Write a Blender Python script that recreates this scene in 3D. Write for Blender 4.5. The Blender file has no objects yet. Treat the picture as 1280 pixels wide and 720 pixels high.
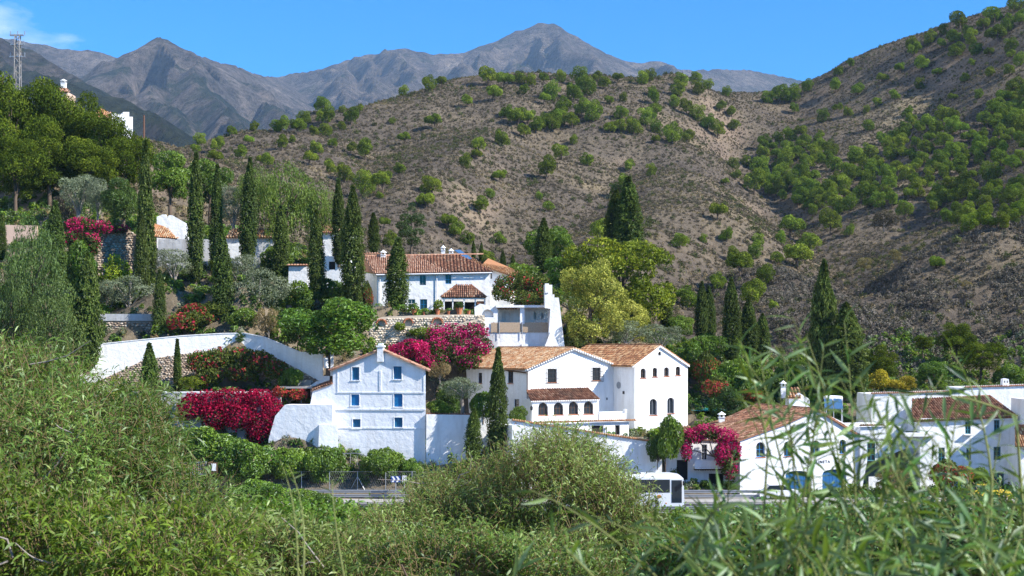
import bpy, bmesh, math, random
import numpy as np
from mathutils import Vector, geometry
R = math.radians
rng = np.random.default_rng(7)
random.seed(7)
sc = bpy.context.scene
COL = sc.collection

# ------------------------------------------------------------------ camera
FPX, HOR = 1758.0, 430.0            # focal length in photo pixels, horizon row (1280x720 frame)
cam_d = bpy.data.cameras.new('camera'); cam = bpy.data.objects.new('camera', cam_d); COL.objects.link(cam)
cam.location = (0, 0, 0); cam.rotation_euler = (R(90), 0, 0)
cam_d.sensor_width = 36; cam_d.lens = FPX / 1280 * 36; cam_d.shift_y = (HOR - 360) / 1280
cam_d.clip_start = 0.1; cam_d.clip_end = 40000
cam_d.dof.use_dof = True; cam_d.dof.focus_distance = 150; cam_d.dof.aperture_fstop = 5.0
sc.camera = cam
# ------------------------------------------------------------------ light
SUN_AZ, SUN_EL = 112.0, 37.0         # azimuth clockwise from +Y (camera looks along +Y)
S = Vector((math.sin(R(SUN_AZ)) * math.cos(R(SUN_EL)), math.cos(R(SUN_AZ)) * math.cos(R(SUN_EL)), math.sin(R(SUN_EL))))
sd = bpy.data.lights.new('sun', 'SUN'); so = bpy.data.objects.new('sun', sd); COL.objects.link(so)
so.rotation_euler = S.to_track_quat('Z', 'Y').to_euler(); sd.energy = 5.0; sd.angle = R(0.53); sd.color = (1, .95, .87)
so.location = (60, -20, 80)
w = bpy.data.worlds.new('World'); sc.world = w; w.use_nodes = True
wn, wl = w.node_tree.nodes, w.node_tree.links
bg = wn['Background']; bg.inputs['Strength'].default_value = 0.106
sky = wn.new('ShaderNodeTexSky'); sky.sky_type = 'NISHITA'; sky.sun_disc = False
sky.sun_elevation = R(SUN_EL); sky.sun_rotation = R(SUN_AZ); sky.air_density = 1.0; sky.dust_density = 0.3; sky.ozone_density = 3.0
tintn = wn.new('ShaderNodeMix'); tintn.data_type = 'RGBA'; tintn.blend_type = 'MULTIPLY'; tintn.inputs[0].default_value = 1
tintn.inputs[7].default_value = (.045, .60, 1.20, 1)
wl.new(sky.outputs[0], tintn.inputs[6])
# thin clouds toward the upper left, part of the sky itself
tc = wn.new('ShaderNodeTexCoord'); mp = wn.new('ShaderNodeMapping'); mp.inputs['Scale'].default_value = (9, 9, 26)
nz = wn.new('ShaderNodeTexNoise'); nz.inputs['Scale'].default_value = 1.6; nz.inputs['Detail'].default_value = 7; nz.inputs['Roughness'].default_value = .55
wl.new(tc.outputs['Generated'], mp.inputs['Vector']); wl.new(mp.outputs[0], nz.inputs['Vector'])
sx = wn.new('ShaderNodeSeparateXYZ'); wl.new(tc.outputs['Generated'], sx.inputs[0])
side = wn.new('ShaderNodeMapRange'); side.inputs[1].default_value = -.25; side.inputs[2].default_value = -.37; side.inputs[3].default_value = -.3; side.inputs[4].default_value = .27
wl.new(sx.outputs[0], side.inputs[0])
ad = wn.new('ShaderNodeMath'); ad.operation = 'ADD'; wl.new(nz.outputs[0], ad.inputs[0]); wl.new(side.outputs[0], ad.inputs[1])
cr = wn.new('ShaderNodeMapRange'); cr.inputs[1].default_value = .46; cr.inputs[2].default_value = .90; wl.new(ad.outputs[0], cr.inputs[0])
cm = wn.new('ShaderNodeMix'); cm.data_type = 'RGBA'; cm.inputs[7].default_value = (6.2, 6.9, 7.9, 1)
wl.new(cr.outputs[0], cm.inputs[0]); wl.new(tintn.outputs[2], cm.inputs[6]); wl.new(cm.outputs[2], bg.inputs['Color'])
sc.view_settings.view_transform = 'Standard'; sc.view_settings.look = 'None'; sc.view_settings.exposure = 0.88
sc.render.engine = 'CYCLES'
cy = sc.cycles; cy.max_bounces = 6; cy.diffuse_bounces = 3; cy.glossy_bounces = 2; cy.transmission_bounces = 3; cy.volume_bounces = 0
cy.transparent_max_bounces = 6; cy.use_denoising = True; cy.denoiser = 'OPENIMAGEDENOISE'; cy.denoising_prefilter = 'NONE'; cy.denoising_input_passes = 'RGB_ALBEDO_NORMAL'; cy.sample_clamp_indirect = 3; cy.caustics_reflective = False; cy.caustics_refractive = False

# ------------------------------------------------------------------ helpers
def P(px, py, Y): return np.array([(px - 640) / FPX * Y, Y, (HOR - py) / FPX * Y])
def unit(a): return a / np.maximum(np.linalg.norm(a, axis=-1, keepdims=True), 1e-9)

def np_mesh(name, V, F, tint=None, smooth=False, mats=(), midx=None):
    V = np.asarray(V, np.float32); F = np.asarray(F, np.int32); k = F.shape[1]
    me = bpy.data.meshes.new(name)
    me.vertices.add(len(V)); me.vertices.foreach_set('co', V.ravel())
    me.loops.add(F.size); me.loops.foreach_set('vertex_index', F.ravel())
    me.polygons.add(len(F)); me.polygons.foreach_set('loop_start', np.arange(0, F.size, k, dtype=np.int32))
    me.update(calc_edges=True)
    me.polygons.foreach_set('use_smooth', np.full(len(F), bool(smooth)))
    if tint is not None:
        a = me.attributes.new('tint', 'FLOAT', 'FACE'); a.data.foreach_set('value', np.asarray(tint, np.float32))
    for m in mats: me.materials.append(m)
    if midx is not None: me.polygons.foreach_set('material_index', np.asarray(midx, np.int32))
    return me

def tag(o, label=None, cat=None, group=None, kind=None):
    if label: o['label'] = label
    if cat: o['category'] = cat
    if group: o['group'] = group
    if kind: o['kind'] = kind
    return o
def link(name, me, parent=None, loc=None):
    o = bpy.data.objects.new(name, me); COL.objects.link(o)
    if loc is not None: o.location = [float(v) for v in loc]
    if parent is not None: o.parent = parent
    return o
def empty(name, loc, label, cat, group=None):
    o = bpy.data.objects.new(name, None); COL.objects.link(o); o.location = [float(v) for v in loc]; o.empty_display_size = .3
    return tag(o, label, cat, group)

class MB:
    """collects polygons in world space; build() links them as one mesh object below a parent"""
    def __init__(s): s.v = []; s.f = []; s.t = []
    def poly(s, pts, tint=.5):
        i = len(s.v); s.v += [tuple(float(c) for c in p) for p in pts]; s.f.append(list(range(i, i + len(pts)))); s.t.append(tint)
    def tris(s, pts, tri, tint=.5):
        i = len(s.v); s.v += [tuple(float(c) for c in p) for p in pts]
        for a in tri: s.f.append([i + k for k in a]); s.t.append(tint)
    def hexa(s, b, t, tint=.5):
        """b, t: four bottom and four top points in order"""
        i = len(s.v); s.v += [tuple(float(c) for c in p) for p in list(b) + list(t)]
        for q in ((3, 2, 1, 0), (4, 5, 6, 7), (0, 1, 5, 4), (1, 2, 6, 5), (2, 3, 7, 6), (3, 0, 4, 7)):
            s.f.append([i + k for k in q]); s.t.append(tint)
    def box(s, c, d, yaw=0, tint=.5):
        cx, cy_, cz = c; u = np.array([math.cos(yaw), math.sin(yaw), 0]); n = np.array([-math.sin(yaw), math.cos(yaw), 0]); c = np.array([cx, cy_, cz])
        def q(z): return [c + u * a * d[0] / 2 + n * b * d[1] / 2 + np.array([0, 0, z]) for a, b in ((-1, -1), (1, -1), (1, 1), (-1, 1))]
        s.hexa(q(-d[2] / 2), q(d[2] / 2), tint)
    def tube(s, pts, r, k=6, tint=.5, cap=True):
        pts = [np.array(p, float) for p in pts]; rr = r if hasattr(r, '__len__') else [r] * len(pts)
        rings = []
        for i, p in enumerate(pts):
            d = unit(pts[min(i + 1, len(pts) - 1)] - pts[max(i - 1, 0)])
            a = np.cross(d, [0, 0, 1.]) if abs(d[2]) < .95 else np.cross(d, [1., 0, 0]); a = unit(a); b = np.cross(d, a)
            i0 = len(s.v); rings.append(i0)
            for j in range(k):
                th = 2 * math.pi * j / k; s.v.append(tuple(p + rr[i] * (a * math.cos(th) + b * math.sin(th))))
        for i in range(len(pts) - 1):
            for j in range(k):
                s.f.append([rings[i] + j, rings[i] + (j + 1) % k, rings[i + 1] + (j + 1) % k, rings[i + 1] + j]); s.t.append(tint)
        if cap:
            s.f.append([rings[-1] + j for j in range(k)]); s.t.append(tint); s.f.append([rings[0] + j for j in range(k)][::-1]); s.t.append(tint)
    def lathe(s, c, prof, k=12, tint=.5):
        """prof: list of (radius, z) above c"""
        rings = []
        for (r, z) in prof:
            rings.append(len(s.v))
            for j in range(k):
                th = 2 * math.pi * j / k; s.v.append((float(c[0] + r * math.cos(th)), float(c[1] + r * math.sin(th)), float(c[2] + z)))
        for i in range(len(prof) - 1):
            for j in range(k):
                s.f.append([rings[i] + j, rings[i] + (j + 1) % k, rings[i + 1] + (j + 1) % k, rings[i + 1] + j]); s.t.append(tint)
        s.f.append([rings[-1] + j for j in range(k)]); s.t.append(tint); s.f.append([rings[0] + j for j in range(k)][::-1]); s.t.append(tint)
    def build(s, name, mat, parent=None, smooth=False, label=None):
        me = bpy.data.meshes.new(name)
        org = np.array(parent.matrix_world.translation if parent is not None and parent.parent is None and parent.type == 'EMPTY' else (0, 0, 0))
        if parent is not None:
            org = np.zeros(3); q = parent
            while q is not None: org = org + np.array(q.location); q = q.parent
        V = np.array(s.v) - org
        me.from_pydata(V.tolist(), [], s.f)
        a = me.attributes.new('tint', 'FLOAT', 'FACE'); a.data.foreach_set('value', np.asarray(s.t, np.float32))
        me.materials.append(mat)
        if smooth: me.polygons.foreach_set('use_smooth', np.ones(len(s.f), bool))
        me.update()
        o = link(name, me, parent)
        if label: o['label'] = label
        return o

# ------------------------------------------------------------------ materials
M = {}
def nm(name):
    m = bpy.data.materials.new(name); m.use_nodes = True; M[name] = m
    n, l = m.node_tree.nodes, m.node_tree.links
    return m, n, l, n['Principled BSDF']
def noise(n, l, scale, detail=5, rough=.55, vec=None, dist=0):
    t = n.new('ShaderNodeTexNoise'); t.inputs['Scale'].default_value = scale; t.inputs['Detail'].default_value = detail
    t.inputs['Roughness'].default_value = rough; t.inputs['Distortion'].default_value = dist
    if vec is not None: l.new(vec, t.inputs['Vector'])
    return t.outputs[0]
def ramp(n, l, fac, stops):
    r = n.new('ShaderNodeValToRGB'); e = r.color_ramp.elements
    while len(e) < len(stops): e.new(.5)
    for i, (p, c) in enumerate(stops): e[i].position = p; e[i].color = (*c, 1)
    l.new(fac, r.inputs[0]); return r.outputs[0]
def mixc(n, l, fac, a, b, mode='MIX'):
    m = n.new('ShaderNodeMix'); m.data_type = 'RGBA'; m.blend_type = mode
    for s, v in ((0, fac), (6, a), (7, b)):
        if hasattr(v, 'is_linked') or hasattr(v, 'links'): l.new(v, m.inputs[s])
        elif s == 0: m.inputs[0].default_value = v
        else: m.inputs[s].default_value = (*v, 1)
    return m.outputs[2]
def bump(n, l, h, strength, dist, bsdf):
    b = n.new('ShaderNodeBump'); b.inputs['Strength'].default_value = strength; b.inputs['Distance'].default_value = dist
    l.new(h, b.inputs['Height']); l.new(b.outputs[0], bsdf.inputs['Normal']); return b
def geo(n): return n.new('ShaderNodeNewGeometry')
def attr(n, name='tint'):
    a = n.new('ShaderNodeAttribute'); a.attribute_name = name; return a.outputs['Fac']

def flat(name, col, rough=.6, spec=.3, metal=0, var=.12, scale=3.0):
    m, n, l, b = nm(name); g = geo(n)
    c = mixc(n, l, noise(n, l, scale, 4, .6, g.outputs['Position']), tuple(x * (1 - var) for x in col), tuple(min(1, x * (1 + var)) for x in col))
    l.new(c, b.inputs['Base Color']); b.inputs['Roughness'].default_value = rough; b.inputs['Specular IOR Level'].default_value = spec; b.inputs['Metallic'].default_value = metal
    return m
def plaster(name, col, stain, bstr=.5, dist=.06, stain_amt=.5):
    m, n, l, b = nm(name); g = geo(n); pos = g.outputs['Position']
    mpn = n.new('ShaderNodeMapping'); mpn.inputs['Scale'].default_value = (1.3, 1.3, .28); l.new(pos, mpn.inputs['Vector'])
    f = ramp(n, l, noise(n, l, 1.0, 6, .65, mpn.outputs[0]), [(.44, (0, 0, 0)), (.74, (stain_amt,) * 3)])
    c = mixc(n, l, f, col, stain); mp2 = n.new('ShaderNodeMapping'); mp2.inputs['Scale'].default_value = (3.2, 3.2, .16); l.new(pos, mp2.inputs['Vector'])
    f2 = ramp(n, l, noise(n, l, 1.0, 5, .7, mp2.outputs[0]), [(.56, (0, 0, 0)), (.78, (.42, .42, .42))]); c = mixc(n, l, f2, c, tuple(x * .72 for x in stain)); l.new(c, b.inputs['Base Color'])
    b.inputs['Roughness'].default_value = .85; b.inputs['Specular IOR Level'].default_value = .15
    h = noise(n, l, 1.6, 6, .62, pos); bump(n, l, h, bstr, dist, b); return m
plaster('white_plaster', (.83, .83, .82), (.60, .57, .52), .7, .12, .6)
plaster('rough_white_plaster', (.80, .81, .83), (.60, .585, .55), .6, .13, .6)
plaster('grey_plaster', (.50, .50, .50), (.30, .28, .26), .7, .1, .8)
plaster('pink_plaster', (.60, .42, .32), (.42, .3, .24), .6, .08)
plaster('blue_plaster', (.10, .36, .52), (.08, .28, .42), .3, .03)
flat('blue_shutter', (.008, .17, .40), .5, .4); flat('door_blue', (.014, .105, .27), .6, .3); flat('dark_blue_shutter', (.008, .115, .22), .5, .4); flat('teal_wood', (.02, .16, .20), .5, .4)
flat('opening_shade', (.025, .022, .02), .7, .2); flat('brown_wood', (.10, .055, .03), .7); flat('grey_metal', (.35, .36, .37), .45, .5, .6)  # first colour is a near-black that paints the shade inside openings
flat('dark_iron', (.03, .03, .032), .5, .4); flat('terracotta', (.42, .15, .07), .8); flat('asphalt', (.055, .055, .06), .85, .2)
flat('concrete', (.38, .36, .33), .9, .1, 0, .2, 1.2); flat('white_paint', (.8, .8, .8), .5, .4, 0, .03); flat('road_paint', (.75, .75, .72), .7, .2)
flat('red_tile_floor', (.40, .22, .14), .8); flat('awning_cloth', (.78, .77, .74), .9, .1); flat('sign_blue', (.02, .06, .22), .4, .4, 0, .03)
flat('bark', (.13, .095, .07), .95, .1, 0, .35, 4); flat('pale_bark', (.26, .23, .20), .95, .1, 0, .3, 6); flat('twig', (.20, .145, .07), .8, .2, 0, .3, 8)
flat('green_stem', (.17, .19, .06), .8, .2, 0, .3, 8); flat('bus_paint', (.78, .79, .80), .25, .6, 0, .02); flat('rubber', (.02, .02, .02), .8); flat('orange_paint', (.65, .25, .06), .5)
flat('wire_grey', (.30, .31, .31), .6, .3, .3); flat('straw_mat', (.44, .33, .225), .95, .1, 0, .3, 8); flat('car_silver', (.45, .47, .50), .3, .6, .3, .02)
flat('yellow_paint', (.75, .55, .05), .4, .4); flat('pylon_steel', (.25, .235, .22), .7, .3, .3); flat('rust', (.13, .07, .05), .9)
m, n, l, b = nm('glass'); b.inputs['Base Color'].default_value = (.02, .03, .04, 1); b.inputs['Roughness'].default_value = .08; b.inputs['Specular IOR Level'].default_value = .7
m, n, l, b = nm('solar_glass'); b.inputs['Base Color'].default_value = (.05, .11, .20, 1); b.inputs['Roughness'].default_value = .12; b.inputs['Specular IOR Level'].default_value = .8
m, n, l, b = nm('pool_water'); b.inputs['Base Color'].default_value = (.03, .42, .55, 1); b.inputs['Roughness'].default_value = .12
h = noise(n, l, 3, 3, .5, geo(n).outputs['Position']); bump(n, l, h, .3, .05, b)
# roof tiles, several ages
def tiles(name, stops, lich=.3):
    m, n, l, b = nm(name); g = geo(n); c = ramp(n, l, attr(n), stops)
    f = ramp(n, l, noise(n, l, .55, 5, .6, g.outputs['Position']), [(.5, (0, 0, 0)), (.72, (lich,) * 3)])
    c = mixc(n, l, f, c, (.13, .11, .085)); f2 = noise(n, l, 9, 4, .6, g.outputs['Position'])
    c = mixc(n, l, mixc(n, l, .35, (1, 1, 1), f2), (0, 0, 0), c); l.new(c, b.inputs['Base Color']); b.inputs['Roughness'].default_value = .9; b.inputs['Specular IOR Level'].default_value = .1
tiles('tiles_orange', [(0, (.28, .13, .07)), (.35, (.44, .21, .10)), (.7, (.56, .33, .17)), (1, (.64, .47, .30))], .35)
tiles('tiles_brown', [(0, (.15, .075, .05)), (.4, (.28, .13, .08)), (.75, (.40, .20, .12)), (1, (.50, .32, .21))], .55)
tiles('tiles_red', [(0, (.34, .16, .10)), (.5, (.49, .26, .165)), (1, (.62, .40, .28))], .2)
# rubble stone
m, n, l, b = nm('rubble_stone'); c = ramp(n, l, attr(n), [(0, (.26, .19, .135)), (.4, (.45, .34, .25)), (.75, (.57, .46, .35)), (1, (.66, .58, .48))])
g = geo(n); c = mixc(n, l, mixc(n, l, .3, (1, 1, 1), noise(n, l, 6, 4, .6, g.outputs['Position'])), (0, 0, 0), c); l.new(c, b.inputs['Base Color']); b.inputs['Roughness'].default_value = .95
bump(n, l, noise(n, l, 7, 5, .6, g.outputs['Position']), .6, .05, b)
m, n, l, b = nm('pale_stone'); c = ramp(n, l, attr(n), [(0, (.42, .33, .23)), (.3, (.60, .50, .37)), (1, (.74, .66, .53))]); l.new(c, b.inputs['Base Color']); b.inputs['Roughness'].default_value = .95
flat('pale_mortar', (.60, .50, .37), .95, .1, 0, .2, 2)
flat('mortar', (.30, .24, .18), .95, .1, 0, .25, 2)

def leafmat(name, c0, c1, c2=None, trans=.35, gloss=.06, objvar=.25, flower=None):
    m = bpy.data.materials.new(name); m.use_nodes = True; M[name] = m; n, l = m.node_tree.nodes, m.node_tree.links
    n.remove(n['Principled BSDF']); out = n['Material Output']
    st = [(0, c0), (.6, c1)] + ([(1, c2)] if c2 else [(1, tuple(min(1, x * 1.25) for x in c1))])
    if flower:    # tint > 1 marks petals
        c = ramp(n, l, attr(n), [(0, c0), (.72, c1), (.7201, flower[0]), (1, flower[1])]); n_ = n
        n_['Color Ramp'].color_ramp.interpolation = 'LINEAR'
    else: c = ramp(n, l, attr(n), st)
    oi = n.new('ShaderNodeObjectInfo'); hs = n.new('ShaderNodeHueSaturation')
    mr = n.new('ShaderNodeMapRange'); mr.inputs[3].default_value = 1 - objvar; mr.inputs[4].default_value = 1 + objvar; l.new(oi.outputs['Random'], mr.inputs[0])
    mh = n.new('ShaderNodeMapRange'); mh.inputs[3].default_value = .5 - objvar * .05; mh.inputs[4].default_value = .5 + objvar * .05
    wn2 = n.new('ShaderNodeTexWhiteNoise'); wn2.noise_dimensions = '1D'; l.new(oi.outputs['Random'], wn2.inputs['W']); l.new(wn2.outputs[0], mh.inputs[0])
    l.new(mr.outputs[0], hs.inputs['Value']); l.new(mh.outputs[0], hs.inputs['Hue']); pn = noise(n, l, .55, 3, .6, geo(n).outputs['Position']); pm = n.new('ShaderNodeMapRange'); pm.inputs[1].default_value = .3; pm.inputs[2].default_value = .7; pm.inputs[3].default_value = .62; pm.inputs[4].default_value = 1.36; l.new(pn, pm.inputs[0])
    c = mixc(n, l, 1.0, c, pm.outputs[0], 'MULTIPLY'); l.new(c, hs.inputs['Color'])
    d = n.new('ShaderNodeBsdfDiffuse'); t = n.new('ShaderNodeBsdfTranslucent'); mx = n.new('ShaderNodeMixShader'); mx.inputs[0].default_value = trans
    tcol = mixc(n, l, .5, hs.outputs[0], (.20, .27, .02)) if not flower else hs.outputs[0]
    l.new(hs.outputs[0], d.inputs[0]); l.new(tcol, t.inputs[0]); l.new(d.outputs[0], mx.inputs[1]); l.new(t.outputs[0], mx.inputs[2])
    gl = n.new('ShaderNodeBsdfGlossy'); gl.inputs['Roughness'].default_value = .5; gl.inputs[0].default_value = (.9, .95, 1, 1); m2 = n.new('ShaderNodeMixShader'); m2.inputs[0].default_value = gloss
    l.new(mx.outputs[0], m2.inputs[1]); l.new(gl.outputs[0], m2.inputs[2]); l.new(m2.outputs[0], out.inputs[0]); return m
leafmat('cypress_leaf', (.035, .06, .012), (.095, .14, .026), (.19, .225, .05), .22, .015, .2)
leafmat('pine_leaf', (.03, .052, .008), (.095, .13, .014), (.19, .225, .024), .14, .0, .12)
leafmat('hill_pine_leaf', (.07, .115, .016), (.19, .25, .03), (.30, .36, .05), .16, .0, .32)
leafmat('dark_leaf', (.02, .05, .008), (.06, .115, .016), (.11, .19, .025), .3, .025)
leafmat('green_leaf', (.045, .10, .010), (.12, .21, .018), (.22, .32, .03), .4, .025)
leafmat('citrus_leaf', (.045, .11, .008), (.13, .24, .016), (.25, .37, .03), .35, .04, .2)
leafmat('olive_leaf', (.075, .095, .05), (.17, .20, .105), (.28, .31, .18), .2, .03, .2)
leafmat('pepper_leaf', (.05, .09, .015), (.14, .21, .03), (.24, .31, .06), .4, .015, .2)
leafmat('dark_pepper_leaf', (.035, .07, .02), (.09, .145, .035), (.16, .22, .055), .3, .015, .2)
leafmat('lime_leaf', (.08, .12, .010), (.20, .26, .018), (.36, .38, .03), .3, .01)
leafmat('cream_flower_leaf', (.18, .19, .03), (.44, .42, .09), (.70, .65, .19), .25, .0)
leafmat('yellow_leaf', (.25, .20, .02), (.50, .40, .02), (.65, .55, .04), .4, .02)
leafmat('willow_leaf', (.035, .08, .010), (.13, .225, .030), (.33, .42, .13), .42, .03, .12)
leafmat('pale_willow_leaf', (.045, .08, .014), (.15, .215, .036), (.37, .42, .15), .35, .03, .12)
leafmat('silver_willow_leaf', (.075, .13, .018), (.225, .32, .055), (.48, .57, .22), .38, .03, .12)
leafmat('shoot_leaf', (.03, .09, .010), (.115, .225, .026), (.33, .43, .17), .45, .05, .45)
leafmat('dry_leaf', (.17, .12, .05), (.28, .21, .09), (.38, .30, .15), .3, .01)
leafmat('bougainvillea_magenta', (.03, .06, .010), (.10, .13, .02), None, .4, .01, .1, ((.40, .012, .09), (.74, .038, .215)))
leafmat('bougainvillea_red', (.03, .04, .010), (.07, .08, .02), None, .4, .01, .1, ((.24, .004, .03), (.56, .012, .09)))
leafmat('mixed_flower', (.04, .07, .010), (.15, .18, .03), None, .4, .01, .1, ((.42, .02, .06), (.55, .12, .05)))
leafmat('scrub_grey', (.075, .061, .046), (.13, .105, .076), (.20, .165, .112), .1, .0)
leafmat('scrub_mauve', (.10, .085, .07), (.175, .148, .122), (.27, .228, .17), .1, .0)
leafmat('scrub_straw', (.17, .125, .065), (.28, .21, .11), (.40, .32, .18), .15, .0)
leafmat('scrub_green', (.055, .068, .026), (.10, .112, .042), (.16, .165, .065), .15, .0)

# ------------------------------------------------------------------ noise and terrain
_perm = rng.permutation(512)
def perlin(x, y):
    xi = np.floor(x).astype(int); yi = np.floor(y).astype(int); xf = x - xi; yf = y - yi
    def gr(ix, iy, dx, dy):
        h = _perm[(_perm[ix & 511] + iy) & 511] * (2 * math.pi / 512); return np.cos(h) * dx + np.sin(h) * dy
    u = xf ** 3 * (xf * (xf * 6 - 15) + 10); v = yf ** 3 * (yf * (yf * 6 - 15) + 10)
    a = gr(xi, yi, xf, yf); b_ = gr(xi + 1, yi, xf - 1, yf); c = gr(xi, yi + 1, xf, yf - 1); d = gr(xi + 1, yi + 1, xf - 1, yf - 1)
    return (a + u * (b_ - a)) + v * ((c + u * (d - c)) - (a + u * (b_ - a)))
def fbm(x, y, o=5, g=.5):
    s = 0; a = 1
    for i in range(o): s = s + a * perlin(x * 2 ** i + 17.3 * i, y * 2 ** i - 9.1 * i); a *= g
    return s
def ridged(x, y, o=5, g=.55):
    s = 0; a = 1
    for i in range(o): s = s + a * (1 - 2 * np.abs(perlin(x * 2 ** i + 31.7 * i, y * 2 ** i + 11.9 * i))); a *= g
    return s

CP = []
for X in (-140, -70, 0, 70, 140):      # slope below the viewer, ravine, road
    for Y, z in ((-20, -1.2), (0, -2.0), (8, -3.4), (20, -6.5), (32, -9.5), (60, -15.5), (90, -18.5), (112, -18.3), (123, -16.6), (126, -15.6), (133, -15.5), (138, -15.5)):
        CP.append((X * (1 if Y > 60 else .5), Y, z))
for px in (930, 1080, 1280): CP += [tuple(P(px, 615, 142)[:2]) + (-15.4,), tuple(P(px, 615, 150)[:2]) + (-15.2,), tuple(P(px, 0, 159)[:2]) + (-11,), tuple(P(px, 498, 170)), tuple(P(px, 476, 186))]
def cps(pxs, pts):
    for px in pxs:
        for py, Y in pts: CP.append(tuple(P(px, py, Y)))
cps((0, 110), ((600, 141), (545, 146), (470, 150), (424, 157), (400, 160), (380, 168), (318, 176), (285, 186), (262, 198), (200, 218), (160, 238), (165, 300), (180, 420)))
cps((-160,), ((600, 141), (540, 146), (470, 150), (430, 157), (390, 168), (280, 186), (250, 200), (150, 238), (120, 300), (150, 420)))
cps((200, 300), ((610, 140), (575, 144), (535, 147.4), (492, 149), (491, 151.8), (438, 154.6), (425, 157.2), (396, 159), (386, 166), (345, 176), (318, 182), (290, 200), (262, 230), (232, 280)))
cps((370,), ((610, 140), (580, 143.5), (510, 147), (500, 151), (455, 155), (440, 158), (400, 164), (368, 174), (340, 182), (290, 215), (240, 280)))
cps((475,), ((613, 140), (580, 144), (575, 148), (480, 155), (450, 158.5), (431, 162), (395, 164.3), (394, 176), (372, 186), (335, 200), (310, 225), (255, 300)))
cps((590,), ((613, 140), (580, 144.3), (550, 147), (548, 156), (465, 160), (432, 162), (395, 164.3), (394, 176), (372, 186), (335, 200), (325, 225), (270, 300)))
cps((690,), ((615, 140), (595, 142.6), (545, 145), (545, 158), (470, 161.5), (430, 163), (408, 165.5), (375, 174), (352, 186), (335, 200), (320, 225), (250, 320)))
cps((800,), ((615, 140), (595, 143.5), (545, 146), (540, 160), (470, 166), (430, 175), (412, 186), (390, 205), (335, 245), (270, 310)))
cps((880,), ((615, 141), (560, 150), (520, 158), (512, 168), (455, 176), (430, 188), (412, 200), (375, 225), (330, 265), (250, 370), (205, 450)))
cps((960,), ((440, 200), (420, 212), (370, 232), (320, 270)))
# middle hill crest and spur
for px, py, Y in ((225, 200, 400), (250, 191, 420), (300, 167, 455), (380, 141, 510), (470, 119, 570), (560, 101, 610), (640, 94, 630), (740, 93, 645), (850, 99, 640), (880, 140, 580), (905, 178, 520), (960, 236, 440), (1020, 262, 390), (1075, 286, 350),
                  (330, 230, 330), (420, 200, 400), (420, 270, 290), (520, 180, 450), (520, 290, 270), (620, 160, 500), (640, 230, 370), (720, 180, 470), (760, 260, 340), (830, 150, 540), (830, 220, 420), (960, 300, 300), (1000, 290, 310)): CP.append(tuple(P(px, py, Y)))
for px, Y, z in ((250, 500, 45), (300, 545, 60), (200, 480, 35), (350, 605, 62), (450, 660, 75), (100, 600, 30), (250, 620, 40), (400, 760, 50), (640, 860, 60), (850, 860, 70), (-200, 600, 30)): CP.append(((px - 640) / FPX * Y, Y, z))
# gully and right hill
for px, py, Y in ((930, 118, 680), (975, 118, 690), (960, 200, 560), (1020, 245, 460), (1080, 284, 400), (1060, 82, 680), (1100, 64, 680), (1150, 46, 670), (1200, 30, 650), (1280, 9, 620), (1400, -40, 600), (1600, -80, 560),
                  (1000, 150, 640), (1080, 150, 590), (1160, 150, 530), (1280, 100, 520), (1280, 190, 420), (1400, 100, 480), (1150, 220, 440), (1280, 262, 345), (1180, 275, 360), (1400, 230, 360)): CP.append(tuple(P(px, py, Y)))
for px, Y, z in ((1060, 860, 80), (1280, 860, 90), (1600, 860, 90)): CP.append(((px - 640) / FPX * Y, Y, z))
# front knoll on the right
for px, py, Y in ((990, 318, 262), (1040, 294, 275), (1100, 286, 280), (1200, 286, 278), (1290, 291, 270), (1420, 300, 265), (1000, 400, 215), (1080, 370, 232), (1180, 350, 240), (1280, 370, 230), (1000, 455, 194), (1080, 465, 192), (1180, 470, 190), (1290, 470, 188), (1420, 480, 188),
                  (1100, 292, 318), (1200, 288, 322), (1290, 282, 318)): CP.append(tuple(P(px, py, Y)))
CP = np.array(CP); C2 = 1.5 ** 2
def _phi(d2): return -np.sqrt(d2 + C2)
A = _phi(((CP[:, None, :2] - CP[None, :, :2]) ** 2).sum(-1)); n_ = len(CP)
Q = np.c_[np.ones(n_), CP[:, :2] / 100]
K = np.block([[A - np.eye(n_) * .25, Q], [Q.T, np.zeros((3, 3))]])
W = np.linalg.solve(K, np.r_[CP[:, 2], np.zeros(3)])
def H0(x, y):
    x = np.asarray(x, float); y = np.asarray(y, float); o = np.zeros(x.shape)
    for i in range(n_): o += W[i] * _phi((x - CP[i, 0]) ** 2 + (y - CP[i, 1]) ** 2)
    return o + W[n_] + W[n_ + 1] * x / 100 + W[n_ + 2] * y / 100
gx = np.r_[np.arange(-340, -72, 2.6), np.arange(-72, 72, 1.05), np.arange(72, 345, 2.6)]
gy = np.r_[np.arange(-20, 118, 2.5), np.arange(118, 232, 1.0), np.arange(232, 905, 2.3)]
GX, GY = np.meshgrid(gx, gy)
GH = H0(GX, GY)
hillmask = np.clip((GY - 205) / 60, 0, 1)
GH += hillmask * (2.6 * (ridged(GX / 85, GY / 110, 3) - .6) + .9 * fbm(GX / 22, GY / 22, 3) + .5 * fbm(GX / 7, GY / 7, 2))
GH -= 3.4 * np.clip((GY - 380) / 160, 0, 1) * np.clip((130 - GX) / 60, 0, 1)
knoll = np.clip((GX - 45) / 20, 0, 1) * np.clip((GY - 185) / 8, 0, 1) * np.clip((300 - GY) / 20, 0, 1)
GH += knoll * (2.6 * ridged(GX / 15, GY / 19, 5) - 1.6)
GH += (1 - hillmask) * .25 * fbm(GX / 6, GY / 6, 3)
road_lo, road_hi = 127.0, 138.2
rm = np.clip(1 - np.maximum(road_lo - .3 - GY, GY - road_hi - .3) / 2.0, 0, 1); GH = GH * (1 - rm) + (-15.5) * rm
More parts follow.
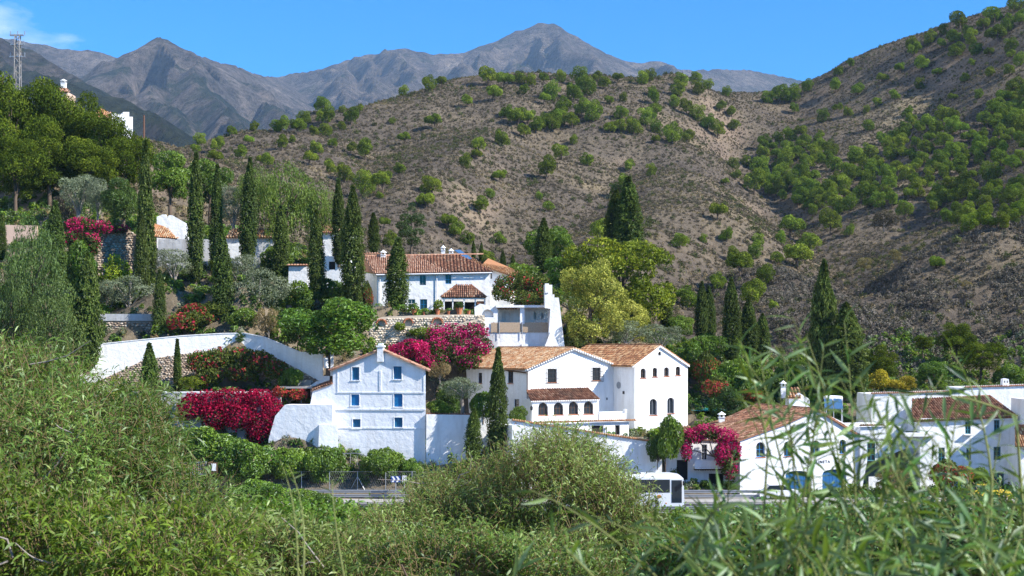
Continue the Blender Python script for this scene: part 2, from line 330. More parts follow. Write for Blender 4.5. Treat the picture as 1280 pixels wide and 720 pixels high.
PXG = 640 + FPX * GX / np.maximum(GY, 1)
def cap(x0, x1, ya, yb, row):
    """level the ground inside a plot so that the walls built there stand free of it"""
    global GH; m_ = (PXG > x0) & (PXG < x1) & (GY > ya) & (GY < yb); GH = np.where(m_, np.minimum(GH, (HOR - row) / FPX * GY), GH)
for q in ((95, 405, 144, 148, 545), (95, 405, 148, 151.4, 494), (95, 385, 151.3, 154, 490), (455, 612, 158, 164.2, 440), (588, 716, 158, 166.4, 446), (600, 700, 166, 171, 418), (545, 868, 139, 160, 546), (405, 545, 146, 158, 560), (455, 660, 165, 188, 396), (925, 1290, 141, 156, 616), (345, 420, 145, 150, 508), (185, 350, 174, 182, 322), (395, 440, 175, 186, 342), (840, 925, 142, 150, 610)): cap(*q)
def H(x, y):
    x = np.atleast_1d(np.asarray(x, float)); y = np.atleast_1d(np.asarray(y, float))
    i = np.clip(np.searchsorted(gx, x) - 1, 0, len(gx) - 2); j = np.clip(np.searchsorted(gy, y) - 1, 0, len(gy) - 2)
    u = np.clip((x - gx[i]) / (gx[i + 1] - gx[i]), 0, 1); v = np.clip((y - gy[j]) / (gy[j + 1] - gy[j]), 0, 1)
    return GH[j, i] * (1 - u) * (1 - v) + GH[j, i + 1] * u * (1 - v) + GH[j + 1, i] * (1 - u) * v + GH[j + 1, i + 1] * u * v
def hit(px, py, y0=205, y1=880):
    ys = np.arange(y0, y1, .7); x = (px - 640) / FPX * ys; z = (HOR - py) / FPX * ys
    k = np.nonzero(H(x, ys) >= z)[0]
    if len(k) == 0: return None
    return np.array([x[k[0]], ys[k[0]], H(x[k[0]], ys[k[0]])[0]])
def carve(line, depth, wid):
    global GH; p = [hit(*q) for q in line]; p = [q for q in p if q is not None]; d = np.full(GX.shape, 9e9)
    for a, b_ in zip(p[:-1], p[1:]):
        e = b_ - a; t = np.clip(((GX - a[0]) * e[0] + (GY - a[1]) * e[1]) / (e[0] ** 2 + e[1] ** 2), 0, 1); d = np.minimum(d, np.hypot(GX - a[0] - t * e[0], GY - a[1] - t * e[1]))
    GH = GH - depth * 1.5 * np.exp(-(d / wid) ** 1.5)
carve([(925, 150), (960, 195), (995, 240), (1035, 266), (1085, 286)], 10, 20); carve([(705, 160), (655, 205), (595, 262), (545, 312)], 7, 18); carve([(790, 190), (715, 255), (640, 305)], 6, 16); carve([(905, 285), (865, 325), (815, 395)], 5, 12); carve([(480, 150), (440, 205), (420, 260)], 4, 16); carve([(1180, 90), (1120, 150), (1070, 215)], 6, 18); carve([(1270, 120), (1200, 190), (1150, 255)], 6, 18)
carve([(852, 106), (892, 160), (948, 222), (1012, 258)], -3, 13); carve([(640, 140), (590, 200), (520, 262)], -3, 14); carve([(760, 160), (690, 222), (610, 282)], -3, 14)
def grid_mesh(name, GX, GY, GZ, mat):
    ny, nx = GX.shape; V = np.stack([GX, GY, GZ], -1).reshape(-1, 3); I = np.arange(nx * ny).reshape(ny, nx)
    F = np.stack([I[:-1, :-1], I[:-1, 1:], I[1:, 1:], I[1:, :-1]], -1).reshape(-1, 4)
    return np_mesh(name, V, F, None, True, [mat])

m, n, l, b = nm('hill_soil'); g = geo(n); pos = g.outputs['Position']
c = ramp(n, l, noise(n, l, .028, 7, .62, pos, .4), [(.30, (.100, .083, .066)), (.45, (.138, .112, .084)), (.58, (.188, .150, .102)), (.75, (.30, .24, .145))])
c2 = ramp(n, l, noise(n, l, .45, 6, .7, pos), [(.38, (.55, .54, .54)), (.55, (1, 1, 1)), (.75, (1.18, 1.15, 1.08))])
c = mixc(n, l, .85, c, c2, 'MULTIPLY'); sxy = n.new('ShaderNodeSeparateXYZ'); l.new(g.outputs['Normal'], sxy.inputs[0])
st = ramp(n, l, sxy.outputs[2], [(.62, (1, 1, 1)), (.80, (0, 0, 0))]); c = mixc(n, l, mixc(n, l, .6, (0, 0, 0), st), c, (.36, .26, .19)); l.new(c, b.inputs['Base Color'])
b.inputs['Roughness'].default_value = .97; b.inputs['Specular IOR Level'].default_value = .05
bump(n, l, noise(n, l, .7, 8, .72, pos), .9, 1.2, b)
m, n, l, b = nm('garden_soil'); g = geo(n); pos = g.outputs['Position']
c = ramp(n, l, noise(n, l, .25, 7, .65, pos), [(.3, (.06, .05, .032)), (.45, (.12, .095, .06)), (.6, (.22, .17, .11)), (.75, (.10, .12, .04))]); l.new(c, b.inputs['Base Color']); b.inputs['Roughness'].default_value = .97
bump(n, l, noise(n, l, 1.5, 6, .7, pos), .8, .3, b)
j = np.searchsorted(gy, 205)
tag(link('garden_ground', grid_mesh('garden_ground', GX[:j + 1], GY[:j + 1], GH[:j + 1], M['garden_soil'])), kind='structure')
tag(link('hill_ground', grid_mesh('hill_ground', GX[j:], GY[j:], GH[j:], M['hill_soil'])), kind='structure')

# ------------------------------------------------------------------ mountains
RID = [  # polylines (px, py, Y)
    [(280, 100, 6500), (350, 95, 6500), (400, 86, 6400), (425, 78, 6400), (450, 71, 6500), (490, 62, 6500), (510, 60, 6500), (540, 67, 6500), (580, 66, 6500), (600, 57, 6500), (620, 50, 6500), (645, 38, 6500), (662, 34, 6500), (672, 29, 6500), (690, 28, 6500), (710, 40, 6500), (740, 62, 6500), (790, 78, 6500), (825, 75, 6500), (850, 88, 6600), (900, 86, 6800), (940, 88, 6900), (1000, 100, 7000), (1100, 108, 7000), (1400, 130, 7000)],
    [(683, 28, 6500), (660, 75, 5700), (630, 125, 4800)], [(690, 28, 6500), (735, 85, 5500), (770, 130, 4700)], [(620, 50, 6500), (585, 85, 5600), (550, 130, 4700)], [(490, 62, 6500), (520, 90, 5600), (500, 130, 4800)],
    [(400, 86, 6400), (425, 95, 5800), (440, 112, 5200), (420, 140, 4600)], [(450, 71, 6500), (470, 100, 5600), (465, 130, 4900)], [(825, 75, 6500), (850, 105, 5600), (840, 130, 5000)],
    [(110, 102, 4300), (150, 76, 4500), (165, 64, 4500), (180, 56, 4500), (196, 49, 4500), (205, 46.5, 4500), (216, 52, 4500), (228, 61, 4500), (250, 70, 4700), (290, 82, 5100), (330, 95, 5700), (350, 98, 6300)],
    [(205, 47, 4500), (199, 75, 4200), (196, 100, 3950), (202, 128, 3650), (235, 175, 3000)], [(228, 61, 4500), (262, 120, 3700), (320, 175, 3000)], [(290, 82, 5100), (320, 120, 4300), (360, 160, 3600)], [(150, 76, 4500), (140, 105, 3900), (160, 130, 3400)],
    [(-300, 40, 5600), (-60, 40, 5600), (30, 50, 5600), (75, 60, 5600), (110, 62, 5600), (145, 70, 5600), (170, 80, 5600)],
    [(-300, 10, 3000), (-100, 30, 3000), (0, 46, 3000), (20, 55, 3000), (35, 60, 3000), (60, 75, 2950), (90, 93, 2900), (115, 108, 2800)],
    [(0, 46, 3000), (40, 90, 2600), (70, 120, 2300)],
    [(-200, 90, 2000), (40, 100, 2000), (90, 104, 2050), (130, 121, 2100), (165, 127, 2100), (185, 138, 2050), (215, 162, 1950), (245, 190, 1850), (290, 220, 1700)], [(165, 127, 2100), (190, 165, 1750), (215, 200, 1500)],
    [(900, 125, 1500), (960, 116, 1500), (985, 104, 1500), (1010, 98, 1500), (1040, 90, 1450), (1080, 80, 1400), (1200, 60, 1400), (1500, 40, 1400)]]
CLIFF = len(RID); RID.append([(205, 47, 4480), (199, 62, 4380), (196, 80, 4250), (199, 100, 4100), (204, 128, 3900)]); RID.append([(680, 30, 6490), (672, 60, 6150), (668, 85, 5800)])
mx_ = np.arange(-3300, 3301, 13.0); my_ = np.r_[np.arange(880, 2300, 12), np.arange(2300, 5000, 15), np.arange(5000, 7600, 18), np.arange(7600, 9401, 60)]
MX, MY = np.meshgrid(mx_, my_)
wx = MX + 90 * fbm(MX / 500, MY / 500, 3); wy = MY + 90 * fbm(MX / 500 + 40, MY / 500, 3)
best = np.full(MX.shape, 20.0); dmin = np.full(MX.shape, 9e9)
for li in RID:
    pts = [P(*q) for q in li]; k = .66 if len(li) > 5 else .92
    for a, b_ in zip(pts[:-1], pts[1:]):
        d = b_ - a; L2 = d[0] ** 2 + d[1] ** 2
        use_w = len(li) <= 5; xx, yy = (wx, wy) if use_w else (MX, MY)
        t = np.clip(((xx - a[0]) * d[0] + (yy - a[1]) * d[1]) / L2, 0, 1); ds = np.hypot(xx - a[0] - t * d[0], yy - a[1] - t * d[1])
        kk_ = 1.7 if li is RID[CLIFF] else k; z = a[2] + t * d[2] - kk_ * ds * (1 - np.minimum(ds, 3000) / 9000)
        best = np.maximum(best, z)
        if not use_w: dmin = np.minimum(dmin, ds)
amp = np.clip(dmin / 420, 0.05, 1) * np.clip((best - 20) / 250, .1, 1)
MH = best + amp * np.minimum(125 * (ridged(wx / 380, wy / 760, 7, .62) - 1.35), 14) + 9 * fbm(MX / 70, MY / 70, 3) * np.clip((best - 20) / 100, 0, 1)
for li, dep, wid in (([(180, 72, 4380), (184, 100, 4100), (186, 122, 3900)], 190, 42), ([(244, 76, 4420), (250, 92, 4250)], 90, 20), ([(662, 62, 6100), (672, 84, 5750)], 170, 46), ([(320, 112, 5000), (340, 140, 4500)], 110, 40), ([(560, 80, 6200), (575, 100, 5800)], 130, 50), ([(130, 95, 4000), (150, 118, 3700)], 100, 36), ([(455, 88, 6000), (448, 108, 5600)], 120, 45)):
    pts = [P(*q) for q in li]; d_ = np.full(MX.shape, 9e9)
    for a, b_ in zip(pts[:-1], pts[1:]):
        e = b_ - a; t = np.clip(((wx - a[0]) * e[0] + (wy - a[1]) * e[1]) / (e[0] ** 2 + e[1] ** 2), 0, 1); d_ = np.minimum(d_, np.hypot(wx - a[0] - t * e[0], wy - a[1] - t * e[1]))
    MH = MH - 1.25 * dep * np.exp(-(d_ / wid) ** 4) * np.clip((dmin - 30) / 90, 0, 1)
m, n, l, b = nm('mountain_rock'); g = geo(n); pos = g.outputs['Position']; sxy = n.new('ShaderNodeSeparateXYZ'); l.new(g.outputs['Normal'], sxy.inputs[0])
rock = ramp(n, l, noise(n, l, .006, 8, .65, pos), [(.3, (.09, .076, .066)), (.46, (.165, .135, .112)), (.6, (.26, .21, .17)), (.75, (.40, .325, .265))])
dk = noise(n, l, .0045, 9, .72, pos, .3); ad = n.new('ShaderNodeMath'); ad.operation = 'MULTIPLY_ADD'; ad.inputs[1].default_value = .35; l.new(sxy.outputs[2], ad.inputs[0]); l.new(dk, ad.inputs[2])
zz = n.new('ShaderNodeSeparateXYZ'); l.new(pos, zz.inputs[0]); zr = n.new('ShaderNodeMapRange'); zr.inputs[1].default_value = 250; zr.inputs[2].default_value = 1000; zr.inputs[3].default_value = .07; zr.inputs[4].default_value = -.13; l.new(zz.outputs[2], zr.inputs[0])
ad2 = n.new('ShaderNodeMath'); l.new(ad.outputs[0], ad2.inputs[0]); l.new(zr.outputs[0], ad2.inputs[1])
f = ramp(n, l, ad2.outputs[0], [(.70, (0, 0, 0)), (.82, (.92, .92, .92))]); c = mixc(n, l, f, rock, (.042, .055, .028)); vo = n.new('ShaderNodeTexVoronoi'); vo.inputs['Scale'].default_value = .05; vo.inputs['Randomness'].default_value = 1; l.new(pos, vo.inputs['Vector']); sp_ = ramp(n, l, vo.outputs['Distance'], [(.10, (.6, .6, .6)), (.5, (0, 0, 0))]); gate = ramp(n, l, noise(n, l, .004, 4, .6, pos), [(.42, (0, 0, 0)), (.6, (1, 1, 1))])
c = mixc(n, l, mixc(n, l, 1.0, sp_, gate, 'MULTIPLY'), c, (.035, .048, .024)); fr_ = ramp(n, l, noise(n, l, .045, 6, .75, pos), [(.36, (.35, .36, .38)), (.54, (1, 1, 1)), (.72, (1.5, 1.42, 1.35))]); c = mixc(n, l, .9, c, fr_, 'MULTIPLY')
l.new(c, b.inputs['Base Color']); b.inputs['Roughness'].default_value = .97; b.inputs['Specular IOR Level'].default_value = .05
bump(n, l, noise(n, l, .016, 10, .78, pos), 1.0, 80, b)
tag(link('mountains', grid_mesh('mountains', MX, MY, MH, M['mountain_rock'])), kind='structure')

# ------------------------------------------------------------------ houses: facade planes, walls with openings, tiled roofs
class Facade:
    """vertical plane through P0 with yaw (degrees, positive = right end recedes); photo rows and columns are traced onto it"""
    def __init__(s, px, Y, yaw=0):
        s.o = P(px, HOR, Y); s.o[2] = 0; a = R(yaw); s.u = np.array([math.cos(a), math.sin(a), 0]); s.n = np.array([math.sin(a), -math.cos(a), 0]); s.yaw = a
    def at(s, px, py, off=0):
        d = np.array([(px - 640) / FPX, 1, (HOR - py) / FPX]); o = s.o + s.n * off
        return d * (np.dot(o, s.n) / np.dot(d, s.n))
    def uv(s, px, py): p = s.at(px, py); return (float(np.dot(p - s.o, s.u)), float(p[2]))
    def xyz(s, u, z, off=0): return s.o + s.u * u + s.n * off + np.array([0, 0, z])
def rect(x0, y0, x1, y1): return [(x0, y1), (x1, y1), (x1, y0), (x0, y0)]
def arch(cx, w_, y0, y1, k=7, h=None):
    """opening with a round head: top y0, bottom y1"""
    r = w_ / 2; h = h if h else r; return [(cx - r, y1), (cx + r, y1)] + [(cx + r * math.cos(math.pi * i / k), y0 + h - h * math.sin(math.pi * i / k)) for i in range(k + 1)]
def panel(mb, f, outline, holes=(), reveal=.25, off=0, uvs=False):
    lo = [[Vector((*(p if uvs else f.uv(*p)), 0)) for p in l_] for l_ in [outline] + list(holes)]
    allp = [p for l_ in lo for p in l_]; tri = geometry.tessellate_polygon(lo)
    mb.tris([f.xyz(p.x, p.y, off) for p in allp], tri)
    for l_ in lo[1:]:
        for a, b_ in zip(l_, l_[1:] + l_[:1]): mb.poly([f.xyz(a.x, a.y, off), f.xyz(b_.x, b_.y, off), f.xyz(b_.x, b_.y, off - reveal), f.xyz(a.x, a.y, off - reveal)])
def prism(mb, f, outline, L, holes=(), reveal=.25, skip=(), uvs=False, back=True, sh=0):
    B_ = lambda p: f.xyz(*p, -L) + f.u * sh
    panel(mb, f, outline, holes, reveal, 0, uvs)
    q = [(p if uvs else f.uv(*p)) for p in outline]
    for i, (a, b_) in enumerate(zip(q, q[1:] + q[:1])):
        if i in skip: continue
        mb.poly([f.xyz(*b_), f.xyz(*a), B_(a), B_(b_)])
    if back: panel(mb, f, [(a + sh, b_) for a, b_ in q][::-1], (), 0, -L, True)
def fill(mb, f, pts, off, tint=.5):
    q = [Vector((*f.uv(*p), 0)) for p in pts]; mb.tris([f.xyz(p.x, p.y, off) for p in q], geometry.tessellate_polygon([q]), tint)
def fbox(mb, f, x0, y0, x1, y1, o0, o1, tint=.5):
    """box on a facade: photo rectangle, from offset o0 to o1 (outwards)"""
    a = f.uv(x0, y1); b_ = f.uv(x1, y0)
    mb.hexa([f.xyz(a[0], a[1], o0), f.xyz(b_[0], a[1], o0), f.xyz(b_[0], a[1], o1), f.xyz(a[0], a[1], o1)], [f.xyz(a[0], b_[1], o0), f.xyz(b_[0], b_[1], o0), f.xyz(b_[0], b_[1], o1), f.xyz(a[0], b_[1], o1)], tint)
def tile_roof(parent, poly, eave, matname, thick=.14, cw=.26, rl=.42, name='roof', ridge=(), tone=0):
    """planar roof polygon (3-D points); eave = two of them, low edge. Slab + barrel tiles + ridge caps"""
    poly = [np.array(p, float) for p in poly]; a, b_ = [np.array(p, float) for p in eave]; u = unit(b_ - a)
    c = sum(poly) / len(poly); nrm = np.cross(poly[1] - poly[0], poly[2] - poly[0]); nrm = unit(nrm); nrm = nrm if nrm[2] > 0 else -nrm
    v = np.cross(nrm, u); v = v if v[2] > 0 else -v
    s_ = MB(); k = len(poly); lo = [p - nrm * thick for p in poly]
    s_.poly(poly, .35); s_.poly(lo[::-1], .35)
    for i in range(k): s_.poly([lo[i], lo[(i + 1) % k], poly[(i + 1) % k], poly[i]], .6)
    r_ = s_.build(name, M[matname], parent)
    P2 = np.array([[np.dot(p - a, u), np.dot(p - a, v)] for p in poly]); u0, v0 = P2.min(0); u1, v1 = P2.max(0)
    uu, vv = np.meshgrid(np.arange(u0 + cw / 2, u1, cw), np.arange(v0 - .05, v1 - rl * .2, rl)); uu, vv = uu.ravel(), vv.ravel()
    cx_, cy_ = uu, vv + rl / 2; ins = np.zeros(len(uu), bool)
    for i in range(k):
        (x1, y1), (x2, y2) = P2[i], P2[(i + 1) % k]
        with np.errstate(divide='ignore', invalid='ignore'): ins ^= ((y1 > cy_) != (y2 > cy_)) & (cx_ < (x2 - x1) * (cy_ - y1) / (y2 - y1) + x1)
    ins |= (vv < .01) & (cx_ > u0) & (cx_ < u1) & (abs(v0) < .2) & (np.abs(cy_) < rl) & (cx_ > min(np.dot(a - a, u), np.dot(b_ - a, u))) & (cx_ < np.dot(b_ - a, u))
    uu, vv = uu[ins], vv[ins]; N = len(uu); th = np.linspace(0, math.pi, 5); r = cw * .36
    jr = rng.normal(0, .012, (N, 3)); uu = uu + jr[:, 0]; vv = vv + jr[:, 1] * 1.5; lift = rng.uniform(0, .02, N)
    V = np.zeros((N, 10, 3))
    for e, (dv, rr, dn) in enumerate(((0, r * 1.08, .045), (rl * 1.15, r * .9, .0))):
        for q in range(5):
            off_u = uu + rr * np.cos(th[q]); h_ = rr * np.sin(th[q]) * 1.05 + dn + lift
            V[:, e * 5 + q] = a + off_u[:, None] * u + (vv + dv)[:, None] * v + h_[:, None] * nrm
    base = np.array([[q, q + 1, q + 6, q + 5] for q in range(4)]); F = (np.arange(N)[:, None, None] * 10 + base).reshape(-1, 4)
    t = np.clip(rng.beta(1.1, 1.1, N) + tone, 0, 1); org = np.zeros(3); q_ = parent
    while q_ is not None: org = org + np.array(q_.location); q_ = q_.parent
    if N:
        o = link('roof_tiles', np_mesh('roof_tiles', V.reshape(-1, 3) - org, F, np.repeat(t, 4), True, [M[matname]]), r_); o['kind'] = 'stuff'
    for (p, q) in ridge:
        mbr = MB(); p = np.array(p, float); q = np.array(q, float); L = np.linalg.norm(q - p); d = unit(q - p); kk = max(1, int(L / .42))
        sd_ = unit(np.cross(d, [0, 0, 1.]))
        for i in range(kk):
            c0 = p + d * L * i / kk; c1 = p + d * L * (i + 1.08) / kk; tt = float(np.clip(rng.beta(2, 2) + tone, 0, 1))
            R0 = [c0 + .15 * (sd_ * math.cos(x) + np.array([0, 0, 1.2]) * math.sin(x)) for x in np.linspace(0, math.pi, 5)]; R1 = [c1 + .125 * (sd_ * math.cos(x) + np.array([0, 0, 1.2]) * math.sin(x)) for x in np.linspace(0, math.pi, 5)]
            for j_ in range(4): mbr.poly([R0[j_], R0[j_ + 1], R1[j_ + 1], R1[j_]], tt)
        mbr.build('ridge_cap', M[matname], r_)['kind'] = 'stuff'
    return r_
def coping(parent, pts, matname='tiles_orange', w_=.42, name='coping', cw=.24):
    """tiled wall top along a polyline: a slab and a row of small barrel tiles across it"""
    mb = MB(); mt = MB()
    for a, b_ in zip(pts[:-1], pts[1:]):
        a = np.array(a, float); b_ = np.array(b_, float); d = unit(b_ - a); sd_ = unit(np.cross(d, [0, 0, 1.])); L = np.linalg.norm(b_ - a); up = np.array([0, 0, 1.])
        mb.hexa([a - sd_ * w_ / 2, b_ - sd_ * w_ / 2, b_ + sd_ * w_ / 2, a + sd_ * w_ / 2], [a - sd_ * w_ / 2 + up * .07, b_ - sd_ * w_ / 2 + up * .07, b_ + sd_ * w_ / 2 + up * .07, a + sd_ * w_ / 2 + up * .07], .5)
        for i in range(int(L / cw)):
            c0 = a + d * (i + .5) * cw + up * .07; tt = float(rng.beta(2, 2))
            ring = [[c0 + sd_ * e * w_ * .62 + d * cw * .40 * math.cos(x) + up * (cw * .42 * math.sin(x) - .05) for x in np.linspace(0, math.pi, 5)] for e in (-1, 0, 1)]
            for q in ring[1]: q += up * .09
            for r0, r1 in zip(ring[:-1], ring[1:]):
                for j_ in range(4): mt.poly([r0[j_], r0[j_ + 1], r1[j_ + 1], r1[j_]], tt)
            for r0 in (ring[0], ring[2]): mt.poly(r0, tt * .7)
    s_ = mb.build(name, M[matname], parent); o = mt.build('roof_tiles', M[matname], s_); o['kind'] = 'stuff'; return s_
def window(parent, f, x0, y0, x1, y1, depth=.2, pane='glass', frame='white_paint', bars=(1, 1), sill=None, label=None, arched=False, fw=.05):
    """a recessed window: frame ring (part), pane and bars (sub-parts)"""
    a = f.uv(x0, y1); b_ = f.uv(x1, y0); mb = MB(); d = -depth
    def bx(m_, u0, z0, u1, z1, o0, o1): m_.hexa([f.xyz(u0, z0, o0), f.xyz(u1, z0, o0), f.xyz(u1, z0, o1), f.xyz(u0, z0, o1)], [f.xyz(u0, z1, o0), f.xyz(u1, z1, o0), f.xyz(u1, z1, o1), f.xyz(u0, z1, o1)])
    bx(mb, a[0], a[1], a[0] + fw, b_[1], d, d + .06); bx(mb, b_[0] - fw, a[1], b_[0], b_[1], d, d + .06)
    bx(mb, a[0] + fw, a[1], b_[0] - fw, a[1] + fw, d, d + .055)
    if not arched: bx(mb, a[0] + fw, b_[1] - fw, b_[0] - fw, b_[1], d, d + .055)
    for i in range(1, bars[0] + 1):
        if bars[0]: u_ = a[0] + (b_[0] - a[0]) * i / (bars[0] + 1); bx(mb, u_ - fw * .4, a[1] + fw, u_ + fw * .4, b_[1] - fw * (0 if arched else 1), d, d + .05)
    for i in range(1, bars[1] + 1):
        z_ = a[1] + (b_[1] - a[1]) * i / (bars[1] + 1); bx(mb, a[0] + fw, z_ - fw * .35, b_[0] - fw, z_ + fw * .35, d, d + .045)
    w_ = mb.build('window', M[frame], parent)
    if label: w_['label'] = label
    p = MB(); pad = .0
    bx(p, a[0] + pad, a[1] + pad, b_[0] - pad, b_[1] - pad, d - .06, d + .012); p.build('pane', M[pane], w_)
    if sill:
        s_ = MB(); bx(s_, a[0] - .08, a[1] - .07, b_[0] + .08, a[1] - .004, -.1, .07); s_.build('sill', M[sill], w_)
    return w_
def shutters(parent, f, x0, y0, x1, y1, mat, depth=.12, name='shutter', n_=2):
    a = f.uv(x0, y1); b_ = f.uv(x1, y0); W_ = (b_[0] - a[0]) / n_
    for i in range(n_):
        mb = MB(); u0 = a[0] + i * W_ + .015; u1 = u0 + W_ - .03
        def bx(u0, z0, u1, z1, o0, o1, t=.5): mb.hexa([f.xyz(u0, z0, o0), f.xyz(u1, z0, o0), f.xyz(u1, z0, o1), f.xyz(u0, z0, o1)], [f.xyz(u0, z1, o0), f.xyz(u1, z1, o0), f.xyz(u1, z1, o1), f.xyz(u0, z1, o1)], t)
        bx(u0, a[1] + .01, u1, b_[1] - .01, -depth - .04, -depth)
        k = 8; hh = (b_[1] - a[1] - .06) / k
        for q in range(k): bx(u0 + .04, a[1] + .03 + q * hh, u1 - .04, a[1] + .03 + q * hh + hh * .65, -depth, -depth + .02)
        mb.build(name, M[mat], parent)
def grille(parent, f, x0, y0, x1, y1, out=.22):
    """projecting iron window cage"""
    a = f.uv(x0, y1); b_ = f.uv(x1, y0); mb = MB(); k = max(3, int((b_[0] - a[0]) / .17))
    for i in range(k + 1):
        u_ = a[0] + (b_[0] - a[0]) * i / k; mb.tube([f.xyz(u_, a[1], out), f.xyz(u_, b_[1], out)], .016, 4)
    for z_ in np.linspace(a[1], b_[1], 4):
        mb.tube([f.xyz(a[0], z_, 0), f.xyz(a[0], z_, out), f.xyz(b_[0], z_, out), f.xyz(b_[0], z_, 0)], .02, 4)
    mb.build('window_grille', M['dark_iron'], parent)
def chimney(parent, base, w_=.55, h=1.1, mat='white_plaster', yaw=0):
    mb = MB(); x, y, z = base; mb.box((x, y, z + h / 2), (w_, w_, h), yaw)
    mb.box((x, y, z + h + .03), (w_ + .14, w_ + .14, .06), yaw)
    for a, b_ in ((-1, -1), (1, -1), (1, 1), (-1, 1)):
        c = np.array([x, y, z + h + .2]) + w_ * .36 * (a * np.array([math.cos(yaw), math.sin(yaw), 0]) + b_ * np.array([-math.sin(yaw), math.cos(yaw), 0])); mb.box(c, (.12, .12, .28), yaw)
    mb.lathe((x, y, z + h + .34), [(w_ * .8, 0), (w_ * .72, .06), (.06, .3), (.02, .36)], 4 if False else 8)
    return mb.build('chimney', M[mat], parent)
def house(name, f, px, label, cat='house', group=None, z=None):
    return empty(name, (f.at(px, HOR)[0], f.at(px, HOR)[1], z if z is not None else -15.4), label, cat, group)

# ---- house with blue windows (gable faces the road)
f1 = Facade(475, 145.5, -6)
h1 = house('white_house', f1, 475, 'tall white gabled house with six bright blue windows above the road', z=-12.6)
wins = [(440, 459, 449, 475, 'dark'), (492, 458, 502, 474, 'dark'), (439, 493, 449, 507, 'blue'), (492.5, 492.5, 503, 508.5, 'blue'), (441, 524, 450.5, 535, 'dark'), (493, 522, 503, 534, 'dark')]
mb = MB(); holes = [rect(*q[:4]) for q in wins]
prism(mb, f1, [(416, 585), (532, 585), (532, 461), (476, 438.5), (416, 461)], 11.5, holes, .18, sh=-2.2)
body = mb.build('wall', M['rough_white_plaster'], h1)
for x0, y0, x1, y1, k in wins:
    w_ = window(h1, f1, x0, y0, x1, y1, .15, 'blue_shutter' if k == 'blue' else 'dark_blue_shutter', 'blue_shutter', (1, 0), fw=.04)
    w_['label'] = 'bright blue shuttered window' if k == 'blue' else 'dark blue window'
    if k == 'blue': shutters(w_, f1, x0 + .5, y0 + .5, x1 - .5, y1 - .5, 'blue_shutter', .1)
    t = MB(); fbox(t, f1, x0 - 1, y0 - 1.2, x0 - .05, y1 + 1.2, -.02, .035); fbox(t, f1, x1 + .05, y0 - 1.2, x1 + 1, y1 + 1.2, -.02, .035); fbox(t, f1, x0 - .05, y0 - 1.2, x1 + .05, y0 - .05, -.02, .03); fbox(t, f1, x0 - 1.6, y1 + .1, x1 + 1.6, y1 + 1.3, -.02, .09); t.build('surround', M['white_plaster'], w_)
t = MB()     # raised plaster bands and pilaster strips
fbox(t, f1, 421.5, 490, 531, 491.3, -.02, .07); fbox(t, f1, 416.5, 511, 531.5, 512.6, -.02, .10); fbox(t, f1, 416.5, 534.5, 531.5, 535.5, -.02, .06)
fbox(t, f1, 474.4, 463, 477, 489.9, -.02, .06); fbox(t, f1, 421.5, 462, 423.2, 489.9, -.02, .05); fbox(t, f1, 529.3, 464, 531, 489.9, -.02, .05)
t.build('plaster_band', M['rough_white_plaster'], h1)
for sgn, x0 in ((0, 411.5), (1, 537)):
    e0 = f1.at(x0, 463.4, .35); ap = f1.at(476, 436.5, .35); back = -f1.n * 12.3 - f1.u * 2.35
    tile_roof(h1, [e0, ap, ap + back, e0 + back], [e0 + back, e0], 'tiles_red', .12, ridge=[(ap + [0, 0, .02], ap + back + [0, 0, .02])] if sgn else ())
ch = MB(); fbox(ch, f1, 472.4, 434, 479.8, 452, -.3, .42); fbox(ch, f1, 471.2, 431.8, 481, 433.9, -.4, .5); fbox(ch, f1, 473.5, 429, 478.8, 431.7, -.25, .36); ch.build('chimney', M['white_plaster'], h1)
# left lean-to of that house
t = MB(); prism(t, f1, [(388, 585), (415.9, 585), (415.9, 479.5), (391, 488), (388, 505)], 5, (), 0); t.build('lean_to', M['rough_white_plaster'], h1)
e0 = f1.at(389, 488.5, .15); e1 = f1.at(415.6, 479, .15); tile_roof(h1, [e0, e1, e1 - f1.n * 2.2 + [0, 0, .5], e0 - f1.n * 2.2 + [0, 0, .5]], [e0, e1], 'tiles_red', .1)
t = MB(); e0 = f1.at(389, 485, -1.6); t.tube([f1.at(408, 460, -3), f1.at(407, 447, -3)], .25, 8); t.build('flue', M['white_plaster'], h1)

# retaining wall below and left of the blue window house, with buttress
fw_ = Facade(380, 145.0, -6)
rw = house('retaining_wall', fw_, 380, 'rough white retaining wall with sloping buttress below the tall gabled house', 'wall', z=-13)
mb = MB(); prism(mb, fw_, [(334, 590), (415.5, 590), (415.5, 506), (356, 506), (344, 520), (336, 548)], 2.5, (), 0); mb.build('wall', M['rough_white_plaster'], rw)
t = MB(); a = [fw_.at(x, y, o) for x, y, o in ((397, 590, 1.3), (424, 590, 1.3), (424, 590, -.3), (397, 590, -.3))]; b_ = [fw_.at(x, y, o) for x, y, o in ((399, 531, .35), (422, 531, .35), (422, 531, -.3), (399, 531, -.3))]
t.hexa(a, b_); t.build('buttress', M['rough_white_plaster'], rw)
# garden wall right of the house
fg = Facade(533, 144.6, 2)
gw = house('garden_wall', fg, 595, 'white garden wall between the tall gabled house and the narrow cypress', 'wall', z=-14)
mb = MB(); prism(mb, fg, [(532.5, 600), (660, 600), (660, 528), (645, 524), (600, 519), (533, 518)], 1.2, (), 0); mb.build('wall', M['white_plaster'], gw)
coping(gw, [fg.at(533, 518, -.6), fg.at(600, 519, -.6), fg.at(645, 524, -.6)], 'tiles_brown', .7)

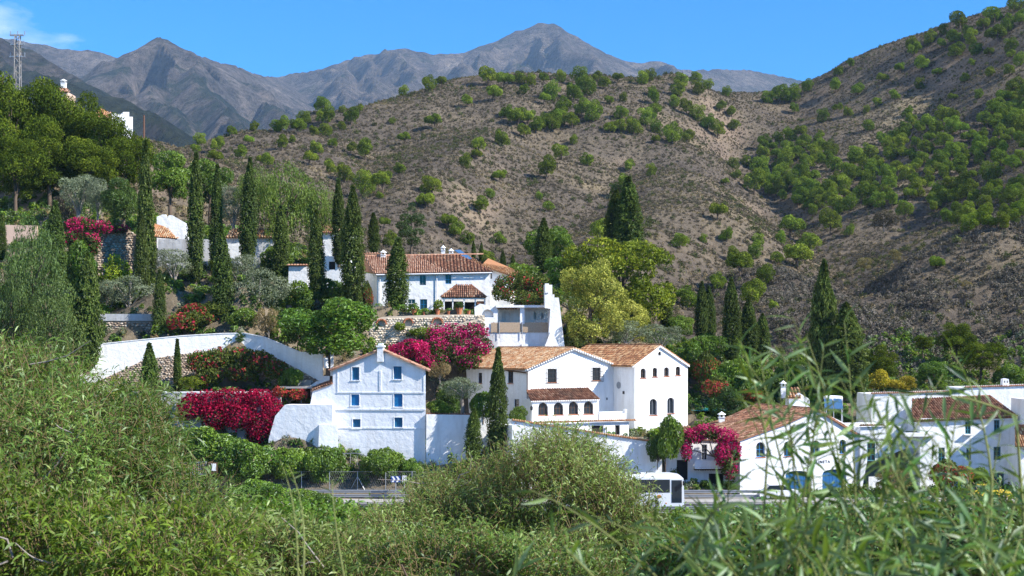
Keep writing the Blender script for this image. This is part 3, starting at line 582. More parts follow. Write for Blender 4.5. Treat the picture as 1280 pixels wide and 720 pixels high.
# ---- large white villa: long block A, tower block B, veranda, terrace and front wall
fa = Facade(660, 148, 30); fs = Facade(660, 148, -60)        # gable end and long shaded side
v = house('white_villa', fa, 700, 'large white villa with weathered orange tile roof and arcaded veranda', z=-10)
awin = [rect(684.5, 461, 695.5, 478), rect(740.5, 459.5, 750.5, 475.5)]
mb = MB(); prism(mb, fa, [(660, 548), (771, 548), (771, 455.8), (718, 437), (660, 461)], 16.2, awin, .22, skip=(4,))
swin = [(598, 466, 602.5, 479), (622, 467, 625.5, 475), (635, 464, 641.5, 479), (629, 493, 633.5, 509), (643, 499, 649, 512.5), (573, 461, 577, 471)]
panel(mb, fs, [(569.5, 548), (660, 548), (660, 461), (569.5, 454.6)], [rect(*q) for q in swin], .2)
mb.build('wall', M['white_plaster'], v)
for q in swin: window(v, fs, *q, .15, 'glass', 'brown_wood', (1, 1), 'terracotta')
for q in ((684.5, 461, 695.5, 478), (740.5, 459.5, 750.5, 475.5)):
    w_ = window(v, fa, *q, .18, 'glass', 'dark_iron', (1, 2), 'terracotta'); grille(w_, fa, q[0] - 3, q[1] - 1.5, q[2] + 2.5, q[3] + 1.5)
back = -fa.n * 16.2
eL, eR, ap = fa.at(657.5, 461.5, .3), fa.at(775, 457, .3), fa.at(718, 435, .3)
tile_roof(v, [eL, ap, ap + back * 1.02, eL + back * 1.02], [eL + back * 1.02, eL], 'tiles_orange', ridge=[(ap, ap + back * 1.02)], tone=.12)
tile_roof(v, [eR, ap, ap + back * 1.02, eR + back * 1.02], [eR, eR + back * 1.02], 'tiles_orange')
t = MB(); L_ = np.linalg.norm(eL - ap); 
for A_, B_ in ((eL, ap), (ap, eR)): 
    d = np.array([0, 0, .22]); t.hexa([A_ - d - fa.n * .25, B_ - d - fa.n * .25, B_ - d, A_ - d], [A_ - [0, 0, .03] - fa.n * .25, B_ - [0, 0, .03] - fa.n * .25, B_ - [0, 0, .03], A_ - [0, 0, .03]])
    k = int(np.linalg.norm(B_ - A_) / .3)
    for i in range(k): t.box(A_ + (B_ - A_) * (i + .5) / k + fa.n * .06 - np.array([0, 0, .10]), (.14, .12, .14), fa.yaw)
t.build('verge', M['white_plaster'], v)
t = MB(); t.tube([fs.at(571, 459, .2), fs.at(615, 460.5, .2), fs.at(658, 466, .2)], .07, 6); t.tube([fs.at(659, 467, .15), fs.at(659, 545, .15)], .05, 6); t.build('gutter', M['brown_wood'], v)
# block B
fb = Facade(793, 150, 30); fbs = Facade(793, 150, -60)
bwin = [arch(804.0, 6.6, 460.5, 472.5), arch(818.8, 6, 459.5, 471), arch(833.2, 6.2, 459, 470.2), arch(847.6, 6.0, 458, 469.2), arch(816.7, 9.3, 498.5, 519), arch(838.5, 8.8, 497, 517), arch(824.8, 4.2, 439.5, 444.5)]
mb = MB(); prism(mb, fb, [(793, 552), (859.6, 552), (859.6, 455), (825.5, 433), (793, 456)], 14.2, bwin, .3); mb.build('wall', M['white_plaster'], v)
for i, q in enumerate(bwin):
    xs = [p[0] for p in q]; ys = [p[1] for p in q]
    if i == 6: t = MB(); fill(t, fb, q, -.25); t.build('vent_shade', M['opening_shade'], v); continue  # the vent is closed by a near-black sheet painting its inner shade
    w_ = window(v, fb, min(xs), min(ys), max(xs), max(ys), .27, 'glass', 'grey_metal' if i > 3 else 'brown_wood', (1, 0 if i > 3 else 1), 'terracotta', arched=True)
eL, eR, ap = fb.at(791, 457.5, .2), fb.at(862, 456.5, .2), fb.at(825.5, 431.5, .2); back = -fb.n * 14.6
tile_roof(v, [eL, ap, ap + back, eL + back], [eL + back, eL], 'tiles_orange', ridge=[(ap, ap + back)], tone=-.12)
tile_roof(v, [eR, ap, ap + back, eR + back], [eR, eR + back], 'tiles_orange', tone=-.1)
t = MB()
for A_, B_ in ((eL, ap), (ap, eR)): d = np.array([0, 0, .2]); t.hexa([A_ - d - fb.n * .2, B_ - d - fb.n * .2, B_ - d + fb.n * .02, A_ - d + fb.n * .02], [A_ - fb.n * .2 - [0, 0, .03], B_ - fb.n * .2 - [0, 0, .03], B_ + fb.n * .02 - [0, 0, .03], A_ + fb.n * .02 - [0, 0, .03]])
t.build('verge', M['white_plaster'], v)
t = MB(); t.tube([fb.at(794, 458, .12), fb.at(794, 548, .12)], .06, 6); t.build('drainpipe', M['white_paint'], v)
# round ornament and lamp on the recessed wall
t = MB(); c = fbs.at(773.8, 481.5, .0); 
ring = [fbs.xyz(*(np.array(fbs.uv(773.6, 481.5)) + .38 * np.array([math.cos(x), math.sin(x)])), .06) for x in np.linspace(0, 2 * math.pi, 13)[:-1]]; rb = [fbs.xyz(*(np.array(fbs.uv(773.6, 481.5)) + .38 * np.array([math.cos(x), math.sin(x)])), -.02) for x in np.linspace(0, 2 * math.pi, 13)[:-1]]
t.poly(ring, .4); [t.poly([rb[i], rb[(i + 1) % 12], ring[(i + 1) % 12], ring[i]]) for i in range(12)]; t.build('round_plaque', M['grey_metal'], v)
t = MB(); fbox(t, fbs, 779.2, 489, 780.6, 492.5, -.02, .12); t.build('wall_lamp', M['dark_iron'], v); t = MB(); fbox(t, fa, 758, 497, 758.8, 500, -.02, .1); t.build('wall_lamp', M['dark_iron'], v)
# veranda with four arches
fv = Facade(664, 145.6, 22)
vw = [arch(679.0, 12.4, 503.2, 519), arch(698.2, 12.4, 503, 518.6), arch(717.0, 12.2, 501.8, 518), arch(735.8, 12.2, 501.4, 517.6)]
mb = MB(); prism(mb, fv, [(665, 546), (748.6, 546), (748.6, 497), (665, 499.5)], 2.7, vw, .3); mb.build('veranda_wall', M['white_plaster'], v)
for q in vw:
    xs = [p[0] for p in q]; w_ = window(v, fv, min(xs), min(p[1] for p in q), max(xs), q[0][1], .28, 'glass', 'brown_wood', (2, 1), 'terracotta', arched=True)
a, b_ = fv.at(663.5, 500.5, .25), fv.at(750, 498.3, .25); c_, d_ = fv.at(735, 484.5, -2.6), fv.at(658, 487, -2.2)
tile_roof(v, [a, b_, c_, d_], [a, b_], 'tiles_brown', .1, .27)
t = MB(); 
for i in range(38): t.box(a + (b_ - a) * (i + .5) / 38 - np.array([0, 0, .12]) - fv.n * .05, (.12, .14, .12), fv.yaw)
t.build('eaves_course', M['white_plaster'], v)
t = MB(); t.lathe(fv.at(664.5, 510, .25), [(.05, -.25), (.13, -.2), (.15, .1), (.03, .25)], 8); t.build('wall_lantern', M['dark_iron'], v)
# roof terrace right of the veranda and lower rooms
ft = Facade(748, 144.9, 22)
mb = MB(); prism(mb, ft, [(640, 575), (786, 575), (786, 527.5), (640, 532)], 4.0, [rect(739.5, 532, 754.5, 541), rect(769, 531.5, 775, 543.5)], .25); mb.build('lower_rooms', M['white_plaster'], v)
for q in (rect(739, 531.5, 755, 541.5), rect(768.6, 531, 775.4, 544)): t = MB(); fill(t, ft, q, -.22); t.build('doorway_shade', M['opening_shade'], v)  # near-black sheets stand in for the shade inside these two openings
mb = MB(); prism(mb, ft, [(749, 527), (783, 526.6), (783, 516.5), (749, 516.8)], .3, (), 0); fbox(mb, ft, 781, 511.5, 783.6, 516.4, -.4, .02); fbox(mb, ft, 748.9, 514.2, 778, 516.2, -.4, .05); mb.build('parapet', M['white_plaster'], v)
coping(v, [ft.at(642, 529.6, .1), ft.at(795, 525.8, .1)], 'tiles_orange', .5, 'cornice')
t = MB(); t.tube([ft.at(758, 541, .15), ft.at(758, 533, .15)], .05, 6); t.tube([ft.at(757, 535, .15), ft.at(759, 535, .15)], .08, 6); t.build('wall_lantern', M['dark_iron'], v)
# front boundary wall with tiled coping
ff = Facade(740, 141.6, 4)
bw = house('boundary_wall', ff, 740, 'long white wall with sloping tile coping between the villa and the coach', 'wall', z=-15.4)
mb = MB(); prism(mb, ff, [(640, 618), (827.5, 618), (827.5, 554.5), (790, 549), (740, 541.5), (690, 533.5), (655, 528), (640, 526)], .5, (), 0); mb.build('wall', M['white_plaster'], bw)
coping(bw, [ff.at(x, y, -.25) for x, y in ((640, 525.5), (655, 527.5), (690, 533), (740, 541), (790, 548.5), (828, 554))], 'tiles_orange', .7)

# ---- upper house with hipped roof and pergola porch
fu = Facade(472, 175, 4)
uh = house('white_house', fu, 540, 'upper white house with reddish hipped roof behind the stone arch wall', z=3.4)
uw = [(524.5, 343.5, 532.5, 356.5), (556.8, 343.5, 564.2, 354.8), (525, 374, 534, 387), (510, 374, 519, 385)]
mb = MB(); prism(mb, fu, [(471.5, 400), (613, 400), (613, 340), (471.5, 342.5)], 9, [rect(*q) for q in uw], .22, skip=(3,))
mb.build('wall', M['white_plaster'], uh)
window(uh, fu, *uw[0], .15, 'glass', 'grey_metal', (1, 0)); window(uh, fu, *uw[1], .15, 'glass', 'blue_shutter', (1, 1), label='blue framed window'); d_ = window(uh, fu, *uw[2], .15, 'glass', 'blue_shutter', (1, 1), label='blue glazed door'); window(uh, fu, *uw[3], .15, 'glass', 'white_paint', (1, 1))
a, b_ = fu.at(469, 342.2, .4), fu.at(616, 339.5, .4); r0, r1 = fu.at(456, 320.2, -5), fu.at(556, 318.2, -5); r2 = fu.at(604, 318, -5)
m0 = a + (b_ - a) * .64
tile_roof(uh, [a, m0, r1 * .55 + r0 * .45 + (r1 - r0) * .05, r0], [a, m0], 'tiles_red', .12, tone=.1, ridge=[(r0, r2)])
tile_roof(uh, [m0 + [0, 0, .05], b_ + [0, 0, .05], fu.at(574, 318.8, -5) + [0, 0, .05], r1 * .55 + r0 * .45 + (r1 - r0) * .05 + [0, 0, .05]], [m0, b_], 'tiles_brown', .12, .42)  # browner tiles on this half put its shaded tone into the colour
bk = -fu.n * 9.5; lb = fu.at(455, 338.5, -8)
tile_roof(uh, [a, r0, lb], [lb, a], 'tiles_red', .12, tone=.1)
t = MB(); q0 = fu.at(471.5, 342.5); q1 = fu.at(471.5, 400); q2 = fu.at(452, 341, -8.6); q3 = fu.at(452, 400, -8.6); t.poly([q0, q1, q3, q2]); t.build('side_wall', M['white_plaster'], uh)
t = MB(); t.tube([fu.at(470, 343.6, .42), fu.at(615, 341, .42)], .09, 6); t.tube([fu.at(546, 342, .15), fu.at(546, 395, .15)], .06, 6); t.tube([fu.at(475, 343.5, .15), fu.at(475, 396, .15)], .06, 6); t.build('gutter', M['white_paint'], uh)
chimney(uh, fu.at(479, 323, -4.6) - [0, 0, .4], .6, .8); chimney(uh, fu.at(564, 322, -5.2) - [0, 0, .5], .5, 1.0); chimney(uh, fu.at(554, 318, -6.5) - [0, 0, .5], .45, 1.0)
t = MB(); coping_pts = [fu.at(454, 318, -5.5), fu.at(476, 317.5, -5.5)]; coping(uh, coping_pts, 'tiles_red', .5, 'ridge_course', .33)
# right wing with solar panel
fr = Facade(590, 180, 12)
uw2 = house('white_house', fr, 615, 'small white house with orange roof and solar panel right of the hipped house', z=4)
mb = MB(); prism(mb, fr, [(575, 400), (608, 400), (608, 334), (575, 331)], 6, (), 0); 
fr2 = Facade(605, 179, -8); prism(mb, fr2, [(604, 400), (638, 400), (638, 344), (604, 332.5)], 7, [rect(609, 341.5, 615, 348.5)], .2); mb.build('wall', M['white_plaster'], uw2)
window(uw2, fr2, 609, 341.5, 615, 348.5, .15, 'glass', 'dark_iron', (1, 1))
a, b_ = fr.at(562, 331, .3), fr.at(609, 334.5, .3); tile_roof(uw2, [a, b_, fr.at(588, 320.5, -5), fr.at(560, 319, -5)], [a, b_], 'tiles_orange', .1)
a, b_ = fr2.at(601, 332, .5), fr2.at(642, 345.5, .5); tile_roof(uw2, [a, b_, b_ - fr2.n * 6 + [0, 0, .9], a - fr2.n * 6 + [0, 0, 1.3]], [a, b_], 'tiles_orange', .12)
sp = MB(); a = [fr.at(568, 312.5, -3.6), fr.at(583, 324, -2.2), fr.at(590, 323, -3.5), fr.at(575, 312, -5)]; sp.hexa([p - np.array([0, 0, .08]) for p in a], a); sp.build('solar_panel', M['solar_glass'], uw2)
# porch of the upper house: pyramid roof on posts, near-black panels painting the shade behind
fp = Facade(575, 172, 2)
pc = house('tiled_porch', fp, 575, 'small pyramid roofed porch with white posts and potted plants', 'porch', z=3.4)
e = [fp.at(551, 371.5, .3), fp.at(608, 371.5, .3), fp.at(603, 369, -3), fp.at(557, 369, -3)]; apx = fp.at(571, 356.5, -1.5); apx2 = fp.at(589, 356.5, -1.5)
tile_roof(pc, [e[0], e[1], apx2, apx], [e[0], e[1]], 'tiles_brown', .1, ridge=[(e[0], apx), (e[1], apx2)]); tile_roof(pc, [e[3], e[0], apx], [e[3], e[0]], 'tiles_orange', .1, .36, tone=.25); tile_roof(pc, [e[1], e[2], apx2], [e[1], e[2]], 'tiles_brown', .1)
t = MB(); fbox(t, fp, 552, 371.8, 607, 374, -.1, .12); t.build('beam', M['white_plaster'], pc)
for px in (555, 566, 580, 594, 606): t = MB(); fbox(t, fp, px - .8, 374, px + .8, 397, -.1, .1); t.build('post', M['white_plaster'], pc)
for q, o_ in (((580, 377, 606, 397), -2.2), ((553, 376, 579, 397), -2.5)): t = MB(); fbox(t, fp, *q, o_, o_ + .1); t.build('porch_shade', M['opening_shade'], pc)  # thin dark panels, shade of the porch interior put into their colour
t = MB(); fbox(t, fp, 596, 376.5, 606, 380, -.05, .05); t.build('blind', M['terracotta'], pc)

# ---- stone terrace wall with blind arches
fq = Facade(540, 164.4, 2)
stn = house('stone_terrace_wall', fq, 540, 'pale rubble stone terrace wall with three blind arches under potted plants', 'wall', z=0)
def rubble(f, poly_px, size, seed, off=0):
    """one merged set of bumpy stones covering a facade polygon"""
    r_ = np.random.default_rng(seed); q = np.array([f.uv(*p) for p in poly_px]); (u0, z0), (u1, z1) = q.min(0), q.max(0)
    us, zs = np.meshgrid(np.arange(u0, u1, size), np.arange(z0, z1, size * .72)); us = us + (np.arange(us.shape[0]) % 2)[:, None] * size / 2; us, zs = us.ravel(), zs.ravel()
    us = us + r_.normal(0, size * .12, us.shape); zs = zs + r_.normal(0, size * .09, zs.shape); ins = np.zeros(len(us), bool); k = len(q)
    for i in range(k):
        (x1, y1), (x2, y2) = q[i], q[(i + 1) % k]
        with np.errstate(divide='ignore', invalid='ignore'): ins ^= ((y1 > zs) != (y2 > zs)) & (us < (x2 - x1) * (zs - y1) / (y2 - y1) + x1)
    us, zs = us[ins], zs[ins]; N = len(us); K_ = 6; ang = np.arange(K_) * 2 * math.pi / K_; s1 = size * r_.uniform(.38, .56, (N, K_)); s2 = size * .72 * r_.uniform(.38, .56, (N, K_)); dep = r_.uniform(.03, .14, N) * size / .3
    V = np.zeros((N, 2 * K_ + 1, 3))
    for j_ in range(K_):
        for e, sc_, dd in ((0, 1.0, 0.0), (1, .72, 1.0)):
            V[:, e * K_ + j_] = f.o + (us + sc_ * s1[:, j_] * math.cos(ang[j_]))[:, None] * f.u + np.array([0, 0, 1.]) * (zs + sc_ * s2[:, j_] * math.sin(ang[j_]))[:, None] + f.n * (off + dd * dep * r_.uniform(.7, 1.1, N))[:, None]
    V[:, -1] = f.o + us[:, None] * f.u + np.array([0, 0, 1.]) * zs[:, None] + f.n * (off + dep * 1.25)[:, None]
    tri = [[j_, (j_ + 1) % K_, K_ + (j_ + 1) % K_] for j_ in range(K_)] + [[j_, K_ + (j_ + 1) % K_, K_ + j_] for j_ in range(K_)] + [[K_ + j_, K_ + (j_ + 1) % K_, 2 * K_] for j_ in range(K_)]
    F = (np.arange(N)[:, None, None] * (2 * K_ + 1) + np.array(tri)).reshape(-1, 3)
    return V.reshape(-1, 3), F, np.repeat(r_.uniform(0, 1, N), len(tri))
def stones(parent, f, poly, size, seed, off=0, mat='rubble_stone'):
    V, F, t = rubble(f, poly, size, seed, off); o = link('stones', np_mesh('stones', V - np.array(parent.location), F, t, False, [M[mat]]), parent); o['kind'] = 'stuff'; return o
out = [(462, 440), (606, 440), (606, 394), (585, 393), (540, 393.5), (478, 396), (462, 402)]
hl = [arch(476.5, 11, 400, 408.5), arch(510.5, 10, 399, 407.5), arch(546.5, 12, 398, 406)]
mb = MB(); prism(mb, fq, out, .8, hl, .35); mb.build('wall', M['pale_mortar'], stn)
for q in hl:
    t = MB(); fill(t, fq, q, -.3); t.build('niche', M['pale_mortar'], stn)
    cx_ = (q[0][0] + q[1][0]) / 2; r_ = (q[1][0] - q[0][0]) / 2; t = MB(); top = min(p[1] for p in q); h_ = q[0][1] - top
    for i in range(9):
        x = math.pi * (i + .5) / 9; c = fq.at(cx_ + (r_ + .8) * math.cos(x), top + r_ - (r_ + .8) * math.sin(x) + (h_ - r_) * 0, .05); t.box(c, (.16, .2, .16), x)
    t.build('arch_stones', M['terracotta'], stn)
stones(stn, fq,  [(462, 440), (606, 440), (606, 396), (575, 409), (530, 409.5), (462, 410)], .34, 3, .0, 'pale_stone'); stones(stn, fq,  [(481.6, 409.5), (505.4, 409.5), (505.4, 397), (481.6, 398.5)], .34, 5, 0, 'pale_stone'); stones(stn, fq,  [(515.7, 409), (540, 409), (540, 396), (515.7, 396.5)], .34, 6, 0, 'pale_stone'); stones(stn, fq,  [(553, 408.5), (604, 396), (604, 394.6), (553, 395.5)], .34, 7, 0, 'pale_stone')
# ---- white terrace pavilion with arch and reed screen
fo = Facade(640, 165, 3)
pv = house('terrace_pavilion', fo, 645, 'flat roofed white terrace pavilion with arch openings and reed screen railing', 'pavilion', z=1)
mb = MB(); prism(mb, fo, [(596, 440), (622, 440), (622, 384), (600, 379.5), (593, 384)], .5, [arch(609.5, 15, 386.5, 396.5, h=9)], .4); mb.build('arched_wall', M['white_plaster'], pv)
fo2 = Facade(640, 167.5, 3)
mb = MB(); prism(mb, fo2, [(606, 420), (690, 420), (690, 383), (606, 383)], .4, [arch(632.5, 11, 389, 402.5), arch(668.8, 3.2, 390.5, 399), arch(677.8, 3.0, 391, 399)], .3); mb.build('rear_wall', M['white_plaster'], pv)
for q in ((626, 388, 640, 403), (664, 388, 682, 400)): t = MB(); fbox(t, fo2, *q, -1.4, -1.3); t.build('room_shade', M['opening_shade'], pv)  # thin near-black slabs paint the interior shade seen through the arches
mb = MB(); fbox(mb, fo, 620, 381.6, 690, 384.4, -3.2, .35); mb.build('roof_slab', M['white_plaster'], pv)
t = MB(); [fbox(t, fo, x, 384.5, x + 1.6, 386, -2.5, .3) for x in np.arange(623, 648, 3.2)]; t.build('roof_beam', M['brown_wood'], pv)
for q in ((650, 384.6, 655.5, 405), (685, 384.6, 688.5, 415)): t = MB(); fbox(t, fo, *q, -.3, .12); t.build('pillar', M['white_plaster'], pv)
mb = MB(); prism(mb, fo, [(592, 445), (694, 445), (694, 413), (592, 415)], 1.2, (), 0); mb.build('parapet', M['white_plaster'], pv)
for x0, x1 in ((614, 652.4), (653.4, 686)):
    t = MB(); u0 = fo.uv(x0, 415)[0]; u1 = fo.uv(x1, 415)[0]; za = fo.uv(x0, 415.3)[1]; zb = fo.uv(x0, 403)[1]
    for i in range(int((u1 - u0) / .055)):
        u_ = u0 + .055 * i; t.box(fo.xyz(u_, (za + zb) / 2 + rng.normal(0, .02), .1), (.05, .03, zb - za), fo.yaw, float(rng.uniform(0, 1)))
    t.build('reed_screen', M['straw_mat'], pv)['kind'] = 'stuff'
for x in (624, 652.6, 686.4): t = MB(); t.tube([fo.at(x, 423, .18), fo.at(x, 402.5, .18)], .05, 6); t.build('railing_post', M['grey_metal'], pv)
t = MB(); fbox(t, fo, 652, 430, 660, 445, -.1, .2); t.build('gable_stub', M['white_plaster'], pv)
# tall tapered white chimney wall right of the pavilion
ft2 = Facade(698, 164, 4)
tw = house('chimney_wall', ft2, 698, 'tall tapering white chimney wall beside the cream flowering tree', 'wall', z=0)
mb = MB(); prism(mb, ft2, [(684, 445), (707, 445), (704, 418), (698.5, 372), (693, 372), (693, 368), (690.3, 368), (690.3, 356), (680.6, 356), (681, 385), (688, 386)], .9, (), 0); mb.build('wall', M['white_plaster'], tw)
t = MB(); fbox(t, ft2, 681.2, 354.4, 686, 366, -.5, .14); t.build('flue', M['white_plaster'], tw)
t = MB(); a = [ft2.at(x, y, o) for x, y, o in ((676, 445, 1.6), (704, 445, 1.6), (704, 445, 0), (676, 445, 0))]; b_ = [ft2.at(x, y, o) for x, y, o in ((688, 415, 1.5), (691, 415, 1.5), (691, 415, .02), (688, 415, .02))]; t.hexa(a, b_); t.build('stair_wall', M['white_plaster'], tw)

# ---- small buildings among the cypresses
fx = Facade(420, 182, -3); hx = house('white_house', fx, 420, 'bright white house wall glimpsed between tall cypress and weeping pepper tree', z=6)
mb = MB(); prism(mb, fx, [(398, 350), (436, 350), (436, 291), (398, 290)], 6, (), 0); mb.build('wall', M['white_plaster'], hx)
a, b_ = fx.at(396, 290.5, .3), fx.at(438, 291.5, .3); tile_roof(hx, [a, b_, fx.at(430, 282, -4), fx.at(400, 282, -4)], [a, b_], 'tiles_red')
t = MB(); fx2 = Facade(415, 178, -3); prism(t, fx2, [(404, 360), (433, 360), (433, 321), (404, 320)], 3, [rect(411, 327, 419, 337)], .3); t.build('annex_wall', M['white_plaster'], hx); t = MB(); fill(t, fx2, rect(410.5, 326.5, 419.5, 337.5), -.25); t.build('doorway_shade', M['opening_shade'], hx)  # last sheet is near-black, painting the shade within the annex opening
fy = Facade(372, 172, 0); hy = house('garden_hut', fy, 372, 'small round fronted white garden hut with little tile coping', 'hut', z=6)
mb = MB(); prism(mb, fy, [(360, 362), (384, 362), (385, 333), (361, 333)], 2, (), 0); mb.build('wall', M['white_plaster'], hy); coping(hy, [fy.at(360, 332.5, -1), fy.at(386, 332.5, -1)], 'tiles_red', 2.2, 'roof', .36)
fz = Facade(250, 178, 2); hz = house('garden_house', fz, 300, 'low white garden house with tiled roof behind the cypress row', 'house', z=9)
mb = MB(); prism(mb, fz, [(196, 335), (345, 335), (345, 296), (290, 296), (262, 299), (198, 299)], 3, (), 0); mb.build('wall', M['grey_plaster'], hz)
a, b_ = fz.at(282, 297, .3), fz.at(346, 297, .3); tile_roof(hz, [a, b_, fz.at(342, 286, -3), fz.at(290, 286, -3)], [a, b_], 'tiles_orange', .1, .36, tone=.2)
a, b_ = fz.at(192, 296, 0), fz.at(222, 298.5, 0); tile_roof(hz, [a, b_, fz.at(206, 283, -3), fz.at(192, 279, -3)], [a, b_], 'tiles_orange', .1, tone=.1)
mb = MB(); prism(mb, Facade(215, 182, 2), [(196, 310), (236, 310), (234, 280), (215, 269), (211, 269), (209, 273), (207, 268), (203, 268), (196, 271)], .5, (), 0); mb.build('stepped_gable', M['white_plaster'], hz)
mb = MB(); prism(mb, Facade(268, 176, 2), [(266, 330), (300, 330), (300, 304), (266, 306)], 1, (), 0); mb.build('low_wall', M['white_plaster'], hz)
# stone ruin arch
fn = Facade(155, 168, 20); ru = house('stone_ruin', fn, 155, 'curved old stone wall under the magenta creeper left of the cypresses', 'wall', z=4)
oo = [(122, 345), (177, 345), (177, 297), (170, 293), (160, 287), (148, 286), (132, 290), (122, 300)]; mb = MB(); prism(mb, fn, oo, 1.2, (), 0); mb.build('wall', M['mortar'], ru); stones(ru, fn, oo, .38, 11)
fe = Facade(175, 167.6, 62); oo2 = [(176.5, 345), (183, 345), (183, 296), (176.5, 294)]; mb = MB(); prism(mb, fe, oo2, 1.2, (), 0); mb.build('end_wall', M['mortar'], ru); stones(ru, fe, oo2, .36, 12)
fk = Facade(20, 178, 3); pk = house('pink_wall', fk, 20, 'peach coloured low wall at the far left below the pines', 'wall', z=9)
mb = MB(); prism(mb, fk, [(-40, 330), (46, 330), (46, 282), (-40, 280)], .6, (), 0); mb.build('wall', M['pink_plaster'], pk)

# ---- curved white wall on the stone retaining wall (left terraces)
sw = empty('curved_garden_wall', P(250, 500, 152), 'long curved white garden wall with sloping top above rubble stone', 'wall')
pts = [(100, 447, 486, 152.0), (130, 430, 472, 152.4), (180, 424.8, 449, 153), (230, 420, 441, 153.6), (280, 417.2, 437, 154), (305, 417, 436, 154.2), (330, 422, 440, 153.6), (352, 431, 450, 152.8), (375, 441, 462, 152), (392, 441, 472, 151.4), (403, 441.5, 478, 151), (403.5, 441.5, 500, 151)]
mb = MB(); cp = MB()
for (x0, t0, b0, Y0), (x1, t1, b1, Y1) in zip(pts[:-1], pts[1:]):
    a, b_, c_, d_ = P(x0, b0 + 3, Y0), P(x1, b1 + 3, Y1), P(x1, t1, Y1), P(x0, t0, Y0); k = np.array([0, .45, 0])
    mb.hexa([a, b_, b_ + k, a + k], [d_, c_, c_ + k, d_ + k]); e = np.array([0, -.06, 0]); up = np.array([0, 0, .10])
    cp.hexa([d_ + e + [0, 0, .003], c_ + e + [0, 0, .003], c_ + k - e + [0, 0, .003], d_ + k - e + [0, 0, .003]], [d_ + e + up, c_ + e + up, c_ + k - e + up, d_ + k - e + up])
mb.build('wall', M['white_plaster'], sw); cp.build('coping', M['white_plaster'], sw)
st2 = empty('stone_retaining_wall', P(250, 500, 151.5), 'rubble stone retaining wall under the curved white garden wall', 'wall')
for i, ((x0, t0, b0, Y0), (x1, t1, b1, Y1)) in enumerate(zip(pts[:-2], pts[1:-1])):
    yw = math.degrees(math.atan2(P(x1, 0, Y1)[1] - P(x0, 0, Y0)[1], P(x1, 0, Y1)[0] - P(x0, 0, Y0)[0])); f_ = Facade(x0, Y0 - .15, yw); q = [(x0, 512), (x1, 512), (x1, b1 + 1), (x0, b0 + 1)]
    mb = MB(); prism(mb, f_, q, .6, (), 0); mb.build('wall', M['mortar'], st2); stones(st2, f_, q, .30, 20 + i)
# lower plaster wall, terrace edge
fl = Facade(220, 147.6, 0); lw = house('terrace_wall', fl, 220, 'low grey white plaster wall behind the citrus grove, bougainvillea over its right end', 'wall', z=-9)
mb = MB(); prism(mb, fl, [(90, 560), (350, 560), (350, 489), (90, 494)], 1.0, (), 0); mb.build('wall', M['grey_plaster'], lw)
mb = MB(); fbox(mb, fl, 90, 489.6, 350, 491.6, -1.05, .06); mb.build('coping', M['white_plaster'], lw)
mb = MB(); prism(mb, Facade(130, 146.2, 0), [(60, 560), (172, 560), (172, 530), (120, 518), (60, 512)], .8, (), 0); mb.build('buttress', M['white_plaster'], lw)
fl2 = Facade(190, 158, 0); lw2 = house('lawn_wall', fl2, 190, 'shaded stone terrace wall with whitewashed top below the olive lawn', 'wall', z=0)
mb = MB(); prism(mb, fl2, [(122, 440), (270, 440), (270, 394), (122, 392)], .8, (), 0); mb.build('wall', M['mortar'], lw2); stones(lw2, fl2, [(122, 430), (270, 430), (270, 404), (122, 402)], .36, 41)
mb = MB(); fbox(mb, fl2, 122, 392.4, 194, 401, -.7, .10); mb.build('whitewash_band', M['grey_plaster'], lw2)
# garage canopy left of the blue window house
fc = Facade(370, 148.5, -3); cnp = house('carport', fc, 375, 'open carport with flat grey roof left of the tall gabled house', 'carport', z=-7)
mb = MB(); fbox(mb, fc, 348, 483.2, 391, 485.3, -3.5, .6); mb.build('roof_slab', M['concrete'], cnp)
t = MB(); fbox(t, fc, 352, 486, 391, 512, -3.4, -3.3); t.build('back_wall', M['grey_plaster'], cnp)
t = MB(); fbox(t, fc, 377, 487, 390, 502, -2.9, -2.5); t.build('door', M['brown_wood'], cnp)
for x in (376.5, 390): t = MB(); t.tube([fc.at(x, 485.4, .3), fc.at(x, 506, .3)], .05, 6); t.build('post', M['grey_metal'], cnp)
t = MB(); fbox(t, fc, 366, 476, 383, 483, -3, -2.6); t.build('parapet', M['concrete'], cnp)
fd = Facade(397, 150, 0); gt = house('gate_pier', fd, 397, 'blue shaded white stepped pier at the end of the curved garden wall', 'wall', z=-6)
mb = MB(); prism(mb, fd, [(388, 500), (412, 500), (412, 470), (404, 470), (403, 475), (395, 477), (388, 482)], 1, (), 0); fbox(mb, fd, 413, 438, 416.5, 470, -.4, 0); mb.build('wall', M['white_plaster'], gt)

# ---- arch window house on the road
fh = Facade(925, 142, 20)
mh = house('white_house', fh, 985, 'white house with arched blue windows, curved gable and wide blue doors on the road')
hw = [arch(950.8, 11, 552.5, 571.5), arch(985.3, 10.6, 551.5, 570.5), arch(1019.5, 10.4, 550.5, 568.5), arch(1053.5, 8.5, 549.5, 567.5)]
hd = [arch(997.5, 31, 588.5, 617, h=5), arch(1043, 30, 586.5, 617, h=6)]
mb = MB(); prism(mb, fh, [(925, 622), (1076, 622), (1076, 545), (1060, 531), (1040, 521), (1022, 513), (1004, 520), (985, 530), (960, 539), (925, 549.5)], 12, hw + hd, .35); mb.build('wall', M['rough_white_plaster'], mh)
for q in hw:
    xs = [p[0] for p in q]; window(mh, fh, min(xs), min(p[1] for p in q), max(xs), q[0][1], .3, 'glass', 'blue_shutter', (1, 1), 'terracotta', label='arched blue window', arched=True, fw=.07)
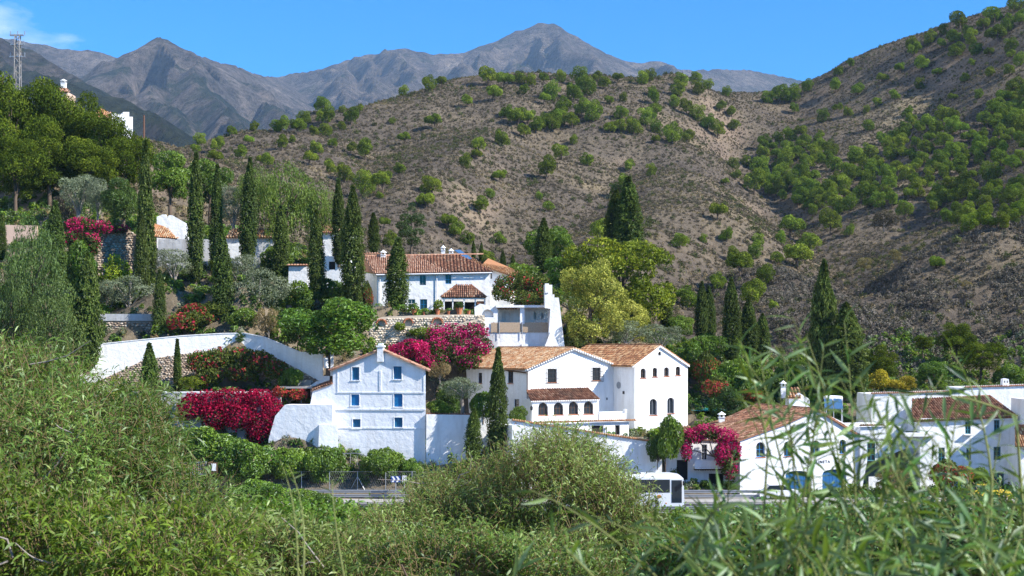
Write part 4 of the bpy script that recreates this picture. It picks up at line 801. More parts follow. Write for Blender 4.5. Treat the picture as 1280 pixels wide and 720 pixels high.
for q in hd:
    xs = [p[0] for p in q]; t = MB(); a = fh.uv(min(xs), 617); b_ = fh.uv(max(xs), min(p[1] for p in q)); k = 14
    for i in range(k):
        u0 = a[0] + (b_[0] - a[0]) * i / k; u1 = a[0] + (b_[0] - a[0]) * (i + .92) / k; o0 = -.32 + .02 * (i % 2)
        t.hexa([fh.xyz(u0, a[1], -.4), fh.xyz(u1, a[1], -.4), fh.xyz(u1, a[1], o0), fh.xyz(u0, a[1], o0)], [fh.xyz(u0, b_[1], -.4), fh.xyz(u1, b_[1], -.4), fh.xyz(u1, b_[1], o0), fh.xyz(u0, b_[1], o0)])
    d_ = t.build('door', M['door_blue'], mh, label='wide blue boarded double door'); t = MB(); t.lathe(fh.xyz((a[0] + b_[0]) / 2 + .15, a[1] + 1.1, -.26), [(.05, -.05), (.05, .05)], 6); t.build('handle', M['dark_iron'], d_)
txt = bpy.data.curves.new('lettering', 'FONT'); txt.body = 'LA MOLINETA'; txt.size = .42; txt.extrude = .015; txt.space_character = 1.25; txt.align_x = 'CENTER'
txt.materials.append(M['dark_iron']); tmp = bpy.data.objects.new('lettering_source', txt); COL.objects.link(tmp); dg = bpy.context.evaluated_depsgraph_get(); tme = bpy.data.meshes.new_from_object(tmp.evaluated_get(dg)); bpy.data.objects.remove(tmp)
to = link('lettering', tme, mh)
p = fh.at(1021, 579.2, .03) - np.array(mh.location); to.location = [float(q) for q in p]; to.rotation_euler = (R(90), 0, fh.yaw)
eL, ap, eR = fh.at(922, 551, .25), fh.at(1022, 511.5, .25), fh.at(1078, 546, .25); mid = fh.at(985, 528.5, .25); back = -fh.n * 12.4
tile_roof(mh, [eL, mid, mid + back, eL + back], [eL + back, eL], 'tiles_brown', .12, tone=.08); tile_roof(mh, [mid, ap, ap + back, mid + back], [mid + back, mid], 'tiles_brown', .12, ridge=[(ap, ap + back)], tone=.02)
tile_roof(mh, [eR, ap, ap + back, eR + back], [eR, eR + back], 'tiles_brown', .12)
# left wing, balcony
fi = Facade(880, 144, 4); wg = house('white_house', fi, 890, 'white balcony house wing under purple bougainvillea beside the coach')
mb = MB(); prism(mb, fi, [(832, 622), (926, 622), (926, 552), (832, 548)], 7, [rect(877, 547.5 + 8, 884, 575), rect(908, 553, 916, 566), rect(886, 592, 905, 618), rect(846, 575, 860, 600)], .3); mb.build('wall', M['white_plaster'], wg)
for q in ((877, 555.5, 884, 575), (908, 553, 916, 566)): window(wg, fi, *q, .2, 'glass', 'white_paint', (1, 1))
for q in (rect(885, 591, 906, 618), rect(845, 574, 861, 601)): t = MB(); fill(t, fi, q, -.28); t.build('doorway_shade', M['opening_shade'], wg)  # dark sheets across the openings, indoor shade given as colour
mb = MB(); fbox(mb, fi, 866, 574, 912, 583, .9, 1.05); fbox(mb, fi, 866, 583.2, 912, 585, -.02, 1.1); mb.build('balcony', M['white_plaster'], wg)
t = MB(); [fbox(t, fi, x, 585.4, x + 1.2, 587, .05, 1.05) for x in np.arange(867, 911, 3)]; t.build('balcony_beam', M['brown_wood'], wg)
coping(wg, [fi.at(838, 549, -.2), fi.at(926, 552, -.2)], 'tiles_red', .6)
t = MB(); prism(t, Facade(850, 146, 4), [(842, 560), (858, 560), (858, 547), (855, 541.5), (850, 539.5), (845, 541.5), (842, 547)], .4, (), 0); t.build('curved_parapet', M['white_plaster'], wg)
a, b_ = fi.at(828, 551, -.5), fi.at(872, 546, -.5); tile_roof(wg, [a, b_, b_ - fi.n * 4 + [0, 0, .9], a - fi.n * 4 + [0, 0, .9]], [a, b_], 'tiles_orange', .1)
chimney(wg, fi.at(902, 529, -9) - [0, 0, .8], .6, 1.4)
# right-hand houses
fj = Facade(1150, 146, 3); rh = house('white_house', fj, 1210, 'white house with brown tile roof and dark green framed windows at far right')
jw = [(1206.5, 527, 1213.5, 542.5), (1242.5, 525, 1249.5, 540.5), (1173, 559.5, 1181, 578), (1242, 558.5, 1251, 575), (1240, 590, 1255, 615), (1208, 560, 1214, 575)]
mb = MB(); prism(mb, fj, [(1150, 622), (1271, 622), (1271, 521), (1150, 525)], 7, [rect(*q) for q in jw], .22); mb.build('wall', M['white_plaster'], rh)
for i, q in enumerate(jw): window(rh, fj, *q, .12, 'glass', 'teal_wood', (1, 2), None if i > 1 else 'white_plaster', label='dark green framed window' if i < 4 else None, fw=.09)
for q in jw[:2]: t = MB(); fbox(t, fj, q[0] - 2.2, q[3] + .2, q[2] + 1.5, q[3] + 1.4, -.05, .45); t.build('balconette', M['white_plaster'], rh)
a, b_ = fj.at(1140, 526.5, .35), fj.at(1271.5, 521, .35); tile_roof(rh, [a, b_, fj.at(1237, 495.2, -4.6), fj.at(1140, 501, -4.6)], [a, b_], 'tiles_brown', .12, ridge=[(fj.at(1140, 501, -4.6), fj.at(1237, 495.2, -4.6)), (b_, fj.at(1237, 495.2, -4.6))], tone=-.08)
t = MB(); fbox(t, fj, 1150, 522.5, 1270.5, 525.2, -.02, .2); t.build('cornice', M['white_plaster'], rh)
fm = Facade(1110, 146.5, 3); r2 = house('white_house', fm, 1110, 'white two storey house with roof terrace and pale awning, partly behind leaves')
mw = [(1084, 553, 1094, 576), (1134, 560, 1150, 574), (1143, 601, 1151, 618), (1086, 596, 1104, 618)]
mb = MB(); prism(mb, fm, [(1075.5, 622), (1149.8, 622), (1149.8, 545), (1126, 545), (1126, 533), (1075.5, 534)], 8, [rect(*q) for q in mw], .22); mb.build('wall', M['white_plaster'], r2)
for i, q in enumerate(mw): window(r2, fm, *q, .12, 'glass', 'teal_wood', (1, 2), fw=.08)
coping(r2, [fm.at(1075, 532.5, -.1), fm.at(1106, 532, -.1)], 'tiles_brown', .6)
t = MB(); prism(t, Facade(1130, 150, 3), [(1106, 550), (1150, 550), (1150, 515), (1128, 510), (1106, 522)], .5, (), 0); t.build('terrace_wall', M['white_plaster'], r2)
t = MB(); fbox(t, fm, 1126, 540.5, 1166, 544.8, -.3, 1.3); t.build('awning', M['awning_cloth'], r2); t = MB(); t.tube([fm.at(1132, 539.5, -.2), fm.at(1152, 539.5, -.2)], .05, 6); t.build('terrace_rail', M['dark_iron'], r2)
fk2 = Facade(1180, 158, 2); r3 = house('white_building', fk2, 1180, 'long windowless white building with tiled parapet and twin opening chimney behind the road houses', 'building', z=-10)
mb = MB(); prism(mb, fk2, [(1088, 560), (1330, 560), (1330, 481), (1260, 483.5), (1206, 485), (1205, 490), (1090, 493)], 6, (), 0); mb.build('wall', M['white_plaster'], r3)
coping(r3, [fk2.at(1206, 484.6, -.2), fk2.at(1260, 483, -.2), fk2.at(1330, 480.5, -.2)], 'tiles_red', .6); coping(r3, [fk2.at(1089, 492.5, -.2), fk2.at(1204.5, 489.5, -.2)], 'tiles_red', .6)
mb = MB(); prism(mb, fk2, [(1253, 484), (1262, 484), (1261, 474), (1257.5, 473), (1254, 474)], .7, [arch(1255.9, 1.7, 475.6, 478.6), arch(1259.3, 1.7, 475.6, 478.6)], .3); mb.build('chimney', M['white_plaster'], r3); t = MB(); fbox(t, fk2, 1254.6, 475, 1260.6, 479, -.5, -.4); t.build('chimney_shade', M['opening_shade'], r3)  # near-black slab behind the twin holes paints the shade of the flue
fn2 = Facade(1285, 143, 0); r4 = house('white_house', fn2, 1300, 'white house with a small tiled porch roof cut by the right edge')
mb = MB(); prism(mb, fn2, [(1275, 622), (1400, 622), (1400, 500), (1290, 500), (1290, 558), (1275, 558)], 6, (), 0); mb.build('wall', M['white_plaster'], r4)
a, b_ = fn2.at(1269, 558, .6), fn2.at(1300, 558, .6); tile_roof(r4, [a, b_, fn2.at(1300, 530.5, -1.6), fn2.at(1269, 530.5, -1.6)], [a, b_], 'tiles_orange', .1, .24)
# solar water heaters on the roof
fo3 = Facade(1040, 150, 12); sh = house('solar_water_heater', fo3, 1050, 'pair of blue solar panels with white tank on the road house roof', 'solar heater', z=-8)
for x in (1031, 1043): t = MB(); a = [fo3.at(x, 510, .8), fo3.at(x + 11, 511, .8), fo3.at(x + 9, 499, -.3), fo3.at(x - 1, 498, -.3)]; t.hexa([p - np.array([0, 0, .1]) for p in a], a); t.build('panel', M['solar_glass'], sh)
t = MB(); t.tube([fo3.at(1031, 497, -.6), fo3.at(1052, 498, -.6)], .28, 10); t.build('tank', M['white_paint'], sh); t = MB(); [t.tube([fo3.at(x, 497, -.6), fo3.at(x, 532, -.6)], .05, 5) for x in (1031, 1042, 1053)]; [t.tube([fo3.at(x, 511, .8), fo3.at(x, 535, .8)], .05, 5) for x in (1033, 1052)]; t.build('stand', M['grey_metal'], sh)
fo4 = Facade(1000, 158, 0); sm = house('small_house', fo4, 1002, 'tiny white hut with a striped tile roof above the curved gable', 'hut', z=-8)
mb = MB(); prism(mb, fo4, [(986, 530), (1012, 530), (1012, 499), (999, 491), (986, 499)], 2, (), 0); mb.build('wall', M['white_plaster'], sm); a, b_ = fo4.at(983, 497.5, .3), fo4.at(1001, 497.5, .3); tile_roof(sm, [a, b_, fo4.at(999, 485, -1.5), fo4.at(988, 485, -1.5)], [a, b_], 'tiles_orange', .1, .36)
chimney(sm, fo4.at(979, 492, -2) - [0, 0, .5], .55, 1.3)
# houses above the pines, top left
fA = Facade(148, 232, 25); tA = house('white_house', fA, 150, 'flat roofed white house showing above the pine crowns', z=33)
mb = MB(); prism(mb, fA, [(140, 215), (166, 215), (166, 146), (161.5, 146), (161.5, 140), (154, 140), (154, 143), (140, 141.5)], 6, (), 0); mb.build('wall', M['white_plaster'], tA)
a, b_ = Facade(130, 228, 0).at(116, 149), Facade(130, 228, 0).at(140, 152); tile_roof(tA, [a, b_, fA.at(138, 141, -3), fA.at(124, 134, -3)], [a, b_], 'tiles_orange', .1, .5, tone=.3)
fB = Facade(80, 240, 0); tB = house('yellow_house', fB, 80, 'ochre house corner with small white belfry chimney behind the pines', z=36)
mb = MB(); prism(mb, fB, [(73, 170), (83, 170), (83, 114), (73, 114)], 5, (), 0); mb.build('wall', M['pink_plaster'], tB); a, b_ = fB.at(71, 115, .4), fB.at(86.5, 115, .4); tile_roof(tB, [a, b_, fB.at(82, 109, -2), fB.at(72, 109, -2)], [a, b_], 'tiles_red', .1); chimney(tB, fB.at(79.5, 108, -1.5) - [0, 0, .3], .8, .9)

# ------------------------------------------------------------------ road, rails, signs, coach
def sheet(name, x0, x1, y0, y1, z, mat, kind='structure'):
    mb = MB(); k = 40
    for i in range(k): xa = x0 + (x1 - x0) * i / k; xb = x0 + (x1 - x0) * (i + 1) / k; mb.poly([(xa, y0, z), (xb, y0, z), (xb, y1, z), (xa, y1, z)])
    return tag(mb.build(name, M[mat]), kind=kind)
sheet('road', -90, 110, 128.6, 136.4, -15.45, 'asphalt')
mk = MB(); [mk.poly([(x, 132.45, -15.442), (x + 2, 132.45, -15.442), (x + 2, 132.55, -15.442), (x, 132.55, -15.442)]) for x in np.arange(-80, 100, 5.)]
for y in (129.0, 136.0): mk.poly([(-90, y - .06, -15.442), (110, y - .06, -15.442), (110, y + .06, -15.442), (-90, y + .06, -15.442)])
tag(mk.build('road_markings', M['road_paint']), kind='structure')
mb = MB(); mb.hexa([(-90, 136.5, -15.6), (110, 136.5, -15.6), (110, 140.5, -15.6), (-90, 140.5, -15.6)], [(-90, 136.5, -15.32), (110, 136.5, -15.32), (110, 140.5, -15.32), (-90, 140.5, -15.32)]); tag(mb.build('pavement', M['concrete']), kind='structure')
def guardrail(x0, x1, y, z, label, step=4, two=False):
    g_ = empty('guardrail', ((x0 + x1) / 2, y, z), label, 'guardrail'); t = MB()
    for h_ in ((.72, .28) if two else (.62,)):
        prof = [(0, -.16), (.06, -.12), (.06, -.05), (0, 0), (.06, .05), (.06, .12), (0, .16)]
        for (a, za), (b_, zb) in zip(prof[:-1], prof[1:]): t.poly([(x0, y - a - .05, z + h_ + za), (x1, y - a - .05, z + h_ + za), (x1, y - b_ - .05, z + h_ + zb), (x0, y - b_ - .05, z + h_ + zb)])
    t.build('rail', M['grey_metal'], g_)
    for x in np.arange(x0 + .5, x1, step): t = MB(); t.box((x, y + .06, z + .38), (.1, .12, .8)); t.build('post', M['grey_metal'], g_)
    return g_
guardrail(-21, -6.6, 139.2, -15.3, 'pale double guardrail left of centre, below the chevron signs', two=True)
guardrail(16.5, 25, 139.0, -15.3, 'short double guardrail on the far pavement just right of the coach', two=True)
guardrail(8, 62, 127.8, -15.5, 'long low guardrail along the near edge of the road')
def chevron(px, py, w_, label, mats):
    Y = 138.3; c = P(px, py, Y); g_ = empty('chevron_sign', (c[0], c[1], -15.3), label, 'road sign'); hh = .62; t = MB(); t.box(c, (w_, .05, hh)); t.build('board', M[mats[0]], g_)
    for i in (0, 1):
        x0 = c[0] - w_ * .42 + i * w_ * .45; t = MB(); y_ = Y - .03; q = w_ * .2
        t.poly([(x0, y_, c[2] - hh * .45), (x0 + q, y_, c[2] - hh * .45), (x0 + 2 * q, y_, c[2]), (x0 + q, y_, c[2])]); t.poly([(x0 + q, y_, c[2]), (x0 + 2 * q, y_, c[2]), (x0 + q, y_, c[2] + hh * .45), (x0, y_, c[2] + hh * .45)]); t.build('arrow', M[mats[1]], g_)
    t = MB(); t.tube([(c[0], Y + .06, -15.4), (c[0], Y + .06, c[2] + .2)], .05, 6); t.build('post', M['grey_metal'], g_)
chevron(494.5, 599, .95, 'blue chevron sign with two white arrows by the guardrail', ('sign_blue', 'white_paint')); chevron(505.5, 598.5, .42, 'narrow white chevron sign right of the blue one', ('white_paint', 'concrete'))
# wire fence behind the guardrail
fc_ = empty('wire_fence', P(470, 612, 140), 'wire mesh fence with braced posts in front of citrus trees', 'fence')
t = MB(); z0, z1 = P(0, 612, 140)[2], P(0, 589.5, 140)[2]; xa, xb = P(344, 0, 140)[0], P(520, 0, 140)[0]
for x in np.arange(xa, xb, .22): t.tube([(x, 140, z0), (x + (z1 - z0) * .5, 140, z1)], .006, 3, cap=False); t.tube([(x, 140.02, z1), (x + (z1 - z0) * .5, 140.02, z0)], .006, 3, cap=False)
t.tube([(xa, 140, z1), (xb, 140, z1)], .015, 4); t.tube([(xa, 140, z0 + .05), (xb, 140, z0 + .05)], .015, 4); t.build('wire_mesh', M['wire_grey'], fc_)['kind'] = 'stuff'
for px in (377, 412, 447, 482, 515): t = MB(); x = P(px, 0, 140)[0]; t.tube([(x, 139.95, z0 - .3), (x, 139.95, z1 + .05)], .045, 6); (px == 447) and [t.tube([(x, 139.95, z1 - .5), (x + s_ * .7, 139.95, z0)], .035, 5) for s_ in (-1, 1)]; t.build('post', M['grey_metal'], fc_)
rl = empty('handrail', P(433, 590, 143), 'thin grey stair handrail in front of the white retaining wall', 'railing'); t = MB()
t.tube([P(424, 567, 143.4), P(446, 566.5, 143.4), P(462, 571, 143)], .04, 6); [t.tube([P(px, 566.8, 143.4), P(px, 596, 143.4)], .035, 5) for px in (430, 438, 446.4)]; t.build('rail', M['grey_metal'], rl)
ga = empty('field_gate', P(240, 592, 134.5), 'grey metal gate among the citrus trees', 'gate'); t = MB(); Yg = 134.5
t.tube([P(208, 579.5, Yg), P(258, 577.5, Yg)], .06, 6); t.tube([P(258, 577.5, Yg), P(258, 594, Yg)], .09, 6); [t.tube([P(px, 579, Yg), P(px, 594, Yg)], .025, 4) for px in np.arange(212, 257, 2.6)]; t.tube([P(208, 593, Yg), P(258, 593, Yg)], .04, 6); t.build('gate_frame', M['grey_metal'], ga)
ns = empty('notice_board', P(267, 592, 134.2), 'small white notice on a dark board beside the gate', 'sign'); t = MB(); fN = Facade(267, 134.2, 0); fbox(t, fN, 259.5, 578, 272, 593, -.1, -.04); t.build('backing_board', M['brown_wood'], ns); t = MB(); fbox(t, fN, 264, 579.5, 270, 588.5, -.03, .02); t.build('notice', M['white_paint'], ns)
# coach
def coach(x1, y, z):
    """front end at x1, driving right; near side faces the viewer"""
    L, Wd = 12.0, 2.5; x0 = x1 - L; g_ = empty('white_coach', (x1 - L / 2, y + Wd / 2, z), 'white coach with dark windows driving right along the road', 'bus')
    prof = [(x0, .34), (x0, 3.0), (x0 + .15, 3.22), (x0 + .5, 3.3), (x1 - 1.2, 3.3), (x1 - .35, 3.16), (x1 - .08, 2.9), (x1 - .02, 1.5), (x1, .8), (x1 - .05, .34)]
    sh_ = [(0, .0), (0.12, 0)]
    b_ = MB(); N = len(prof); lay = []
    for yy, ins in ((y, .0), (y + Wd, .0)): lay.append([(px, yy, z + pz) for px, pz in prof])
    tuck = lambda l_, dy: [(p[0], p[1] + (dy if p[2] > z + 3.05 else 0), p[2]) for p in l_]
    l0, l1 = tuck(lay[0], .22), tuck(lay[1], -.22); b_.poly(l0[::-1]); b_.poly(l1)
    for i in range(N): b_.poly([l0[i], l0[(i + 1) % N], l1[(i + 1) % N], l1[i]])
    b_.build('body', M['bus_paint'], g_)
    t = MB(); t.box(((x0 + x1) / 2 - .5, y - .005, z + 2.22), (L - 1.7, .03, 1.2)); band = t.build('window_band', M['glass'], g_)
    for i in range(1, 7): t = MB(); t.box((x0 + .35 + (L - 1.7) * i / 7, y - .024, z + 2.22), (.05, .012, 1.18)); t.build('window_divider', M['rubber'], band)
    t = MB(); t.box((x1 - .72, y - .006, z + 1.72), (.95, .03, 2.1)); t.build('driver_window', M['glass'], g_)
    t = MB(); t.hexa([(x1 - .03, y + .15, z + 1.2), (x1 + .02, y + .15, z + 1.2), (x1 + .02, y + Wd - .15, z + 1.2), (x1 - .03, y + Wd - .15, z + 1.2)], [(x1 - .12, y + .2, z + 2.95), (x1 - .05, y + .2, z + 2.95), (x1 - .05, y + Wd - .2, z + 2.95), (x1 - .12, y + Wd - .2, z + 2.95)]); t.build('windscreen', M['glass'], g_)
    t = MB(); t.box((x1 - 4.6, y + Wd / 2 - .3, z + 3.34), (1.2, .8, .08)); t.build('roof_hatch', M['rubber'], g_)
    for xx in (x1 - 3.0, x0 + 3.0):
        for yy in (y - .02, y + Wd - .26):
            t = MB(); c = (xx, yy, z + .5); seg = 18
            ro = [(c[0] + .5 * math.cos(a), c[1], c[2] + .5 * math.sin(a)) for a in np.linspace(0, 2 * math.pi, seg + 1)[:-1]]; r2_ = [(p[0], p[1] + .28, p[2]) for p in ro]
            t.poly(ro); t.poly(r2_[::-1]); [t.poly([ro[i], r2_[i], r2_[(i + 1) % seg], ro[(i + 1) % seg]]) for i in range(seg)]; wh = t.build('wheel', M['rubber'], g_)
            t = MB(); t.poly([(c[0] + .3 * math.cos(a), c[1] - .012, c[2] + .3 * math.sin(a)) for a in np.linspace(0, 2 * math.pi, seg + 1)[:-1]]); t.poly([(c[0] + .1 * math.cos(a), c[1] - .05, c[2] + .1 * math.sin(a)) for a in np.linspace(0, 2 * math.pi, 9)[:-1]]); t.build('rim', M['car_silver'], wh)
        t = MB(); cc = [(xx + .66 * math.cos(a), y - .008, z + .45 + .66 * math.sin(a)) for a in np.linspace(-.12, math.pi + .12, 16)]; t.poly(cc); t.build('wheel_arch', M['rubber'], g_)
    for k_ in range(4): t = MB(); t.box((x0 + 4.6 + k_ * 1.35, y - .004, z + .85), (1.25, .02, .75)); t.build('luggage_door', M['bus_paint'], g_)
    t = MB(); c = (x1 - 2.35, y - .02, z + 1.25); t.poly([(c[0] + .2 * math.cos(a), c[1], c[2] + .17 * math.sin(a)) for a in np.linspace(0, 2 * math.pi, 13)[:-1]]); t.build('round_emblem', M['orange_paint'], g_)
    t = MB(); t.box((x1 - .05, y + .3, z + .8), (.16, .35, .2)); t.build('headlight', M['glass'], g_); t = MB(); t.box((x1 - .1, y - .2, z + 2.5), (.14, .25, .4)); t.build('mirror', M['rubber'], g_)
    t = MB(); t.box((x1 - 4.2, y - .012, z + .62), (.14, .02, .1)); t.box((x1 - 1.7, y - .012, z + .62), (.14, .02, .1)); t.build('side_marker', M['orange_paint'], g_)
coach(P(855.5, 0, 131)[0], 131.0, -15.45)
def car(x, y, z, L, mat, label):
    g_ = empty('parked_car', (x, y, z), label, 'car'); W_ = 1.75
    lo = [(-.5, .3), (-.5, .72), (-.44, .88), (-.30, .93), (.24, .93), (.46, .80), (.5, .6), (.5, .3)]
    def ext(prof, w0, nm_, mt, par):
        t = MB(); A_ = [(x + a * L, y - w0 / 2, z + h_) for a, h_ in prof]; B_ = [(p[0], y + w0 / 2, p[2]) for p in A_]; t.poly(A_); t.poly(B_[::-1]); k = len(A_); [t.poly([A_[i], B_[i], B_[(i + 1) % k], A_[(i + 1) % k]]) for i in range(k)]; return t.build(nm_, M[mt], par)
    ext(lo, W_, 'body', mat, g_); ext([(-.36, .925), (-.27, 1.36), (.05, 1.4), (.25, .925)], W_ - .25, 'cabin_glass', 'glass', g_); ext([(-.28, 1.37), (-.26, 1.43), (.03, 1.45), (.07, 1.385)], W_ - .3, 'roof', mat, g_)
    for a in (-.31, .32):
        for s_ in (-1, 1):
            t = MB(); c = (x + a * L, y + s_ * (W_ / 2 - .08), z + .32); ro = [(c[0] + .32 * math.cos(q), c[1] - .11, c[2] + .32 * math.sin(q)) for q in np.linspace(0, 2 * math.pi, 15)[:-1]]; r2_ = [(p[0], p[1] + .22, p[2]) for p in ro]; t.poly(ro); t.poly(r2_[::-1]); [t.poly([ro[i], r2_[i], r2_[(i + 1) % 14], ro[(i + 1) % 14]]) for i in range(14)]; wh = t.build('wheel', M['rubber'], g_)
            t = MB(); t.poly([(c[0] + .19 * math.cos(q), c[1] - .115 if s_ < 0 else c[1] + .115, c[2] + .19 * math.sin(q)) for q in np.linspace(0, 2 * math.pi, 11)[:-1]]); t.build('rim', M['car_silver'], wh)
    t = MB(); t.box((x + L * .485, y - .55, z + .68), (.08, .3, .14)); t.build('headlight', M['white_paint'], g_); t = MB(); t.box((x + L * .485, y + .55, z + .68), (.08, .3, .14)); t.build('headlight', M['white_paint'], g_)
car(P(974, 0, 139.5)[0], 139.3, -15.32, 4.2, 'white_paint', 'white car parked against the arch window house'); car(P(1234, 0, 139.5)[0], 139.3, -15.32, 4.1, 'yellow_paint', 'yellow car parked outside the house with green window frames')
# pylon, poles
py_ = empty('lattice_pylon', P(22, 100, 300), 'pale steel lattice pylon rising above the pines at upper left', 'pylon'); t = MB(); Yp = 300; zb, zt = P(0, 130, Yp)[2], P(0, 43, Yp)[2]; cx_ = P(22, 0, Yp)[0]; wd = .62
cor = [(-1, -1), (1, -1), (1, 1), (-1, 1)]
for a, b_ in cor: t.tube([(cx_ + a * wd, Yp + b_ * wd, zb), (cx_ + a * wd * .75, Yp + b_ * wd * .75, zt)], .085, 4)
t.build('leg', M['pylon_steel'], py_); t = MB(); nlev = 12
for i in range(nlev):
    for (a, b_), (c_, d_) in zip(cor, cor[1:] + cor[:1]):
        s0 = wd * (1 - .25 * i / nlev); s1 = wd * (1 - .25 * (i + 1) / nlev); za, zc = zb + (zt - zb) * i / nlev, zb + (zt - zb) * (i + 1) / nlev
        p, q = (a * s0, b_ * s0), (c_ * s1, d_ * s1); (i % 2) and (p := (c_ * s0, d_ * s0), q := (a * s1, b_ * s1)); t.tube([(cx_ + p[0], Yp + p[1], za), (cx_ + q[0], Yp + q[1], zc)], .055, 4)
t.build('lattice_brace', M['pylon_steel'], py_)
for yy, wl_ in ((44, 1.9), (56, 1.7), (71, 1.9)): t = MB(); z_ = P(0, yy, Yp)[2]; t.box((cx_ - .2, Yp, z_), (wl_ * 1.5, .5, .3)); [t.tube([(cx_ + s_ * wl_ * .8, Yp, z_), (cx_ + s_ * wl_ * .8, Yp, z_ + .9)], .1, 5) for s_ in (-1, 0, 1)]; t.build('cross_arm', M['grey_metal'], py_)
for px, yt, yb, Yq, lab in ((180, 144, 180, 240, 'brown wooden telephone pole beside the white flat roofed house'), (3, 95, 115, 260, 'short brown pole at the extreme left above the pines')):
    o = empty('telephone_pole', P(px, yb + 20, Yq), lab, 'pole'); t = MB(); t.tube([P(px, yb + 30, Yq), P(px, yt, Yq)], [.2, .15], 8); t.build('shaft', M['rust'], o); t = MB(); t.tube([P(px - 1, yt + 1.5, Yq), P(px + 1, yt + 1.5, Yq)], .08, 6); t.build('insulator', M['grey_metal'], o)
# pool beyond the villa
sheet('pool_water', P(855, 0, 168)[0], P(898, 0, 168)[0], 160, 170, -7.6, 'pool_water')
fpw = Facade(870, 170, 0); pw = house('pool_wall', fpw, 870, 'turquoise painted pool wall with stepped top beside the villa gable', 'wall', z=-7.6); mb = MB(); prism(mb, fpw, [(852, 530), (900, 530), (900, 497), (880, 497), (880, 503), (866, 503), (866, 507), (852, 507)], .5, (), 0); mb.build('wall', M['blue_plaster'], pw)
mb = MB(); prism(mb, Facade(880, 173, 0), [(850, 505), (905, 505), (905, 483), (850, 483)], 1, (), 0); mb.build('terrace_edge', M['concrete'], pw)
# flower pots on the upper terrace
for i, (px, pyb, h_, lab) in enumerate(((518, 393, .75, 'terracotta pot with leafy plant in front of the blue glazed door'), (530, 393, .35, 'low wide terracotta bowl on the terrace wall'), (547, 392, .7, 'terracotta pot with spiky plant left of the porch posts'), (561, 392, .45, 'small pot between the first two porch posts'), (574, 392, .85, 'tall terracotta pot with round topped plant under the porch'), (586, 392, .5, 'orange pot with small plant at the right end of the wall'))):
    c = P(px, pyb, 164.9); c[2] = fq.uv(px, 393.6)[1]; g_ = empty('flower_pot', c, lab, 'flower pot', None); t = MB(); r_ = h_ * .42; t.lathe(c, [(r_ * .65, 0), (r_, h_ * .85), (r_ * 1.12, h_ * .87), (r_ * 1.12, h_)], 12); t.build('pot', M['terracotta'], g_)

# ------------------------------------------------------------------ vegetation library
def rdir(n): return unit(rng.normal(size=(n, 3)))
def crown_pts(blobs, n, shell=(.72, 1.04), zmin=-.75, squash=.72):
    """points spread over the outer shells of many blobs, normals outward; also a value per blob"""
    B = np.array(blobs, float); c, r = B[:, :3], B[:, 3:6]; wgt = (r.prod(1)) ** (2 / 3); k = rng.choice(len(B), int(n * 1.9), p=wgt / wgt.sum())
    d = rdir(len(k)); d = d[d[:, 2] > zmin]; k = k[:len(d)]; s_ = rng.uniform(*shell, len(d)); p = c[k] + d * r[k] * s_[:, None]
    keep = np.ones(len(p), bool)
    if len(B) > 1:
        for i in range(len(B)):
            q = (((p - c[i]) / r[i]) ** 2).sum(1) < squash ** 2; keep &= ~(q & (k != i))
    p, d, k = p[keep][:n], unit(d / r[k])[keep][:n], k[keep][:n]; bv = rng.uniform(0, 1, len(B)); return p, d, bv[k]
def leaf_quads(p, nrm, size, asp=.6, jit=.55, up=None, bv=None, tint_mix=.45):
    n = len(p); nn = unit(nrm + jit * rng.normal(size=(n, 3))); L = size * rng.uniform(.6, 1.35, n)
    if up is None: t = rng.normal(size=(n, 3))
    else: t = np.array(up, float) + .35 * rng.normal(size=(n, 3))
    t = unit(t - (t * nn).sum(1, keepdims=True) * nn); b = np.cross(nn, t); hl, hw_ = (L / 2)[:, None], (L * asp / 2)[:, None]
    cu = nn * (L * .10)[:, None]; V = np.stack([p - t * hl - cu, p + b * hw_ + cu, p + t * hl - cu, p - b * hw_ + cu], 1).reshape(-1, 3); F = np.arange(4 * n).reshape(n, 4)
    tv = rng.uniform(0, 1, n); tv = tv if bv is None else tv * (1 - tint_mix) + bv * tint_mix
    return V, F, np.clip(tv, 0, 1)
def tree_mesh(parts):
    """parts: (V, F4, tint) list to one array set"""
    o = 0; Vs, Fs, Ts = [], [], []
    for V, F, t in parts: Vs.append(V); Fs.append(F + o); Ts.append(t); o += len(V)
    return np.concatenate(Vs), np.concatenate(Fs), np.concatenate(Ts)
def limb(pts, radii, k=6):
    pts = np.array(pts, float); V = []; F = []
    for i, p in enumerate(pts):
        d = unit(pts[min(i + 1, len(pts) - 1)] - pts[max(i - 1, 0)]); a = unit(np.cross(d, [1., .2, 0]) if abs(d[2]) > .6 else np.cross(d, [0, 0, 1.])); b = np.cross(d, a)
        for j in range(k): th = 2 * math.pi * j / k; V.append(p + radii[i] * (a * math.cos(th) + b * math.sin(th)))
    for i in range(len(pts) - 1):
        for j in range(k): F.append([i * k + j, i * k + (j + 1) % k, (i + 1) * k + (j + 1) % k, (i + 1) * k + j])
    return np.array(V), np.array(F), np.full(len(F), .5)
def limbs_to(base, top, targets, r0=.16):
    """tapered trunk from base to top and limbs out to target points"""
    base = np.array(base, float); top = np.array(top, float); w_ = rng.normal(0, .12, (4, 3)) * np.linalg.norm(top - base) * .12; w_[0] = 0
    tr = [base + (top - base) * t + w_[i] for i, t in enumerate((0, .35, .7, 1))]; out = [limb(tr, [r0 * 1.25, r0, r0 * .75, r0 * .35], 7)]
    for q in targets:
        s_ = base + (top - base) * rng.uniform(.35, .8); q = np.array(q, float); m_ = (s_ + q) / 2 + np.array([0, 0, .08 * np.linalg.norm(q - s_)]); out.append(limb([s_, m_, q], [r0 * .5, r0 * .36, r0 * .12], 5))
    return tree_mesh(out)

